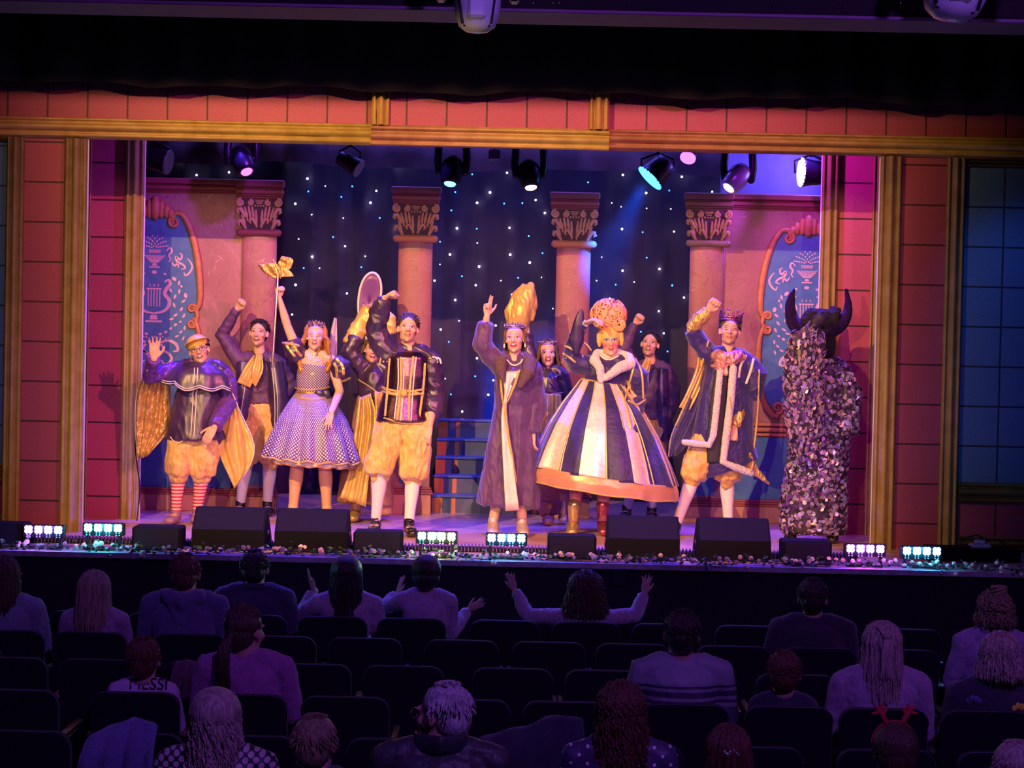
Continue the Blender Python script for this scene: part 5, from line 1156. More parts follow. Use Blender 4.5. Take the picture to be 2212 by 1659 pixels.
leg_sleeves(f, 'stocking', M['tights']); [shoe(f, k, M['patent']) for k in 'lr']; breeches(f, M['gold_velvet'], .98, lo=.1)
f.cloth('shirt', M['plum'], shell=6, sw=[(['ne', (560, 800), 'wa'], [22, 40, 34], .6), (['ls', 'le', 'lw'], [20, 18, 11]), (['rs', 're', 'rw'], [19, 18, 11])], fold=(.008, 7, (1, 1, 1)))
f.cloth('long_waistcoat', M['satin'], [([(530, 782, -.03), (528, 840, -.05), (520, 900, -.03), (516, 940)], [19, 22, 24, 26], 1.1), ([(594, 782, -.03), (600, 850, -.05), (606, 910, -.03), (608, 960)], [19, 22, 25, 24], 1.1)], fold=(.006, 4, (1, 1, .3)))
f.trim('waistcoat_braid', M['cream_braid'], [[(584, 775), (590, 820), (594, 880), (592, 950)], [(590, 775), (596, 820), (600, 880), (598, 950)], [(512, 930), (522, 880), (530, 830)]], .004)
f.cloth('cummerbund', M['gold_satin'], [([(562, 852), (563, 868), (564, 882)], [34, 33, 34], .62)], fold=(.005, 9, (.3, .3, 2.5)))
f.sheet('cravat', M['gold_satin'], [(548, 768, -.14), (530, 790, -.16), (512, 826, -.17)], [(556, 768, -.14), (556, 800, -.18), (540, 838, -.17)], n=14, fold=(.012, 2)); f.sheet('cravat', M['gold_satin'], [(553, 764, -.15), (544, 800, -.19), (545, 828, -.18)], [(566, 764, -.15), (568, 800, -.19), (552, 836, -.18)], n=14, fold=(.010, 2), fseed=3)
collar(f, M['plum'])

# ---------------------------------------------------------------- 3 princess with copper curls and butterfly staff
f = Fig(16.2, dict(ne=(676, 762), ls=(646, 778), rs=(722, 780), ch=(678, 806), wa=(674, 845), pe=(672, 890), le=(621, 705, -.05), lw=(603, 645, -.12), re=(734, 845, -.03), rw=(716, 890, -.27), lh=(650, 895), rh=(696, 895), lk=(642, 1005), rk=(702, 1005), la=('F', 633, .12, 0), lt=('F', 628, .03, -.12), ra=('F', 706, .12, 0), rt=('F', 708, .03, -.12), foot=('F', 668, 0, 0)),
    'person with long copper curls, tiara and white-spotted purple dress raising a butterfly-topped staff')
f.body((681, 728, 3, 5, 3, .93), face_mat('skin_of_copper_haired_woman', (.80, .50, .37), lips=(.50, .10, .10), mouth=(.015, .010), brow=(.20, .08, .04), closed=True, blush=.3), .90, [('l', (-.1, -.15, 1), (.8, -.6, 0), 'grip', 1), ('r', (-.25, -.25, -1), (.5, .8, 0), 'open', -1)], mo=.006)
g = G(); hair_cap(g, f.Mh @ Matrix.Translation((0, .016, .004)), 1.03); locks(g, f.Mh @ Matrix.Translation((0, .016, .002)), 190, .10, .0075, 108, .35, curl=.014, cf=95, seed=3); locks(g, f.Mh @ Matrix.Translation((.078, .0, -.06)), 130, .20, .008, 100, .4, curl=.016, cf=100, seed=8, R3=(.042, .07, .06), c=(0, 0, 0)); build('hair', g, M['red_hair'], f.root, smooth=True)
ring_band(f, 'tiara', M['tiara_m'], .095, .075, .085, 7, .045, tilt=-.1, ball=1, cross=False)
leg_sleeves(f, 'stocking', M['tan_tights'], top=.3); [shoe(f, k, mat('beige_shoe', (.6, .38, .25), .4), heel=.05) for k in 'lr']
M['spot'] = dots_mat('white_spotted_purple', (.11, .035, .19), (.85, .72, .78), (104, 23)); M['spotb'] = dots_mat('white_spotted_bodice', (.11, .035, .19), (.85, .72, .78), (44, 44), attr=None)
f.cloth('bodice', M['spotb'], [([(680, 788), 'ch', (676, 822), 'wa', (674, 855)], [34, 36, 36, 33, 34], .70)], fold=(.002, 6, (1, 1, 1)), vox=.007)
g = G(); [g.sweep([f.P((a, 800, -.07)), f.P((b_, 783, -.05)), f.P((c_, 764, -.01))], [.022, .018, .016], seg=10) for a, b_, c_ in ((650, 646, 652), (706, 716, 712))]; build('shoulder_straps', g, mat('amber_lame', (.55, .22, .04), .35, metal=.4, bump=.6, bscale=30), f.root, smooth=True)
f.skirt('skirt', M['spot'], [(674, 850, 36, 0), (675, 868, 50, 0), (675, 905, 72, 1), (675, 950, 90, 3), (675, 992, 104, 5)], nf=15, amp=.07, ratio=.85)
hm = f.hem.copy(); f.skirt('petticoat', mat('white_net_petticoat', (.80, .70, .72), .8), [(675, 930, 66, 0), (675, 970, 84, 3), (676, 1003, 95, 5)], nf=17, amp=.05, ratio=.85)
build('gold_hem', G().sweep(hm+np.array((0, 0, -.004)), .010, seg=8, closed=True), M['gold_braid'], f.root, smooth=True); build('petticoat_hem', G().sweep(f.hem, .008, seg=8, closed=True), mat('copper_ribbon', (.55, .25, .15), .4, metal=.4), f.root, smooth=True)
f.cloth('belt', mat('bronze_belt', (.40, .20, .08), .35, metal=.5), [([(674, 844), (674, 858)], [36, 37], .68)], fold=None); f.trim('belt_edge', M['gold_braid'], [[(638, 838), (660, 842), (690, 841), (711, 836)], [(637, 856), (660, 862), (690, 862), (712, 857)]], .007)
build('bow', G().ell(f.hit(690, 850, .02), (.045, .02, .035)).ell(f.hit(704, 852, .02), (.04, .02, .045)), M['satin'], f.root, smooth=True)
for k, pts in (('l', [(647, 776, -.01), (637, 758, -.02), (628, 735, -.03)]), ('r', [(722, 780), (736, 792, -.01), (738, 815, -.02)])):
    o = f.cloth('puff_sleeve', M['satin'], [(pts, [17, 23, 18])], fold=(.006, 9, (1, 1, 1)), vox=.007)
    for a, b_ in (((-8, 0), (0, 0)), ((4, 0), (0, 0))): pass
    f.trim('gold_sleeve_stripe', M['gold_lame'], [[(pts[0][0]+d, pts[0][1]-6), (pts[1][0]+d, pts[1][1]), (pts[2][0]+d, pts[2][1]+(0 if k == 'r' else 8))] for d in (-10, 4)], .014, parent=o, flat=.3)
    f.trim('gold_cuff', M['gold_braid'], [[(pts[2][0]-17, pts[2][1]+(2 if k == 'r' else 6)), (pts[2][0], pts[2][1]+8), (pts[2][0]+17, pts[2][1]+(2 if k == 'r' else 12))]], .012, parent=o)
f.bv.append(bvh(f.bodyo)); g = G(); rq = random.Random(4)
for i in range(60): x_ = rq.gauss(676, 9); y_ = rq.uniform(762, 782); g.ell(f.hit(x_, y_, .006), .0065, seg=6, ring=5)
build('necklace', g, mat('glitter_bead', (.95, .9, .8), .2, metal=.2), f.root, smooth=True)
# staff with a golden butterfly, held in the raised hand
r = empty('butterfly_staff', tuple(f.P((598, 560, -.13))), 'glittering staff topped with a crumpled gold butterfly, held by the copper-haired person', 'staff'); a, b_ = f.P((601, 590, -.15)), f.P((588, 792, -.22))
build('shaft', G().sweep([a, b_], .010, seg=10), sequin_mat('glitter_shaft', (.7, .5, .35), (1, .85, .7), 200, .3), r, smooth=True)
for nm, L_, R_ in (('wing', [(557, 572), (572, 590), (596, 603)], [(590, 568), (598, 575), (604, 590)]), ('wing', [(600, 570), (604, 580), (604, 592)], [(608, 553), (632, 560), (628, 580)]), ('lower_wing', [(600, 584), (602, 592), (604, 598)], [(618, 578), (630, 590), (634, 597)])):
    f.sheet(nm, M['gold_lame'] if nm == 'wing' else M['seqg'], [(x, y, -.13) for x, y in L_], [(x, y, -.17) for x, y in R_], n=12, fold=(.012, 2), parent=r, thick=.006)
build('butterfly_body', G().sweep([f.P((590, 562, -.16)), f.P((602, 580, -.17)), f.P((606, 600, -.16))], [.008, .014, .008], seg=8), M['gold_lame'], r, smooth=True)

# ---------------------------------------------------------------- 4 dancer with bell sleeves behind the prince
f = Fig(16.4, dict(ne=(806, 786), ls=(778, 796), rs=(838, 798), wa=(806, 862), pe=(806, 905), le=(755, 758, -.02), lw=(785, 690, 0), re=(850, 850), rw=(845, 905), lh=(790, 910), rh=(822, 910), lk=(784, 1010), rk=(822, 1010), la=('F', 768, .10, -.05), lt=('F', 764, .03, -.2), ra=('F', 815, .10, .08), foot=('F', 790, 0, 0)),
    'person lifting a wide bell sleeve, half hidden behind the sequinned doublet wearer')
f.body((806, 756, 5, 4, 6, .94), face_mat('skin_of_bell_sleeve_dancer', A_SK, lips=(.5, .08, .10), mouth=(.020, .009)), .88, [('l', (.2, 0, 1), (0, -1, 0), 'relax', 1), ('r', None, (0, 1, 0), 'relax', -1)], vox=.007, mo=.004)
g = G(); hair_cap(g, f.Mh); locks(g, f.Mh, 80, .06, .007, 110, seed=6); build('hair', g, M['mouse_hair'], f.root, smooth=True); ring_band(f, 'headband', M['pearl'], .088, .080, .088, 9, .018, tilt=-.1, cross=False)
f.cloth('bodice', M['satin'], shell=5, sw=[(['ne', (806, 810), (806, 840), 'wa'], [18, 34, 32, 30], .62), (['ls', 'le', (770, 728)], [17, 19, 20])], fold=(.006, 6, (1, 1, 1)))
f.cloth('gown', mat('bronze_gown_satin', (.34, .15, .10), .3, metal=.3, col2=(.50, .26, .14), nscale=5, bump=.5, bscale=12, bstretch=(1, 1, .3)), [([(806, 858), (802, 920), (795, 1000), (788, 1085)], [31, 42, 52, 60], .7), ([(815, 1000), (832, 1110)], [25, 16], .8)], fold=[(.016, 3, (1, 1, .1)), (.005, 9, (1, 1, .4))])
f.sheet('gold_skirt_panel', M['gold_satin'], [(775, 860, -.15), (765, 930, -.2), (755, 1010, -.24), (735, 1075, -.26)], [(800, 850, -.16), (812, 900, -.2), (800, 1000, -.26), (790, 1095, -.3)], fold=(.02, 3)); f.sheet('gold_skirt_panel', M['gold_satin'], [(808, 845, -.16), (812, 900, -.2), (806, 950, -.22)], [(845, 850, -.14), (842, 900, -.16), (815, 945, -.2)], fold=(.02, 2), fseed=2)
f.trim('panel_braid', M['gold_braid'], [[(770, 818), (790, 830), (812, 845)], [(800, 850), (795, 900), (797, 980), (800, 1040)]], .006)
g = G(); c = f.P((797, 648, .05)); Mx = Matrix.Translation(c) @ Matrix.Rotation(R(8), 4, 'Y'); V = [(math.cos(t)*.112*(.85+.15*math.sin(t)), .02*math.cos(t)**2, math.sin(t)*.245) for t in (2*math.pi*i/36 for i in range(36))]
P = [[(v[0]*q, v[1]*q+.035*(1-q), v[2]*q) for v in V] for q in (1, .75, .5, .25, .03)]; g.grid(np.array(P), .006, wrap=True); g.xf(Mx); bs = build('bell_sleeve_lining', g, mat('violet_lining', (.16, .05, .26), .35), f.root, smooth=True, label='oval purple mouth of the lifted bell sleeve'); g = G().sweep(V, .011, seg=8, closed=True); g.xf(Mx); build('sleeve_rim', g, M['cream_braid'], bs, smooth=True)
f.cloth('bell_sleeve', M['gold_satin'], [([(752, 745, -.03), (775, 712, 0), (805, 675, .02)], [14, 20, 24], .6), ([(826, 665, .04), (842, 690, .05), (846, 720, .06)], [10, 13, 12], .6)], fold=(.010, 6, (1, 1, 1)))
f.sheet('hanging_sleeve_point', mat('lilac_lining', (.55, .45, .66), .4), [(722, 686, .05), (714, 720, .05), (709, 770, .05)], [(727, 688, .05), (728, 740, .05), (727, 790, .05)], n=10, fold=(.01, 1), label='pale lilac sleeve point standing behind the curls')
shoe(f, 'l', mat('gold_ankle_boot', (.5, .3, .14), .35, metal=.4), 'boot', heel=.03, boot=.10)

# ---------------------------------------------------------------- 5 prince in the sequinned doublet
f = Fig(15.35, dict(ne=(884, 757), ls=(836, 772), rs=(940, 778), ch=(884, 812), wa=(876, 858), pe=(872, 905), le=(812, 708, -.02), lw=(830, 645, -.10), re=(938, 856, .02), rw=(928, 918, -.08), lh=(848, 908), rh=(900, 908), lk=(822, 1012, -.06), rk=(893, 1022), la=('F', 812, .10, .02), lt=('F', 806, .035, -.15), ra=('F', 884, .10, -.08), rt=('F', 892, .03, -.26), foot=('F', 855, 0, 0)),
    'brown-haired person in sequinned doublet with rope belt, fist bent above head')
f.body((881, 711, 4, 12, 4, .99), face_mat('skin_of_doublet_man', (.76, .44, .31), mouth=(.017, .005), stubble=.35, brow=(.06, .035, .02)), 1.04, [('l', (.75, -.2, .45), (.5, -.3, -.9), 'fist', 1), ('r', (-.3, -.2, -1), (.3, .9, 0), 'relax', -1)], mo=.003)
short_hair(f, M['brown_hair'], quiff=.5, seed=11)
leg_sleeves(f, 'stocking', M['tights']); [shoe(f, k, M['patent'], laces=True) for k in 'lr']; breeches(f, M['gold_velvet'], 1.12, lo=.13)
f.cloth('sleeves', M['satin'], shell=6, sw=[(['ls', (820, 738), 'le', (820, 672, -.05), 'lw'], [26, 26, 25, 24, 15]), (['rs', (936, 820), 're', (936, 888), (930, 908)], [24, 24, 26, 24, 12])], fold=[(.012, 5, (1, 1, 1)), (.005, 12, (1, 1, 1))])
f.cloth('doublet', M['seqd'], [([(884, 760), (884, 772), 'ch', 'wa', (872, 890), (872, 910)], [34, 49, 52, 50, 56, 60], .72)], fold=(.003, 4, (1, 1, .4)))
f.trim('gold_front_band', M['gold_braid'], [[(842, 775), (838, 830), (832, 898)], [(866, 772), (866, 830), (858, 906)], [(893, 770), (886, 830), (882, 906)], [(918, 785), (914, 840), (904, 912)]], .011, flat=.35)
f.trim('cream_front_band', M['cream_braid'], [[(860, 775), (860, 830), (852, 904)], [(899, 772), (893, 830), (888, 908)], [(872, 800), (871, 850), (865, 908)]], .006)
f.trim('hem_braid', M['gold_braid'], [[(813, 896), (840, 906), (872, 914), (905, 915), (930, 912)]], .008)
f.trim('rope_belt', M['gold_braid'], [[(826, 836), (850, 844), (880, 846), (912, 842)], [(824, 845), (850, 852), (880, 853), (914, 850)], [(826, 838), (850, 850), (880, 844), (912, 852)]], .010); build('belt_knot', G().ell(f.hit(872, 849, .02), (.03, .02, .035)), M['gold_braid'], f.root, smooth=True)
for s, x in ((-1, 838), (1, 935)):
    g = G()
    for i in range(5): a = f.P((x-s*6+(i-2)*6, 762+abs(i-2)*2+(4 if s > 0 else 0), -.05)); b_ = f.P((x+s*2+(i-2)*8, 781+abs(i-2)*2, -.075)); g.sweep([a, (a+b_)/2+np.array((s*.012, -.01, .008)), b_], [(.003, .008)]*3, seg=8, up=(0, -1, .6))
    build('epaulette', g, M['cream_braid'] if s > 0 else M['gold_braid'], f.root, smooth=True)
collar(f, mat('blue_violet_satin', (.08, .03, .32), .3), sp=1.1)

# ---------------------------------------------------------------- 6 queen in the long velvet coat
f = Fig(15.5, dict(ne=(1112, 778), ls=(1074, 795), rs=(1152, 797), ch=(1113, 830), wa=(1110, 875), pe=(1108, 920), le=(1042, 742, -.02), lw=(1052, 682, -.06), re=(1162, 876), rw=(1152, 935, -.06), lh=(1090, 925), rh=(1128, 925), lk=(1082, 1030), rk=(1126, 1032), la=('F', 1066, .11, -.04), lt=('F', 1066, .03, -.20), ra=('F', 1128, .11, -.06), rt=('F', 1132, .03, -.22), foot=('F', 1098, 0, 0)),
    'person in long mauve velvet coat, brown fur collar and tiara, pointing up')
f.body((1112, 733, -8, 8, -3, .95), face_mat('skin_of_velvet_coat_woman', (.78, .46, .36), lips=(.55, .07, .12), mouth=(.021, .010), brow=(.10, .05, .03), browz=.034), .93, [('l', (.05, -.05, 1), (.5, -.9, 0), 'point', 1), ('r', (-.05, -.1, -1), (.9, .5, 0), 'relax', -1)], mo=.006)
g = G(); hair_cap(g, f.Mh @ Matrix.Translation((0, .012, .002)), 1.0); locks(g, f.Mh, 110, .10, .0065, 105, .1, seed=12); build('hair', g, M['mouse_hair'], f.root, smooth=True)
ring_band(f, 'tiara', mat('lilac_jewel_tiara', (.75, .55, .8), .15, metal=.9), .092, .083, .092, 9, .036, tilt=-.12, ball=1, cross=False, a0=-95, a1=95)
[build('earring', G().ell(tuple(f.Mh @ Vector((s*.088, -.005, -.045))), (.008, .008, .012)).ell(tuple(f.Mh @ Vector((s*.088, -.005, -.060))), .010), M['pearl'], f.root, smooth=True) for s in (-1, 1)]
leg_sleeves(f, 'stocking', mat('nude_tights', (.66, .42, .30), .5)); [shoe(f, k, mat('silver_court_shoe', (.62, .5, .52), .3, metal=.3), heel=.05) for k in 'lr']
f.cloth('velvet_coat', M['velvet'], shell=7, sw=[([(1112, 785), (1112, 800), 'ch', 'wa', (1106, 960), (1102, 1040), (1098, 1090)], [24, 40, 43, 40, 54, 62, 66], .66), (['ls', 'le', (1050, 700, -.04)], [18, 17, 14]), (['rs', 're', 'rw'], [18, 16, 13])], fold=[(.026, 4.5, (1, 1, .10)), (.006, 12, (1, 1, .5))])
f.sheet('front_panel', sequin_mat('ivory_brocade', (.72, .60, .50), (.88, .78, .68), 60, .45, .3), [(1084, 802, -.13), (1090, 850, -.15), (1083, 900, -.17), (1086, 990, -.2), (1092, 1104, -.22)], [(1120, 802, -.13), (1100, 850, -.155), (1094, 880, -.17), (1107, 990, -.2), (1122, 1102, -.22)], n=16, fold=(.006, 1), keep=True)
f.trim('gold_ruffle', M['gold_braid'], [[(1122, 800), (1112, 830), (1096, 866), (1086, 872)], [(1082, 805), (1083, 840), (1087, 870)], [(1090, 875), (1098, 940), (1110, 1010), (1124, 1104)]], .011, off=.006, flat=.6)
f.cloth('fur_collar', M['brown_fur'] if 'brown_fur' in M else M.setdefault('brown_fur', mat('brown_fur', (.16, .09, .12), .95, bump=1, bscale=90)), [([(1088, 822, -.16), (1082, 800, -.15), (1082, 782, -.07), (1094, 768, .07), (1128, 768, .07), (1146, 784, -.06), (1140, 806, -.15), (1124, 834, -.17)], [4, 11, 14, 13, 13, 15, 14, 5])], fold=(.006, 22, (1, 1, 1)), vox=.007)
f.bv.append(bvh(f.bodyo)); f.trim('necklace', M['pearl'], [[(1096, 778), (1103, 786), (1113, 789), (1124, 784), (1128, 777)]], .006)

# ---------------------------------------------------------------- 7 dancer with gold sleeve and long hair
f = Fig(16.45, dict(ne=(1184, 797), ls=(1154, 808), rs=(1216, 808), wa=(1186, 868), pe=(1186, 912), le=(1140, 752, .05), lw=(1133, 680, .05), re=(1226, 860, .03), rw=(1218, 905), lh=(1170, 915), rh=(1202, 915), lk=(1172, 1015), rk=(1204, 1015), la=('F', 1186, .10, -.04), lt=('F', 1184, .03, -.18), ra=('F', 1215, .10, .1), foot=('F', 1188, 0, 0)),
    'long-haired person with gold headband and a long gold sleeve flung straight up')
f.body((1183, 764, 2, 4, -2, .93), face_mat('skin_of_long_haired_dancer', (.76, .46, .34), lips=(.48, .09, .10), mouth=(.018, .008)), .87, [('l', (0, 0, 1), (0, -1, 0), 'relax', 1), ('r', None, (0, 1, 0), 'relax', -1)], vox=.0065, mo=.004)
g = G(); hair_cap(g, f.Mh @ Matrix.Translation((0, .012, .002)), 1.0); locks(g, f.Mh, 150, .17, .0065, 118, .35, curl=.005, cf=40, seed=14); build('hair', g, M['mouse_hair'], f.root, smooth=True); ring_band(f, 'gold_headband', M['tiara_m'], .086, .084, .092, 13, .016, tilt=-.12, cross=False, a0=-95, a1=95, sm=.004)
f.cloth('bodice', M['satin'], shell=5, sw=[([(1184, 806), (1185, 830), (1186, 860)], [26, 37, 33], .6), (['rs', 're', 'rw'], [17, 16, 12]), (['ls', 'le', (1138, 720, .05)], [16, 15, 14])], fold=(.005, 7, (1, 1, 1)))
f.cloth('gown', mat('rose_bronze_satin', (.36, .12, .12), .3, metal=.25, bump=.4, bscale=10), [([(1186, 865), (1188, 930), (1188, 1020), (1190, 1080)], [33, 40, 42, 38], .7), ([(1180, 1060), (1188, 1112)], [34, 20], .7)], fold=(.012, 3.5, (1, 1, .15)))
f.sheet('gold_apron', M['gold_satin'], [(1160, 850, -.13), (1156, 900, -.17), (1154, 960, -.19)], [(1212, 852, -.13), (1216, 900, -.17), (1220, 960, -.19)], fold=(.015, 3)); f.trim('waist_braid', M['gold_braid'], [[(1156, 846), (1186, 852), (1216, 848)]], .007)
g = G(); f.bv.append(bvh(f.bodyo)); [g.ell(f.hit(1184+26*math.sin(t), 800+22*math.cos(t)*.6+4, .006), .007, seg=8, ring=6) for t in (R(-80+20*i) for i in range(9))]; build('necklace', g, M['pearl'], f.root, smooth=True)
f.cloth('hanging_gold_sleeve', M['gold_satin'], [([(1122, 745, .05), (1118, 712, .03), (1116, 675, .0), (1128, 645, 0), (1142, 622, 0)], [15, 21, 25, 22, 15], .5), ([(1137, 690, .03), (1146, 650, .02), (1148, 628, .02)], [16, 15, 10], .5), ([(1120, 690, .02), (1130, 650, .01), (1144, 626, .0), (1146, 618, .0)], [24, 23, 14, 8])], fold=[(.012, 5, (1, 1, .6)), (.005, 12, (1, 1, 1))], sm=8)
shoe(f, 'l', mat('rust_boot', (.35, .12, .08), .4), 'boot', heel=.03, boot=.06)

# ---------------------------------------------------------------- 8 dame in the striped crinoline
f = Fig(15.65, dict(ne=(1310, 778), ls=(1268, 790), rs=(1362, 792), ch=(1310, 812), wa=(1300, 835), pe=(1290, 905), le=(1232, 765, -.03), lw=(1262, 700, -.12), re=(1380, 866, -.02), rw=(1366, 935, -.28), lh=(1262, 910), rh=(1318, 910), lk=(1248, 1020), rk=(1306, 1025), la=('F', 1240, .12, -.06), lt=('F', 1236, .03, -.20), ra=('F', 1302, .12, .0), rt=('F', 1306, .03, -.14), foot=('F', 1275, 0, 0)),
    'person in towering orange curled wig and huge striped crinoline with white gloves')
f.body((1318, 738, 0, 3, -4, 1.0), face_mat('skin_of_wigged_figure', (.80, .46, .36), lips=(.75, .01, .02), mouth=(.012, .008), shadow=(.16, .30, .40), blush=.85, blushc=(.85, .08, .10), brow=(.10, .08, .10), browz=.040, teeth=True), 1.06, [('l', (.45, -.3, .2), (-.2, .1, -1), 'droop', -1), ('r', (.1, -.35, -.9), (-.3, .9, 0), 'open', -1)], mo=.005)
g = G(); g.ell((0, .02, .05), (.100, .108, .086), seg=28, ring=14); [g.sweep([(s*.088, -.035, .06), (s*.092, -.025, 0), (s*.088, -.02, -.03)], [.020, .018, .012], seg=10) for s in (-1, 1)]; g.xf(f.Mh); wb = solid('wig_base', g, mat('yellow_wig_base', (.80, .50, .12), .5, bump=.3, bscale=60), f.root, .007, 2)
g = G(); rq = random.Random(9); cc = np.array((0, .03, .215)); R3 = np.array((.130, .11, .115))
for i in range(150):
    t = math.acos(1-2*rq.random()*.92); a = rq.uniform(0, 6.28); dd = np.array((math.sin(t)*math.cos(a), math.sin(t)*math.sin(a), math.cos(t))); p = cc+R3*dd; u_ = np.cross(dd, (0, .3, 1)); u_ /= np.linalg.norm(u_); v_ = np.cross(dd, u_); rr_ = rq.uniform(.014, .026)
    g.sweep([p+u_*rr_*math.cos(w)+v_*rr_*1.5*math.sin(w)+dd*.012*math.sin(w*.5) for w in np.linspace(0, 5.2, 11)], [.0085]*10+[.005], seg=6)
g.ell(cc, tuple(R3*.95), seg=20, ring=12)
for i in range(26):
    a = rq.uniform(0, 6.28); p = np.array((.075+.03*math.cos(a), -.075, .125+.03*math.sin(a))); g.sweep([p+np.array((.018*math.cos(w), -.01*math.sin(w*.5), .018*math.sin(w))) for w in np.linspace(0, 5, 9)], .006, seg=6)
g.xf(f.Mh); build('wig_curls', g, mat('orange_wig_curls', (.80, .34, .12), .45, col2=(.88, .42, .24), nscale=9), f.root, smooth=True)
g = G(); [g.ell(tuple(f.Mh @ Vector((.045+.02*math.cos(a)*k, -.082, .165+.02*math.sin(a)*k))), .009, seg=8, ring=6) for k in (0, 1) for a in (R(60*i) for i in range(6))]; build('wig_jewel', g, mat('mauve_jewel', (.6, .25, .5), .15, metal=.6), f.root, smooth=True)
leg_sleeves(f, 'stocking', M['pink_tights'], top=.2)
for k, c_ in (('l', (.72, .55, .25)), ('r', (.45, .10, .16))): shoe(f, k, mat('boot_'+('gold' if k == 'l' else 'crimson'), c_, .22, metal=.7, bump=.5, bscale=25), 'ankle_boot', heel=.06, boot=.13)
fur_ = M['fur']; sk8 = [(1300, 826, 46, 5), (1302, 845, 60, 8), (1304, 880, 88, 10), (1304, 930, 118, 14), (1304, 985, 142, 18), (1304, 1028, 157, 20)]
f.skirt('crinoline', [M['navy'], M['seqp']], sk8, nf=9, amp=.04, ratio=.85, gores=lambda a: int(a/(2*math.pi)*18+.5) % 2, nr=34, thick=.008)
g = G()
for q in range(18):
    a = 2*math.pi*(q+.5)/18; V_ = []
    for t in np.linspace(0, 1, 14): v = [np.interp(t, np.linspace(0, 1, 6), [r_[c] for r_ in sk8]) for c in range(4)]; c = f.P((v[0], v[1])); V_.append((c[0]+v[2]*f.k*1.012*math.cos(a), c[1]+v[2]*f.k*1.012*.85*math.sin(a), c[2]-v[3]*f.k*math.cos(a)))
    g.sweep(V_, .0065, seg=6)
build('gold_gore_braid', g, M['seqg'], f.root, smooth=True)
f.skirt('gold_hem_band', mat('pink_gold_satin', (.74, .36, .22), .3, metal=.3, bump=.35, bscale=9), [(1304, 1024, 158, 20), (1304, 1040, 162, 20), (1304, 1058, 160, 19)], nf=9, amp=.02, ratio=.85, nr=10)
build('hem_cord', G().sweep(f.hem, .008, seg=8, closed=True), M['gold_braid'], f.root, smooth=True)
f.cloth('bodice', M['navy'], shell=4, sw=[([(1312, 785), (1312, 800), (1308, 815), (1302, 832)], [36, 47, 47, 44], .62)], fold=(.004, 9, (1, 1, 1)))
f.cloth('belt', M['seqg'], [([(1303, 826), (1300, 840)], [48, 52], .66)], fold=(.003, 6, (1, 1, 1)))
f.trim('gold_front_gore', M['seqg'], [[(1340, 846), (1352, 880), (1362, 925)]], .016, flat=.35, off=.002)
a1 = f.cloth('sleeves', M['navy'], [(['ls', (1245, 785), 'le'], [24, 26, 22]), (['le', (1243, 730, -.06), 'lw'], [19, 18, 12]), (['rs', (1378, 815), (1382, 850)], [24, 30, 22]), ([(1382, 850), 're', (1376, 900, -.12), 'rw'], [16, 17, 15, 13])], fold=(.006, 8, (1, 1, 1)))
f.trim('gold_sleeve_braid', M['seqg'], [[(1372, 775), (1386, 805), (1390, 860)], [(1350, 862), (1362, 820), (1372, 780)], [(1358, 866), (1376, 874), (1394, 864)], [(1220, 748), (1232, 752), (1246, 762)], [(1217, 764), (1230, 772), (1242, 782)], [(1256, 738), (1268, 745), (1276, 756)]], .010)
f.cloth('hanging_cuff', mat('deep_violet_silk', (.03, .01, .10), .35, bump=.5, bscale=9, bstretch=(1, 1, .3)), [([(1256, 668, -.14), (1250, 700, -.13), (1244, 735, -.12), (1246, 768, -.13)], [5, 12, 17, 5], .35)], fold=(.008, 6, (1, 1, .3)), keep=False)
f.cloth('fur_collar', M['fur'], [([(1298, 822, -.16), (1296, 795, -.15), (1284, 778, -.10), (1290, 764, .03), (1330, 762, .05), (1358, 775, .0), (1362, 785, -.08), (1336, 796, -.14), (1310, 816, -.16)], [7, 9, 11, 10, 11, 13, 13, 11, 7])], fold=(.005, 26, (1, 1, 1)), vox=.007)
f.bv.append(bvh(f.bodyo)); f.trim('lace_choker', mat('cream_lace', (.85, .72, .55), .7), [[(1297, 762), (1308, 770), (1320, 771), (1334, 764)], [(1296, 767), (1308, 776), (1320, 776), (1335, 769)]], .009); 
for k, d, n_, po, ts in (('l', (.45, -.3, .2), (-.2, .1, -1), 'droop', -1), ('r', (.1, -.35, -.9), (-.3, .9, 0), 'open', -1)):
    g = G(); hand(g, f.J[k+'w'], d, n_, 1.17, po, ts); w_, e_ = f.J[k+'w'], f.J[k+'e']; g.sweep([w_, w_*.85+e_*.15], [.035, .040], seg=12); solid('glove', g, mat('white_glove_'+k, (.85, .82, .88), .5), f.root, .006, 1)

# ---------------------------------------------------------------- 9 dancer back right
f = Fig(17.0, dict(ne=(1406, 788), ls=(1370, 803), rs=(1446, 806), wa=(1404, 885), pe=(1402, 925), le=(1348, 752, -.03), lw=(1372, 700, -.05), re=(1452, 872), rw=(1430, 925, -.1), lh=(1386, 928), rh=(1420, 928), lk=(1376, 1020), rk=(1412, 1020), la=('F', 1354, .10, .06), lt=('F', 1350, .03, -.08), ra=('F', 1408, .10, .05), rt=('F', 1408, .03, -.08), foot=('F', 1385, 0, 0)),
    'dark-haired person in waistcoat and gold cravat, fist raised behind the striped crinoline')
f.body((1404, 744, -12, 10, 5, .95), face_mat('skin_of_back_right_man', (.70, .41, .29), mouth=(.018, .007), brow=(.05, .03, .02), stubble=.2), .97, [('l', (.5, -.2, .8), (.2, -1, 0), 'fist', 1), ('r', (-.5, -.3, -.7), (.5, .8, 0), 'fist', -1)], vox=.0065, mo=.003)
short_hair(f, M['black_hair'], seed=17, fringe=.6); leg_sleeves(f, 'stocking', M['tights']); [shoe(f, k, M['patent']) for k in 'lr']; breeches(f, M['gold_velvet'], .9, lo=.08)
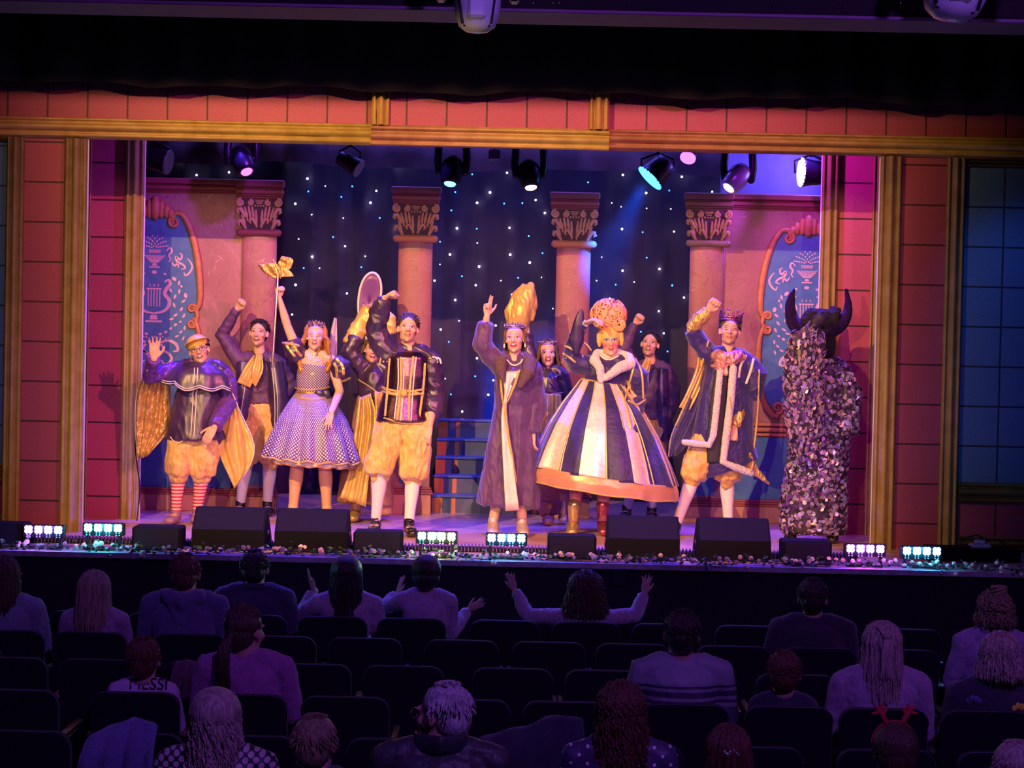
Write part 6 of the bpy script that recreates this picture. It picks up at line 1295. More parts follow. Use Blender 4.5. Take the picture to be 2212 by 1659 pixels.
f.cloth('shirt', M['plum'], shell=6, sw=[(['ne', (1404, 820), 'wa'], [20, 37, 33], .6), (['ls', 'le', 'lw'], [19, 17, 10]), (['rs', (1454, 840), 're', 'rw'], [18, 18, 17, 11])], fold=(.008, 7, (1, 1, 1)))
f.cloth('waistcoat', M['satin'], [([(1384, 798, -.03), (1380, 850, -.05), (1378, 900, -.04)], [14, 15, 15], 1.2), ([(1430, 796, -.03), (1428, 850, -.05), (1432, 900, -.04), (1438, 950, -.02)], [16, 17, 18, 20], 1.2)], fold=(.005, 5, (1, 1, .3)))
f.cloth('cummerbund', M['gold_satin'], [([(1403, 884), (1402, 900), (1402, 916)], [30, 30, 31], .62)], fold=(.005, 9, (.3, .3, 2.5)))
f.sheet('cravat', M['gold_satin'], [(1393, 776, -.14), (1382, 800, -.16), (1376, 832, -.17)], [(1408, 776, -.14), (1402, 806, -.18), (1390, 832, -.17)], n=14, fold=(.012, 2)); collar(f, M['plum'])

# ---------------------------------------------------------------- 10 king
f = Fig(15.8, dict(ne=(1572, 762), ls=(1532, 775), rs=(1620, 782), ch=(1574, 815), wa=(1568, 865), pe=(1562, 915), le=(1494, 712, -.04), lw=(1530, 672, -.10), re=(1600, 860, .0), rw=(1586, 922, -.15), lh=(1540, 918), rh=(1585, 918), lk=(1502, 1020, -.05), rk=(1570, 1026), la=('F', 1462, .10, -.05), lt=('F', 1450, .03, -.2), ra=('F', 1574, .10, 0), rt=('F', 1578, .03, -.16), foot=('F', 1520, 0, 0)),
    'person in spiky crown and white-fur-edged navy robe, fist raised')
f.body((1576, 716, -6, 10, 4, 1.0), face_mat('skin_of_crowned_man', (.74, .42, .32), mouth=(.012, .0025), stubble=.25, brow=(.05, .03, .03), closed=True), 1.05, [('l', (.5, -.15, .75), (.3, -1, 0), 'fist', 1), ('r', (-.2, -.25, -1), (.4, .8, 0), 'fist', -1)])
short_hair(f, M['grey_hair'], seed=21, n=200); ring_band(f, 'crown', M['crown_m'], .086, .088, .100, 14, .075, base=.02, a0=-180, a1=172, sm=.0045)
leg_sleeves(f, 'stocking', M['tights']); [shoe(f, k, M['patent']) for k in 'lr']; breeches(f, M['gold_velvet'], 1.05, lo=.15)
f.cloth('royal_robe', M['navy'], shell=6, sw=[([(1572, 766), (1572, 784), 'ch', 'wa', (1562, 930), (1566, 990), (1574, 1012)], [34, 48, 52, 58, 64, 68, 68], .66)], fold=[(.010, 3, (1, 1, .15)), (.004, 9, (1, 1, .4))])
f.cloth('doublet_front', mat('black_doublet', (.02, .015, .03), .6), [([(1560, 800, -.13), (1552, 870, -.15), (1545, 950, -.17), (1545, 1000, -.17)], [16, 18, 20, 18], .3)], fold=None)
f.cloth('puff_sleeves', M['navy'], [(['ls', (1512, 742), 'le'], [24, 24, 20]), (['rs', (1632, 810), (1626, 848), 're'], [24, 30, 26, 18])], fold=(.008, 7, (1, 1, 1)))
f.cloth('gold_undersleeves', M['gold_lame'], [(['le', (1510, 690, -.07), 'lw'], [17, 18, 15]), ], fold=(.008, 11, (1, 1, 1)))
f.cloth('gold_undersleeves', M['gold_lame'], [(['re', (1598, 890, -.08), 'rw'], [17, 18, 14])], fold=(.008, 11, (1, 1, 1)))
f.cloth('fur_edging', M['fur'], [([(1556, 800, -.17), (1549, 870, -.2), (1541, 940, -.22), (1532, 962, -.22), (1500, 958, -.2), (1478, 955, -.16)], [7, 7, 7, 7, 7, 6]), ([(1584, 795, -.17), (1578, 870, -.2), (1568, 950, -.22), (1562, 998, -.22), (1590, 1010, -.2), (1622, 1022, -.16)], [8, 8, 8, 8, 8, 7])], fold=(.004, 26, (1, 1, 1)), vox=.007)
f.trim('white_sleeve_slash', M['cream_braid'], [[(1612, 768), (1600, 790), (1596, 815)], [(1628, 775), (1622, 800), (1612, 828)]], .012, flat=.5)
f.cloth('ruff_collar', mat('pink_foil_ruff', (.85, .40, .35), .25, metal=.6, bump=1, bscale=40), [([(1545, 765, -.06), (1560, 775, -.13), (1580, 775, -.14), (1600, 768, -.07)], [12, 15, 15, 12]), ([(1562, 785, -.14), (1552, 800, -.16)], [16, 22], .4)], fold=(.012, 12, (1, 1, 1)))
f.sheet('cloak_panel', M['navy'], [(1502, 800, 0), (1480, 870, -.02), (1452, 940, -.04), (1446, 985, -.04)], [(1535, 800, 0), (1520, 880, 0), (1500, 940, 0), (1462, 985, 0)], fold=(.02, 2)); f.trim('cloak_edging', M['gold_braid'], [[(1530, 738), (1512, 800), (1482, 870), (1452, 940), (1445, 985)], [(1640, 800), (1636, 900), (1622, 1018)]], .010, dflt=-.03)
f.sheet('gold_cloak_lining', M['gold_satin'], [(1508, 760, 0), (1502, 800, -.01), (1482, 850, -.02), (1466, 880, -.02)], [(1518, 765, 0), (1520, 810, -.01), (1508, 850, -.02), (1490, 886, -.02)], n=12, fold=(.015, 2))
f.cloth('gold_sleeve_tail', M['gold_lame'], [([(1594, 935, -.1), (1606, 975, -.1), (1628, 1015, -.08), (1662, 1046, -.06)], [9, 14, 10, 2], .6)], fold=(.005, 14, (1, 1, 1)), vox=.007)
f.trim('gold_cord', M['gold_braid'], [[(1577, 858), (1580, 890), (1578, 930)]], .005)

# ---------------------------------------------------------------- 11 horned figure in discs
f = Fig(15.45, dict(ne=(1772, 780), ls=(1740, 795), rs=(1818, 800), wa=(1775, 890), pe=(1772, 935), le=(1722, 750, -.25), lw=(1758, 705, -.34), re=(1828, 870), rw=(1822, 930, -.05), lh=(1752, 938), rh=(1796, 938), lk=(1745, 1050), rk=(1802, 1050), la=('F', 1712, .10, 0), lt=('F', 1706, .035, -.16), ra=('F', 1800, .10, .02), rt=('F', 1800, .035, -.14), foot=('F', 1758, 0, 0)),
    'figure with tall curved black horns, face hidden behind a shaggy disc-covered sleeve')
f.body((1772, 742, 10, -6, 0, 1.0), face_mat('skin_of_horned_figure', (.03, .015, .05)), 1.0, [('l', (.4, -.2, .5), (0, 1, 0), 'fist', 1), ('r', None, (0, 1, 0), 'relax', -1)], vox=.009)
[shoe(f, k, M['patent'], 'boot', boot=.05) for k in 'lr']
f.cloth('hood', M['blackfur'], [([(1772, 768, 0), (1772, 745, 0), (1768, 715, 0)], [28, 32, 30], .95), ([(1738, 705, -.06), (1752, 690, -.04), (1800, 690, -.02), (1806, 665, -.02)], [16, 24, 22, 10])], fold=(.012, 14, (1, 1, 1)))
for L_ in ([(1728, 712), (1712, 692), (1707, 665), (1710, 642), (1715, 626)], [(1795, 712), (1815, 702), (1829, 680), (1832, 655), (1828, 626)]):
    g = G(); Pp = spl([f.P((x, y, -.05)) for x, y in L_], 6); g.sweep(Pp, [.062*(1-i/len(Pp))**.8+.007 for i in range(len(Pp))], seg=16); solid('horn', g, mat('black_glitter_horn', (.03, .01, .07), .25, metal=.6, bump=.8, bscale=160), f.root, .007, 2, (.003, 12, (1, 1, 1)))
M['robe_base'] = mat('black_sequin_backing', (.03, .015, .05), .6)
c1 = f.cloth('robe', M['robe_base'], shell=6, sw=[([(1775, 790), (1780, 830), (1775, 900), (1765, 1000), (1758, 1080), (1757, 1148)], [38, 50, 58, 64, 68, 70], .7), (['rs', (1832, 850, -.02), (1826, 935, -.03)], [22, 26, 24])], fold=(.012, 4, (1, 1, .3)), vox=.011)
c2 = f.cloth('raised_sleeve', M['robe_base'], [([(1745, 722, -.3), (1738, 780, -.3), (1736, 850, -.27), (1738, 930, -.24), (1745, 1000, -.22)], [34, 38, 40, 36, 18], .45), ([(1728, 745, -.26), (1765, 712, -.30)], [22, 18])], fold=(.012, 5, (1, 1, .3)), vox=.010)
def discs(o, n, r0, r1, ms, name, hang=0, seed=0):
    me = o.data; me.calc_loop_triangles(); q = np.random.RandomState(seed); mw = np.array(root_m(o)); tr = np.array([t.vertices[:] for t in me.loop_triangles]); V = coords(me) @ mw[:3, :3].T+mw[:3, 3]
    a, b_, c = V[tr[:, 0]], V[tr[:, 1]], V[tr[:, 2]]; nn = np.cross(b_-a, c-a); ar = np.linalg.norm(nn, axis=1); nn /= ar[:, None]+1e-12; w = ar*(nn[:, 1] < .45); ix = q.choice(len(tr), n, p=w/w.sum()); g = G()
    for i in ix:
        u, v = q.rand(2); u, v = (u, v) if u+v < 1 else (1-u, 1-v); p = a[i]+(b_[i]-a[i])*u+(c[i]-a[i])*v; m_ = nn[i]+q.normal(size=3)*.35+np.array((0, 0, -.25)); m_ /= np.linalg.norm(m_); t = np.cross(m_, (0, .1, 1)); t /= np.linalg.norm(t); s_ = np.cross(m_, t); r = q.uniform(r0, r1); p = p+nn[i]*.008
        el = 1+hang*q.rand(); g.cur = q.choice(len(ms), p=[.34, .26, .25, .15]); k = 8; pts = [p+t*r*math.cos(x)+s_*r*el*math.sin(x) for x in np.linspace(0, 2*math.pi, k, endpoint=False)]
        g.add(np.concatenate([pts, [x-m_*.0015 for x in pts]]), [tuple(range(k)), tuple(range(2*k-1, k-1, -1))]+[(j, j+k, (j+1) % k+k, (j+1) % k) for j in range(k)])
    return build(name, g, ms, o, kind='stuff')
DM = [mat('lilac_disc', (.42, .36, .70), .3, metal=.35), mat('violet_disc', (.20, .08, .36), .3, metal=.4), mat('black_disc', (.05, .03, .08), .3, metal=.3), mat('rose_disc', (.62, .40, .46), .3, metal=.35)]
discs(c1, 2300, .015, .022, DM, 'sequin_discs', seed=1); discs(c2, 950, .012, .017, [DM[3], DM[1], DM[2], DM[0]], 'long_sequin_discs', hang=1.4, seed=2)
# ================================================================== auditorium seats
M['seatcloth'] = mat('midnight_seat_fabric', (.007, .005, .014), .85, col2=(.005, .004, .010), nscale=40, sheen=.1, bump=.2, bscale=200, spec=.2)
M['highlight_piping'] = mat('pale_highlight_piping', (.05, .04, .08), .5)  # edge piping with the rim highlight put into its paler colour
ROWY = [12.3, 11.45, 10.5, 9.56, 8.58]
def rrect(w, h, r, n=5):
    P = []
    for cx, cz, a0 in ((w/2-r, h-r, 0), (-w/2+r, h-r, 90), (-w/2+r*.3, r*.3, 180), (w/2-r*.3, r*.3, 270)):
        rr_ = r if cz > h/2 else r*.3
        for i in range(n+1): a = R(a0+90*i/n); P.append((cx+rr_*math.cos(a), cz+rr_*math.sin(a)))
    return P
def make_seat():
    r = empty('theatre_seat', (0, 0, 0)); w, h = .46, .56; P = rrect(w, h, .075); n = len(P); g = G(); V = []
    for y, k in ((0, .97), (.012, 1), (.05, 1), (.085, .95)):
        V += [(x*k, y+.03*(z/h-.5)*-1.2, .30+h/2+(z-h/2)*k) for x, z in P]
    F = [tuple(range(n)), tuple(range(3*n, 4*n))[::-1]]
    for i in range(3): F += [(i*n+j, i*n+(j+1) % n, (i+1)*n+(j+1) % n, (i+1)*n+j) for j in range(n)]
    g.add(V, F); build('backrest', g, M['seatcloth'], r, smooth=False)
    q = [(x*1.0, .004+.03*(z/h-.5)*-1.2, .30+h/2+(z-h/2)*1.0) for x, z in P[:2*(5+1)]]; build('highlight_piping', G().sweep(q, .0035, seg=6), M['highlight_piping'], r, smooth=True)
    build('seat_cushion', G().box((-.22, .08, .38), (.22, .50, .46), .03), M['seatcloth'], r)
    for s in (-1, 1): g = G().box((s*.245-.02, .02, .60), (s*.245+.02, .42, .635), .01); build('armrest', g, M['metal'], r); build('leg', G().box((s*.245-.015, .06, 0), (s*.245+.015, .34, .60), .005), M['metal'], r)
    return r
ROWS = [[(180, 1320), (350, 1325), (545, 1329), (719, 1331), (889, 1336), (1091, 1340), (1266, 1343), (1440, 1345), (1620, 1347), (1790, 1352), (1960, 1356)],
        [(15, 1372), (193, 1371), (412, 1374), (603, 1378), (789, 1381), (998, 1386), (1186, 1389), (1368, 1393), (1585, 1395), (1770, 1403), (1950, 1406), (2130, 1410)],
        [(15, 1435), (215, 1436), (440, 1438), (672, 1439), (872, 1441), (1108, 1446), (1308, 1449), (1508, 1456), (1720, 1462), (1935, 1473), (2150, 1478)],
        [(30, 1504), (292, 1507), (525, 1506), (746, 1509), (1008, 1516), (1225, 1518), (1480, 1524), (1704, 1530), (1910, 1537), (2130, 1543)],
        [(45, 1597), (290, 1600), (535, 1596), (855, 1602), (1110, 1606), (1370, 1610), (1630, 1618), (1915, 1626), (2175, 1634)]]
ZT = .86; s0 = None; RN = ['row nearest the stage', 'second row from the stage', 'third row from the stage', 'fourth row from the stage', 'row nearest the viewer']
TAKEN = {0: {2: 'the person in a dark polo collar', 3: 'the long-haired person with raised hand', 4: 'the child in white with spread arms', 6: 'the curly-haired child'}, 1: {0: 'the far left long-haired person', 1: 'the straight blonde-haired person', 2: 'the hooded sweatshirt', 9: 'the short-haired person in black at right'},
         3: {1: 'the child in the printed football shirt', 2: 'the ponytailed person', 6: 'the patterned jumper', 7: 'the auburn-haired child', 8: 'the long blonde half-up hair'}}
for ri, row in enumerate(ROWS):
    Y = ROWY[ri]
    for ci, (px, py) in enumerate(row):
        p = at(px, py, Y)
        if s0 is None: s0 = make_seat(); c = s0
        else: c = copy_tree(s0)
        c.location = (p.x, Y, 0)
        c['label'] = (f"dark upholstered theatre seat behind {TAKEN[ri][ci]}" if ci in TAKEN.get(ri, {}) else f"dark upholstered theatre seat, {ORD[ci]} from the left in the {RN[ri]}")[:110]
        c['category'] = 'theatre seat'; c['group'] = 'dark theatre seats in the '+RN[ri]

# ================================================================== audience, seen from behind
HM = dict(blonde=hair_mat('blonde_hair', (.42, .32, .22)), dark=hair_mat('dark_hair', (.035, .022, .018)), brown=hair_mat('chestnut_hair', (.09, .045, .03)), grey=hair_mat('silver_hair', (.66, .64, .66)), auburn=hair_mat('auburn_hair', (.14, .055, .03)), fair=hair_mat('sandy_hair', (.34, .26, .14)), light=hair_mat('ash_blonde_hair', (.52, .42, .36)))
SKA = mat('audience_skin', (.52, .30, .24), .55)
def knit(name, c): return mat(name, c, .9, col2=tuple(x*.8 for x in c), nscale=50, bump=.5, bscale=160, sheen=.3)
def sitter(px, py, row, sc, hair, hm, topc, label, yaw=180, pitch=0, roll=0, Y=None, arms=None, build_=1., topname='jumper', fat=1., lean=0, hands_pose='open', collar_=None, zs=0, short_len=0, wide=1., hr=.0048):
    Y = Y or (ROWY[row]+.24 if row < 5 else 7.95); k = Y/FPX; top = np.array(tuple(at(px, py, Y))); hs = 1.13*(.98*sc if sc > .9 else .80+.18*sc); hcz = top[2]-.128*hs-(.012 if hair != 'short' else .01)
    hc = np.array((top[0], Y, hcz)); r = empty('person', (float(hc[0]), Y, 0), label, 'person', 'audience members seen from behind'); Mh = headM(hc, yaw, pitch, roll, hs)
    ne = hc+np.array((lean*.1, -.01, -.118*hs)); sw = .185*sc*fat; zsit = .47; wa = np.array((ne[0]+lean*.2, Y-.02, zsit+.20*sc)); pe = np.array((ne[0]+lean*.25, Y-.02, zsit+.07)); J = {'ne': ne}
    P = px2(Y)
    g = G(); head_prims(g, Mh); nk = np.array(tuple(Mh @ Vector((0, .02, -.06)))); g.sweep([nk, (nk+ne)/2, ne], [.052*hs*(.9 if sc < .9 else 1), .052*hs, .062*sc], seg=14)
    ch = ne*.72+wa*.28; T = [([ne+np.array((0, 0, -.015)), ne*.85+wa*.15, ch, wa, pe], [(.055*sc, .075*sc), (.09*sc, sw*.80), (.11*sc, sw*.90), (.10*sc*fat, .14*sc*fat), (.11*sc, .16*sc*fat)])]
    for p_, q_ in T: g.sweep(p_, q_, seg=18, up=(0, 1, 0))
    cg = G(); i_ = .014
    for p_, q_ in T: cg.sweep(p_, [(a+i_, b+i_) for a, b in q_], seg=22, up=(0, 1, 0), rnd=True)
    hd = []
    for s, kk in ((-1, 'l'), (1, 'r')):
        sh = ne+np.array((s*sw, 0, -.055*sc)); 
        if arms and kk in arms: e, w, hdir = np.array(tuple(at(*arms[kk][0][:2], Y+arms[kk][0][2]))), np.array(tuple(at(*arms[kk][1][:2], Y+arms[kk][1][2]))), arms[kk][2]
        else: e = sh+np.array((s*.05*sc, .06, -.27*sc)); w = e+np.array((-s*.10*sc, .22*sc, .0)); hdir = None
        q_ = .050*sc
        g.sweep([ne+np.array((0, 0, -.01)), (ne+sh)/2+np.array((0, 0, .012)), sh], [.048*sc, .048*sc, q_], seg=12); g.sweep([sh, (sh+e)/2, e], [q_, q_*.92, q_*.78], seg=12); g.sweep([e, (e+w)/2, w], [q_*.78, q_*.74, .026*sc], seg=12)
        cg.sweep([ne+np.array((0, 0, -.025)), (ne+sh)/2+np.array((0, 0, .010)), sh], [.048*sc+i_*.6, .050*sc+i_, q_+i_*1.1], seg=14); cg.sweep([sh, (sh+e)/2, e], [q_+i_*1.1, q_+i_*.9, q_*.8+i_], seg=14); cg.sweep([e, (e+w)/2, w*.93+e*.07], [q_*.8+i_, q_*.75+i_, .030*sc+i_], seg=14, rnd=False)
        d = (w-e) if hdir is None else np.array(hdir[0], float); hand(g, w, d, (0, 0, -1) if hdir is None else hdir[1], sc*.98, 'relax' if hdir is None else hdir[2], s if hdir is None else hdir[3])
        h_ = pe+np.array((s*.09*sc, 0, 0)); kn = h_+np.array((s*.03, .42*sc, .04)); an = kn+np.array((0, .04, -kn[2]+.10)); an[2] = .10
        g.sweep([h_, kn], [.085*sc, .058*sc], seg=12); g.sweep([kn, an], [.055*sc, .038*sc], seg=12); g.sweep([an+np.array((0, -.03, -.04)), an+np.array((0, .15, -.065))], [.035, .03], seg=10)
    V0 = Mh
    solid('body', g, SKA, r, .0075 if arms else .0095, 2)
    top_ = solid(topname, cg, topc, r, .011, 3, [(.006, 6, (1, 1, .8)), (.003, 14, (1, 1, 1))])
    lg = G()
    for s in (-1, 1):
        h_ = pe+np.array((s*.09*sc, 0, 0)); kn = h_+np.array((s*.03, .42*sc, .04)); an = kn.copy(); an[1] += .04; an[2] = .12; lg.sweep([h_+np.array((0, 0, .01)), kn], [.098*sc, .070*sc], seg=12); lg.sweep([kn, an], [.066*sc, .052*sc], seg=12)
    solid('trousers', lg, M['hallcloth'], r, .014, 2)
    h = G(); seed = int(px)
    if hair == 'short': hair_cap(h, Mh, 1.0*wide); q = random.Random(seed); hh = G()
    if hair == 'short':
        for i in range(520):
            az = q.uniform(-math.pi, math.pi); t = q.uniform(0, 1.9) if abs(az) < 1.9 else q.uniform(0, .8); p = np.array((.083*math.sin(t)*math.sin(az), .028+.098*math.sin(t)*math.cos(az), .04+.086*math.cos(t))); nn = p-np.array((0, .028, .03)); nn /= np.linalg.norm(nn); L_ = .014+short_len*.7*q.uniform(.5, 1)
            dv = np.array((.5*math.sin(az)+q.uniform(-.3, .3), .3*math.cos(az), -.9 if t > .5 else .2)); hh.sweep([p-nn*.004, p+nn*.003+dv*L_*.4, p+nn*(.002+short_len*.1)+dv*L_], [.0042, .0038, .0015], seg=4)
        hh.xf(Mh); h.add(hh.verts(), hh.f)
    elif hair == 'long': hair_cap(h, Mh, 1.02*wide); locks(h, Mh, 300, .24+short_len, hr, 125, .22, seed=seed)
    elif hair == 'longwavy': hair_cap(h, Mh, 1.03*wide); locks(h, Mh, 320, .22+short_len, hr, 125, .35, curl=.007, cf=38, seed=seed, jit=.01)
    elif hair == 'curly': hair_cap(h, Mh, 1.05*wide); locks(h, Mh, 420, .16+short_len, .0036, 130, .45, curl=.011, cf=48, seed=seed, jit=.012, R3=(.098, .112, .104))
    elif hair == 'bob': hair_cap(h, Mh, 1.03*wide); locks(h, Mh, 300, .075+short_len, hr, 125, .25, curl=.003, cf=30, seed=seed, jit=.008, R3=(.09, .106, .098))
    elif hair == 'ponytail':
        hair_cap(h, Mh, 1.02); locks(h, Mh, 150, .0, .005, 180, t1=1.2, pull=(0, .128, -.01), seed=seed, R3=(.084, .099, .088), c=(0, .028, .042)); hh = G(); q = random.Random(seed)
        for i in range(60): a = q.uniform(0, 6.28); rr_ = q.uniform(0, .022); x_, y_ = rr_*math.cos(a), rr_*math.sin(a); hh.sweep([(x_*.4, .118+y_*.4, -.005), (x_*1.2+.004, .160+y_, -.05), (x_*1.5+.01, .158+y_*1.3, -.16), (x_*1.4+.012, .140+y_, -.24), (x_*.8+.012, .132+y_*.6, -.32-q.uniform(0, .04))], [.006, .007, .007, .006, .002], seg=5)
        hh.ell((0, .118, -.006), (.02, .016, .02), seg=12, ring=8); hh.xf(Mh); h.add(hh.verts(), hh.f)
    elif hair == 'halfup':
        hair_cap(h, Mh, 1.03); locks(h, Mh, 290, .26+short_len, hr, 125, .20, curl=.003, cf=25, seed=seed); hh = G(); q = random.Random(seed)
        for i in range(70): x_ = q.uniform(-.07, .07); hh.sweep([(x_, .03-abs(x_)*.6, .125-abs(x_)*.3), (x_*.5, .10, .115), (x_*.15, .142, .075), (x_*.3+q.uniform(-.008, .008), .150, .02), (x_*.4, .145, -.08-q.uniform(0, .05))], [.005, .006, .006, .006, .002], seg=5)
        hh.ell((0, .138, .078), (.022, .016, .018), seg=12, ring=8); hh.xf(Mh); h.add(hh.verts(), hh.f)
    elif hair == 'bun':
        hair_cap(h, Mh, 1.03); locks(h, Mh, 120, .08, .006, 150, .3, curl=.008, cf=60, seed=seed, jit=.02, t0=(.2, 1.2)); hh = G(); q = random.Random(seed)
        for i in range(60):
            a, b_ = q.uniform(0, 6.28), q.uniform(-1.2, 1.2); c_ = np.array((0.0, .06, .125)); pts = [c_+np.array((.045*math.cos(a+w)*math.cos(b_), .035*math.sin(a+w), .038*math.sin(b_+.5*w))) for w in np.linspace(0, 2.2, 6)]; hh.sweep(pts, [.006]*5+[.002], seg=5)
        hh.ell((0, .06, .12), (.038, .03, .034)); hh.xf(Mh); h.add(hh.verts(), hh.f)
    build('hair', h, HM[hm], r, smooth=True)
    return r, Mh, ne, top_
M['hallcloth'] = mat('dark_trousers', (.02, .02, .035), .9)
sitter(12, 1197, 1, 1., 'long', 'brown', knit('teal_grey_knit', (.20, .26, .32)), 'person with long straight brown hair and grey-green jumper at the far left edge', yaw=148, fat=1.05)
sitter(207, 1228, 1, .86, 'long', 'blonde', knit('lilac_fluffy_knit', (.34, .24, .34)), 'person with long straight blonde hair and pale lilac jumper behind the left light bars', yaw=166)
r_, Mh, ne, _ = sitter(402, 1190, 1, 1., 'short', 'auburn', knit('indigo_sweatshirt', (.12, .11, .24)), 'short-haired person in an indigo hooded sweatshirt, left part of the audience', topname='hooded_sweatshirt', fat=1.15)
build('hood', solid('hood_tmp', G().sweep([ne+np.array(v) for v in ((-.11, .03, .0), (-.10, -.07, .0), (0, -.12, -.02), (.10, -.07, .0), (.11, .03, .0))], [.040, .048, .055, .048, .040], seg=14).sweep([ne+np.array((0, -.11, -.02)), ne+np.array((0, -.12, -.15))], [(.03, .10), (.018, .05)], seg=14, up=(0, 1, 0)), M['hallcloth'], None, .011, 3, (.006, 7, (1, 1, 1))) and G().box((0, 0, 0), (.001, .001, .001)), knit('indigo_hood', (.13, .12, .26)), r_) if False else solid('hood', G().sweep([ne+np.array(v) for v in ((-.11, .03, .0), (-.10, -.07, .0), (0, -.12, -.02), (.10, -.07, .0), (.11, .03, .0))], [.040, .048, .055, .048, .040], seg=14).sweep([ne+np.array((0, -.11, -.02)), ne+np.array((0, -.12, -.15))], [(.03, .10), (.018, .05)], seg=14, up=(0, 1, 0)), knit('indigo_hood', (.13, .12, .26)), r_, .011, 3, (.006, 7, (1, 1, 1)))
r_, Mh, ne, _ = sitter(552, 1182, 0, 1.0, 'short', 'dark', knit('dark_polo', (.045, .04, .09)), 'short dark-haired person in a dark collared polo shirt, head against the garland', topname='polo_shirt', fat=1.15)
solid('polo_collar', G().sweep([ne+np.array(v) for v in ((-.085, .03, .01), (-.07, -.055, .025), (0, -.08, .03), (.07, -.055, .025), (.085, .03, .01))], [(.022, .012)]*5, seg=10, up=(0, 0, 1)), knit('polo_collar_knit', (.05, .045, .10)), r_, .008, 2)
sitter(750, 1196, 0, 1.02, 'long', 'dark', knit('white_lilac_blouse', (.44, .36, .46)), 'person with very long dark hair and pale blouse raising one hand', arms={'l': ((652, 1330, .12), (680, 1278, .16), ((-.35, .0, .9), (1, .2, .2), 'open', -1))}, wide=1.12, short_len=.06)
sitter(922, 1196, 0, .84, 'short', 'dark', knit('white_cardigan', (.46, .38, .50)), 'child with cropped hair in a white cardigan, both arms spread wide', arms={'l': ((832, 1310, .12), (858, 1283, .20), ((.25, .1, .9), (.8, .3, -.1), 'open', -1)), 'r': ((975, 1368, .10), (1010, 1318, .26), ((.9, .2, .45), (-.3, .8, .4), 'open', 1))}, wide=1.14)
sitter(1266, 1232, 0, .82, 'curly', 'brown', knit('cream_long_sleeved_top', (.46, .36, .46)), 'child with frizzy brown curls and cream top, both hands thrown up high', arms={'l': ((1140, 1330, .10), (1112, 1275, .18), ((-.35, 0, 1), (.5, .8, 0), 'open', 1)), 'r': ((1372, 1330, .10), (1392, 1282, .18), ((.15, 0, 1), (-.3, .9, 0), 'open', -1))})
sitter(1757, 1243, 1, 1., 'short', 'dark', knit('black_tee', (.035, .03, .05)), 'short-haired person in a plain black top sitting alone below the horned figure', yaw=170, fat=1.15, topname='shirt')
sitter(312, 1369, 3, .74, 'short', 'auburn', mat('white_football_shirt', (.52, .36, .56), .8), 'child with short hair in a pale football shirt with black lettering on the back', topname='football_shirt')
sitter(533, 1303, 3, 1.0, 'ponytail', 'brown', knit('magenta_jumper', (.38, .13, .36)), 'person with a long brown ponytail and magenta jumper', yaw=150, fat=1.1)
sitter(1474, 1310, 3, 1.02, 'short', 'dark', None or mat('tmpknit', (.3, .3, .36)), 'dark-haired person in a pale jumper with dark patterned bands across the back', topname='patterned_jumper', fat=1.12)
kn = bpy.data.materials['tmpknit']; kn.name = 'banded_nordic_knit'; nt = kn.node_tree; L = nt.links.new; gg = N(nt, 'ShaderNodeNewGeometry'); sp = N(nt, 'ShaderNodeSeparateXYZ'); L(gg.outputs['Position'], sp.inputs[0])
zr = [gz(1474, y, ROWY[3]+.12) for y in (1495, 1478)]; mr = N(nt, 'ShaderNodeMapRange'); mr.inputs[1].default_value = gz(1474, 1560, ROWY[3]+.12); mr.inputs[2].default_value = gz(1474, 1470, ROWY[3]+.12); L(sp.outputs[2], mr.inputs[0]); cr = N(nt, 'ShaderNodeValToRGB'); cr.color_ramp.interpolation = 'CONSTANT'; L(mr.outputs[0], cr.inputs[0]); E = cr.color_ramp.elements
sx = N(nt, 'ShaderNodeMath', operation='FLOORED_MODULO'); L(sp.outputs[0], sx.inputs[0]); sx.inputs[1].default_value = .035; sm_ = N(nt, 'ShaderNodeMath', operation='LESS_THAN'); L(sx.outputs[0], sm_.inputs[0]); sm_.inputs[1].default_value = .017
da, li = (.05, .05, .09, 1), (.24, .25, .31, 1); E[0].position = 0; E[0].color = (.09, .09, .14, 1); E[1].position = .32; E[1].color = li
for p_, c_ in ((.42, da), (.50, li), (.58, da), (.72, li), (.80, da), (.86, li)): e_ = E.new(p_); e_.color = c_
L(cr.outputs[0], nt.nodes['Principled BSDF'].inputs['Base Color'])
sitter(1695, 1399, 3, .72, 'short', 'auburn', knit('navy_sweater', (.03, .03, .06)), 'child with short auburn hair in a dark top, right of the patterned jumper', yaw=172)
sitter(1905, 1338, 3, 1.0, 'halfup', 'light', knit('lilac_sweatshirt', (.42, .30, .46)), 'person with long half-tied blonde hair in a pale lilac sweatshirt at the right', short_len=.02, fat=1.1)
sitter(2146, 1272, 2, .92, 'bun', 'fair', knit('pale_violet_top', (.38, .30, .50)), 'person with a messy topknot and pale violet top near the right edge', yaw=196)
r_, Mh, ne, tp_ = sitter(2160, 1362, 3, 1.0, 'bob', 'light', knit('dark_cloud_jumper', (.035, .035, .06)), 'person with shoulder-length blonde hair and a dark jumper with yellow cloud motifs', fat=1.15, topname='cloud_jumper', short_len=.03)
bt = bvh(tp_)
for px, py, c_ in ((2202, 1528, (.75, .72, .05)), (2105, 1512, (.10, .12, .26)), (2150, 1556, (.10, .12, .26))):
    g = G()
    for dx, dy, rr_ in ((-12, 2, 7), (-4, -3, 8), (5, -1, 8), (12, 3, 6)):
        d = ray(px+dx, py+dy).normalized(); h = bt.ray_cast(CP, d)
        if h[0] is not None: g.ell(h[0], (rr_*.0024, .004, rr_*.0024), seg=10, ring=6)
    if g.v: build('cloud_motif', g, mat('cloud_motif_paint', c_, .7), tp_, smooth=True)
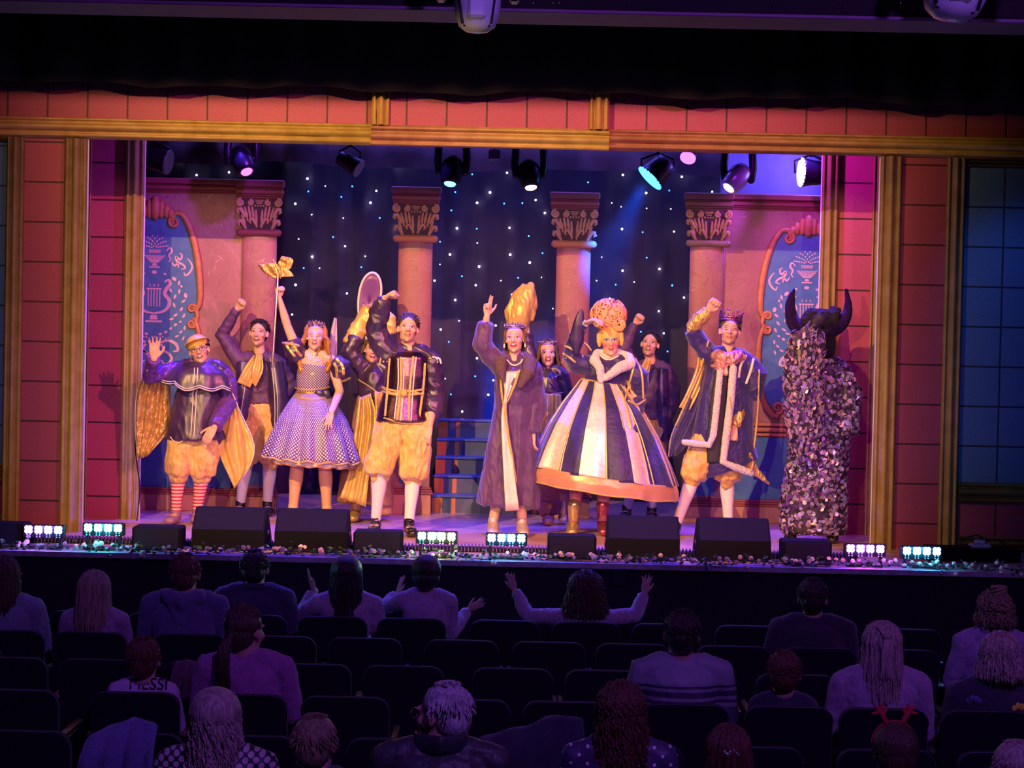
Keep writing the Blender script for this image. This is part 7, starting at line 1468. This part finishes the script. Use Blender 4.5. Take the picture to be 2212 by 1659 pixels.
band = G(); pts = [(.094*math.sin(a), .020, .045+.094*math.cos(a)) for a in np.linspace(-1.5, 1.5, 14)]; band.sweep(pts, .004, seg=6); band.xf(Mh); build('headband', band, M['pearl'], r_, smooth=True)
sitter(470, 1482, 5, 1.0, 'longwavy', 'light', dots_mat('dark_floral_blouse', (.03, .03, .05), (.5, .45, .42), (22, 22), .36, attr=None), 'person with big wavy blonde hair and dark floral blouse at the bottom left', topname='floral_blouse', wide=1.15, short_len=.12, fat=1.1, yaw=172, hr=.0042)
sitter(686, 1537, 5, .78, 'short', 'fair', knit('dark_green_top', (.05, .09, .07)), 'child with tousled short fair hair at the bottom, left of the grey-haired person', short_len=.02, yaw=165, wide=1.05)
r_, Mh, ne, _ = sitter(955, 1467, 5, 1.04, 'short', 'grey', mat('dark_leather_jacket', (.05, .055, .06), .5, bump=.3, bscale=30), 'grey-haired person in glasses turning left, dark jacket with upturned collar, bottom centre', yaw=-122, topname='jacket', fat=1.25, short_len=.012)
g = G(); [g.sweep([(s*.034+.0235*math.cos(t), -.100, .002+.019*math.sin(t)) for t in (2*math.pi*i/20 for i in range(20))], .0022, seg=6, closed=True) or g.sweep([(s*.056, -.097, .006), (s*.084, -.03, .006), (s*.086, .01, .0)], .002, seg=6) for s in (-1, 1)]; g.xf(Mh); build('glasses', g, M['chrome'], r_, smooth=True)
solid('upturned_collar', G().sweep([ne+np.array(v) for v in ((-.11, .05, .02), (-.10, -.05, .03), (0, -.10, .03), (.10, -.05, .03), (.11, .05, .02))], [(.045, .014)]*5, seg=12, up=(0, 0, 1)), mat('dark_collar_leather', (.03, .03, .04), .5), r_, .009, 2)
sitter(1343, 1467, 5, 1.0, 'longwavy', 'auburn', dots_mat('pearl_dotted_blouse', (.06, .05, .12), (.75, .7, .8), (14, 14), .12, attr=None), 'person with long loose auburn hair and a pearl-dotted dark top at the bottom centre', topname='dotted_blouse', short_len=.08, wide=1.05)
r_, Mh, ne, _ = sitter(1574, 1560, 5, .80, 'long', 'auburn', knit('plum_cardigan', (.06, .03, .07)), 'child with straight hair and a leafy hair clip at the bottom', short_len=-.05)
g = G(); [g.ell((x_, .128, z_), (.006, .005, .009), seg=8, ring=6) for x_, z_ in ((-.02, .04), (-.008, .05), (.006, .045), (.018, .035), (.0, .03), (.028, .045))]; g.sweep([(-.03, .128, .035), (.03, .128, .042)], .003, seg=6); g.xf(Mh); build('hair_clip', g, mat('silver_green_clip', (.5, .6, .45), .25, metal=.7), r_, smooth=True)
r_, Mh, ne, _ = sitter(1932, 1556, 5, .82, 'short', 'brown', knit('dark_jumper', (.03, .025, .04)), 'child with pinned-up dark hair wearing a red antler headband, bottom right', wide=1.1, yaw=186)
g = G(); g.sweep([(.092*math.sin(a), .0, .045+.090*math.cos(a)) for a in np.linspace(-1.5, 1.5, 14)], .004, seg=6)
for s in (-1, 1): g.sweep([(s*.035, 0, .13), (s*.055, 0, .165), (s*.075, 0, .19)], [.011, .013, .008], seg=8); g.sweep([(s*.05, 0, .155), (s*.035, 0, .185)], [.009, .006], seg=8); g.sweep([(s*.06, 0, .17), (s*.09, 0, .165)], [.009, .006], seg=8); g.sweep([(s*.055, 0, .165), (s*.055, 0, .20)], [.009, .006], seg=8)
g.xf(Mh); build('antler_headband', g, mat('red_felt_antler', (.45, .02, .04), .8), r_, smooth=True)
sitter(2192, 1592, 5, .80, 'short', 'light', knit('mauve_top', (.12, .08, .14)), 'small blonde child at the bottom right corner', short_len=.01, wide=1.05)
sitter(-28, 1385, 2, 1.1, 'short', 'dark', knit('blue_anorak', (.08, .09, .22)), 'broad-shouldered person in a blue jacket cut off by the left edge', fat=1.2, topname='jacket')
# lettering on the football shirt
tp = next(o for o in bpy.data.objects if o.name.startswith('football_shirt')); bt = bvh(tp)
cu = bpy.data.curves.new('txt', 'FONT'); cu.body = 'MESSI'; cu.size = .085; cu.extrude = .002; cu.align_x = 'CENTER'; to = bpy.data.objects.new('txt', cu); TMP.collection.objects.link(to); TMP.view_layers[0].update(); me = bpy.data.meshes.new_from_object(to.evaluated_get(TMP.view_layers[0].depsgraph)); bpy.data.objects.remove(to)
c = at(306, 1503, ROWY[3]); yy = ROWY[3]+.10; Vt = coords(me); out = []
for x_, y_, z_ in Vt:
    X = c.x+x_*1.0; Z = c.z+y_; h = bt.ray_cast(Vector((X, yy-.6, Z)), Vector((0, 1, 0))); Yh = h[0].y if h[0] is not None else yy+.1; out.append((X, Yh-.004+z_, Z))
me.vertices.foreach_set('co', np.array(out).ravel()); me.transform(root_m(tp).inverted()); me.materials.append(mat('black_lettering', (.01, .01, .015), .7)); lo = bpy.data.objects.new('lettering', me); C.objects.link(lo); lo.parent = tp
# coats over the seats
def coat(name, pts_top, pts_bot, Y, m, label, fold=(.03, 3)):
    g = G(); P = px2(Y); a = np.array(spl([P(t) for t in pts_top], 6)); b_ = np.array(spl([P(t) for t in pts_bot], 6)); n = min(len(a), len(b_)); a, b_ = a[:n], b_[:n]; S_ = []
    for i in range(18):
        v = i/17; row = a*(1-v)+b_*v; row = row.copy(); row[:, 1] -= .10*math.sin(min(1, v*2)*1.57)*1.0-.02*np.sin(np.arange(n)*.9+v*3)*fold[0]*30; S_.append(row)
    S2 = [r__.copy() for r__ in S_]; g.grid(np.array(S_), .02); return build(name, g, m, smooth=True, label=label, cat='coat')
coat('coat', [(185, 1600), (215, 1580), (260, 1562), (300, 1552), (340, 1570)], [(172, 1690), (210, 1690), (260, 1690), (300, 1690), (335, 1690)], ROWY[4]-.02, knit('blue_grey_coat', (.16, .16, .36)), 'blue-grey coat thrown over a seat back at the lower left')
coat('coat', [(1030, 1600), (1080, 1582), (1140, 1568), (1200, 1546), (1260, 1556)], [(1030, 1680), (1090, 1680), (1150, 1680), (1210, 1680), (1262, 1680)], ROWY[4]-.02, knit('black_padded_coat', (.03, .028, .06)), 'dark coat heaped over seats right of the grey-haired person')
coat('coat', [(375, 1436), (395, 1428), (415, 1428), (430, 1438)], [(372, 1500), (395, 1500), (415, 1500), (430, 1500)], ROWY[2]-.02, knit('maroon_coat', (.10, .03, .06)), 'small maroon coat hanging on a seat beside the ponytailed person')
bpy.data.scenes.remove(TMP)
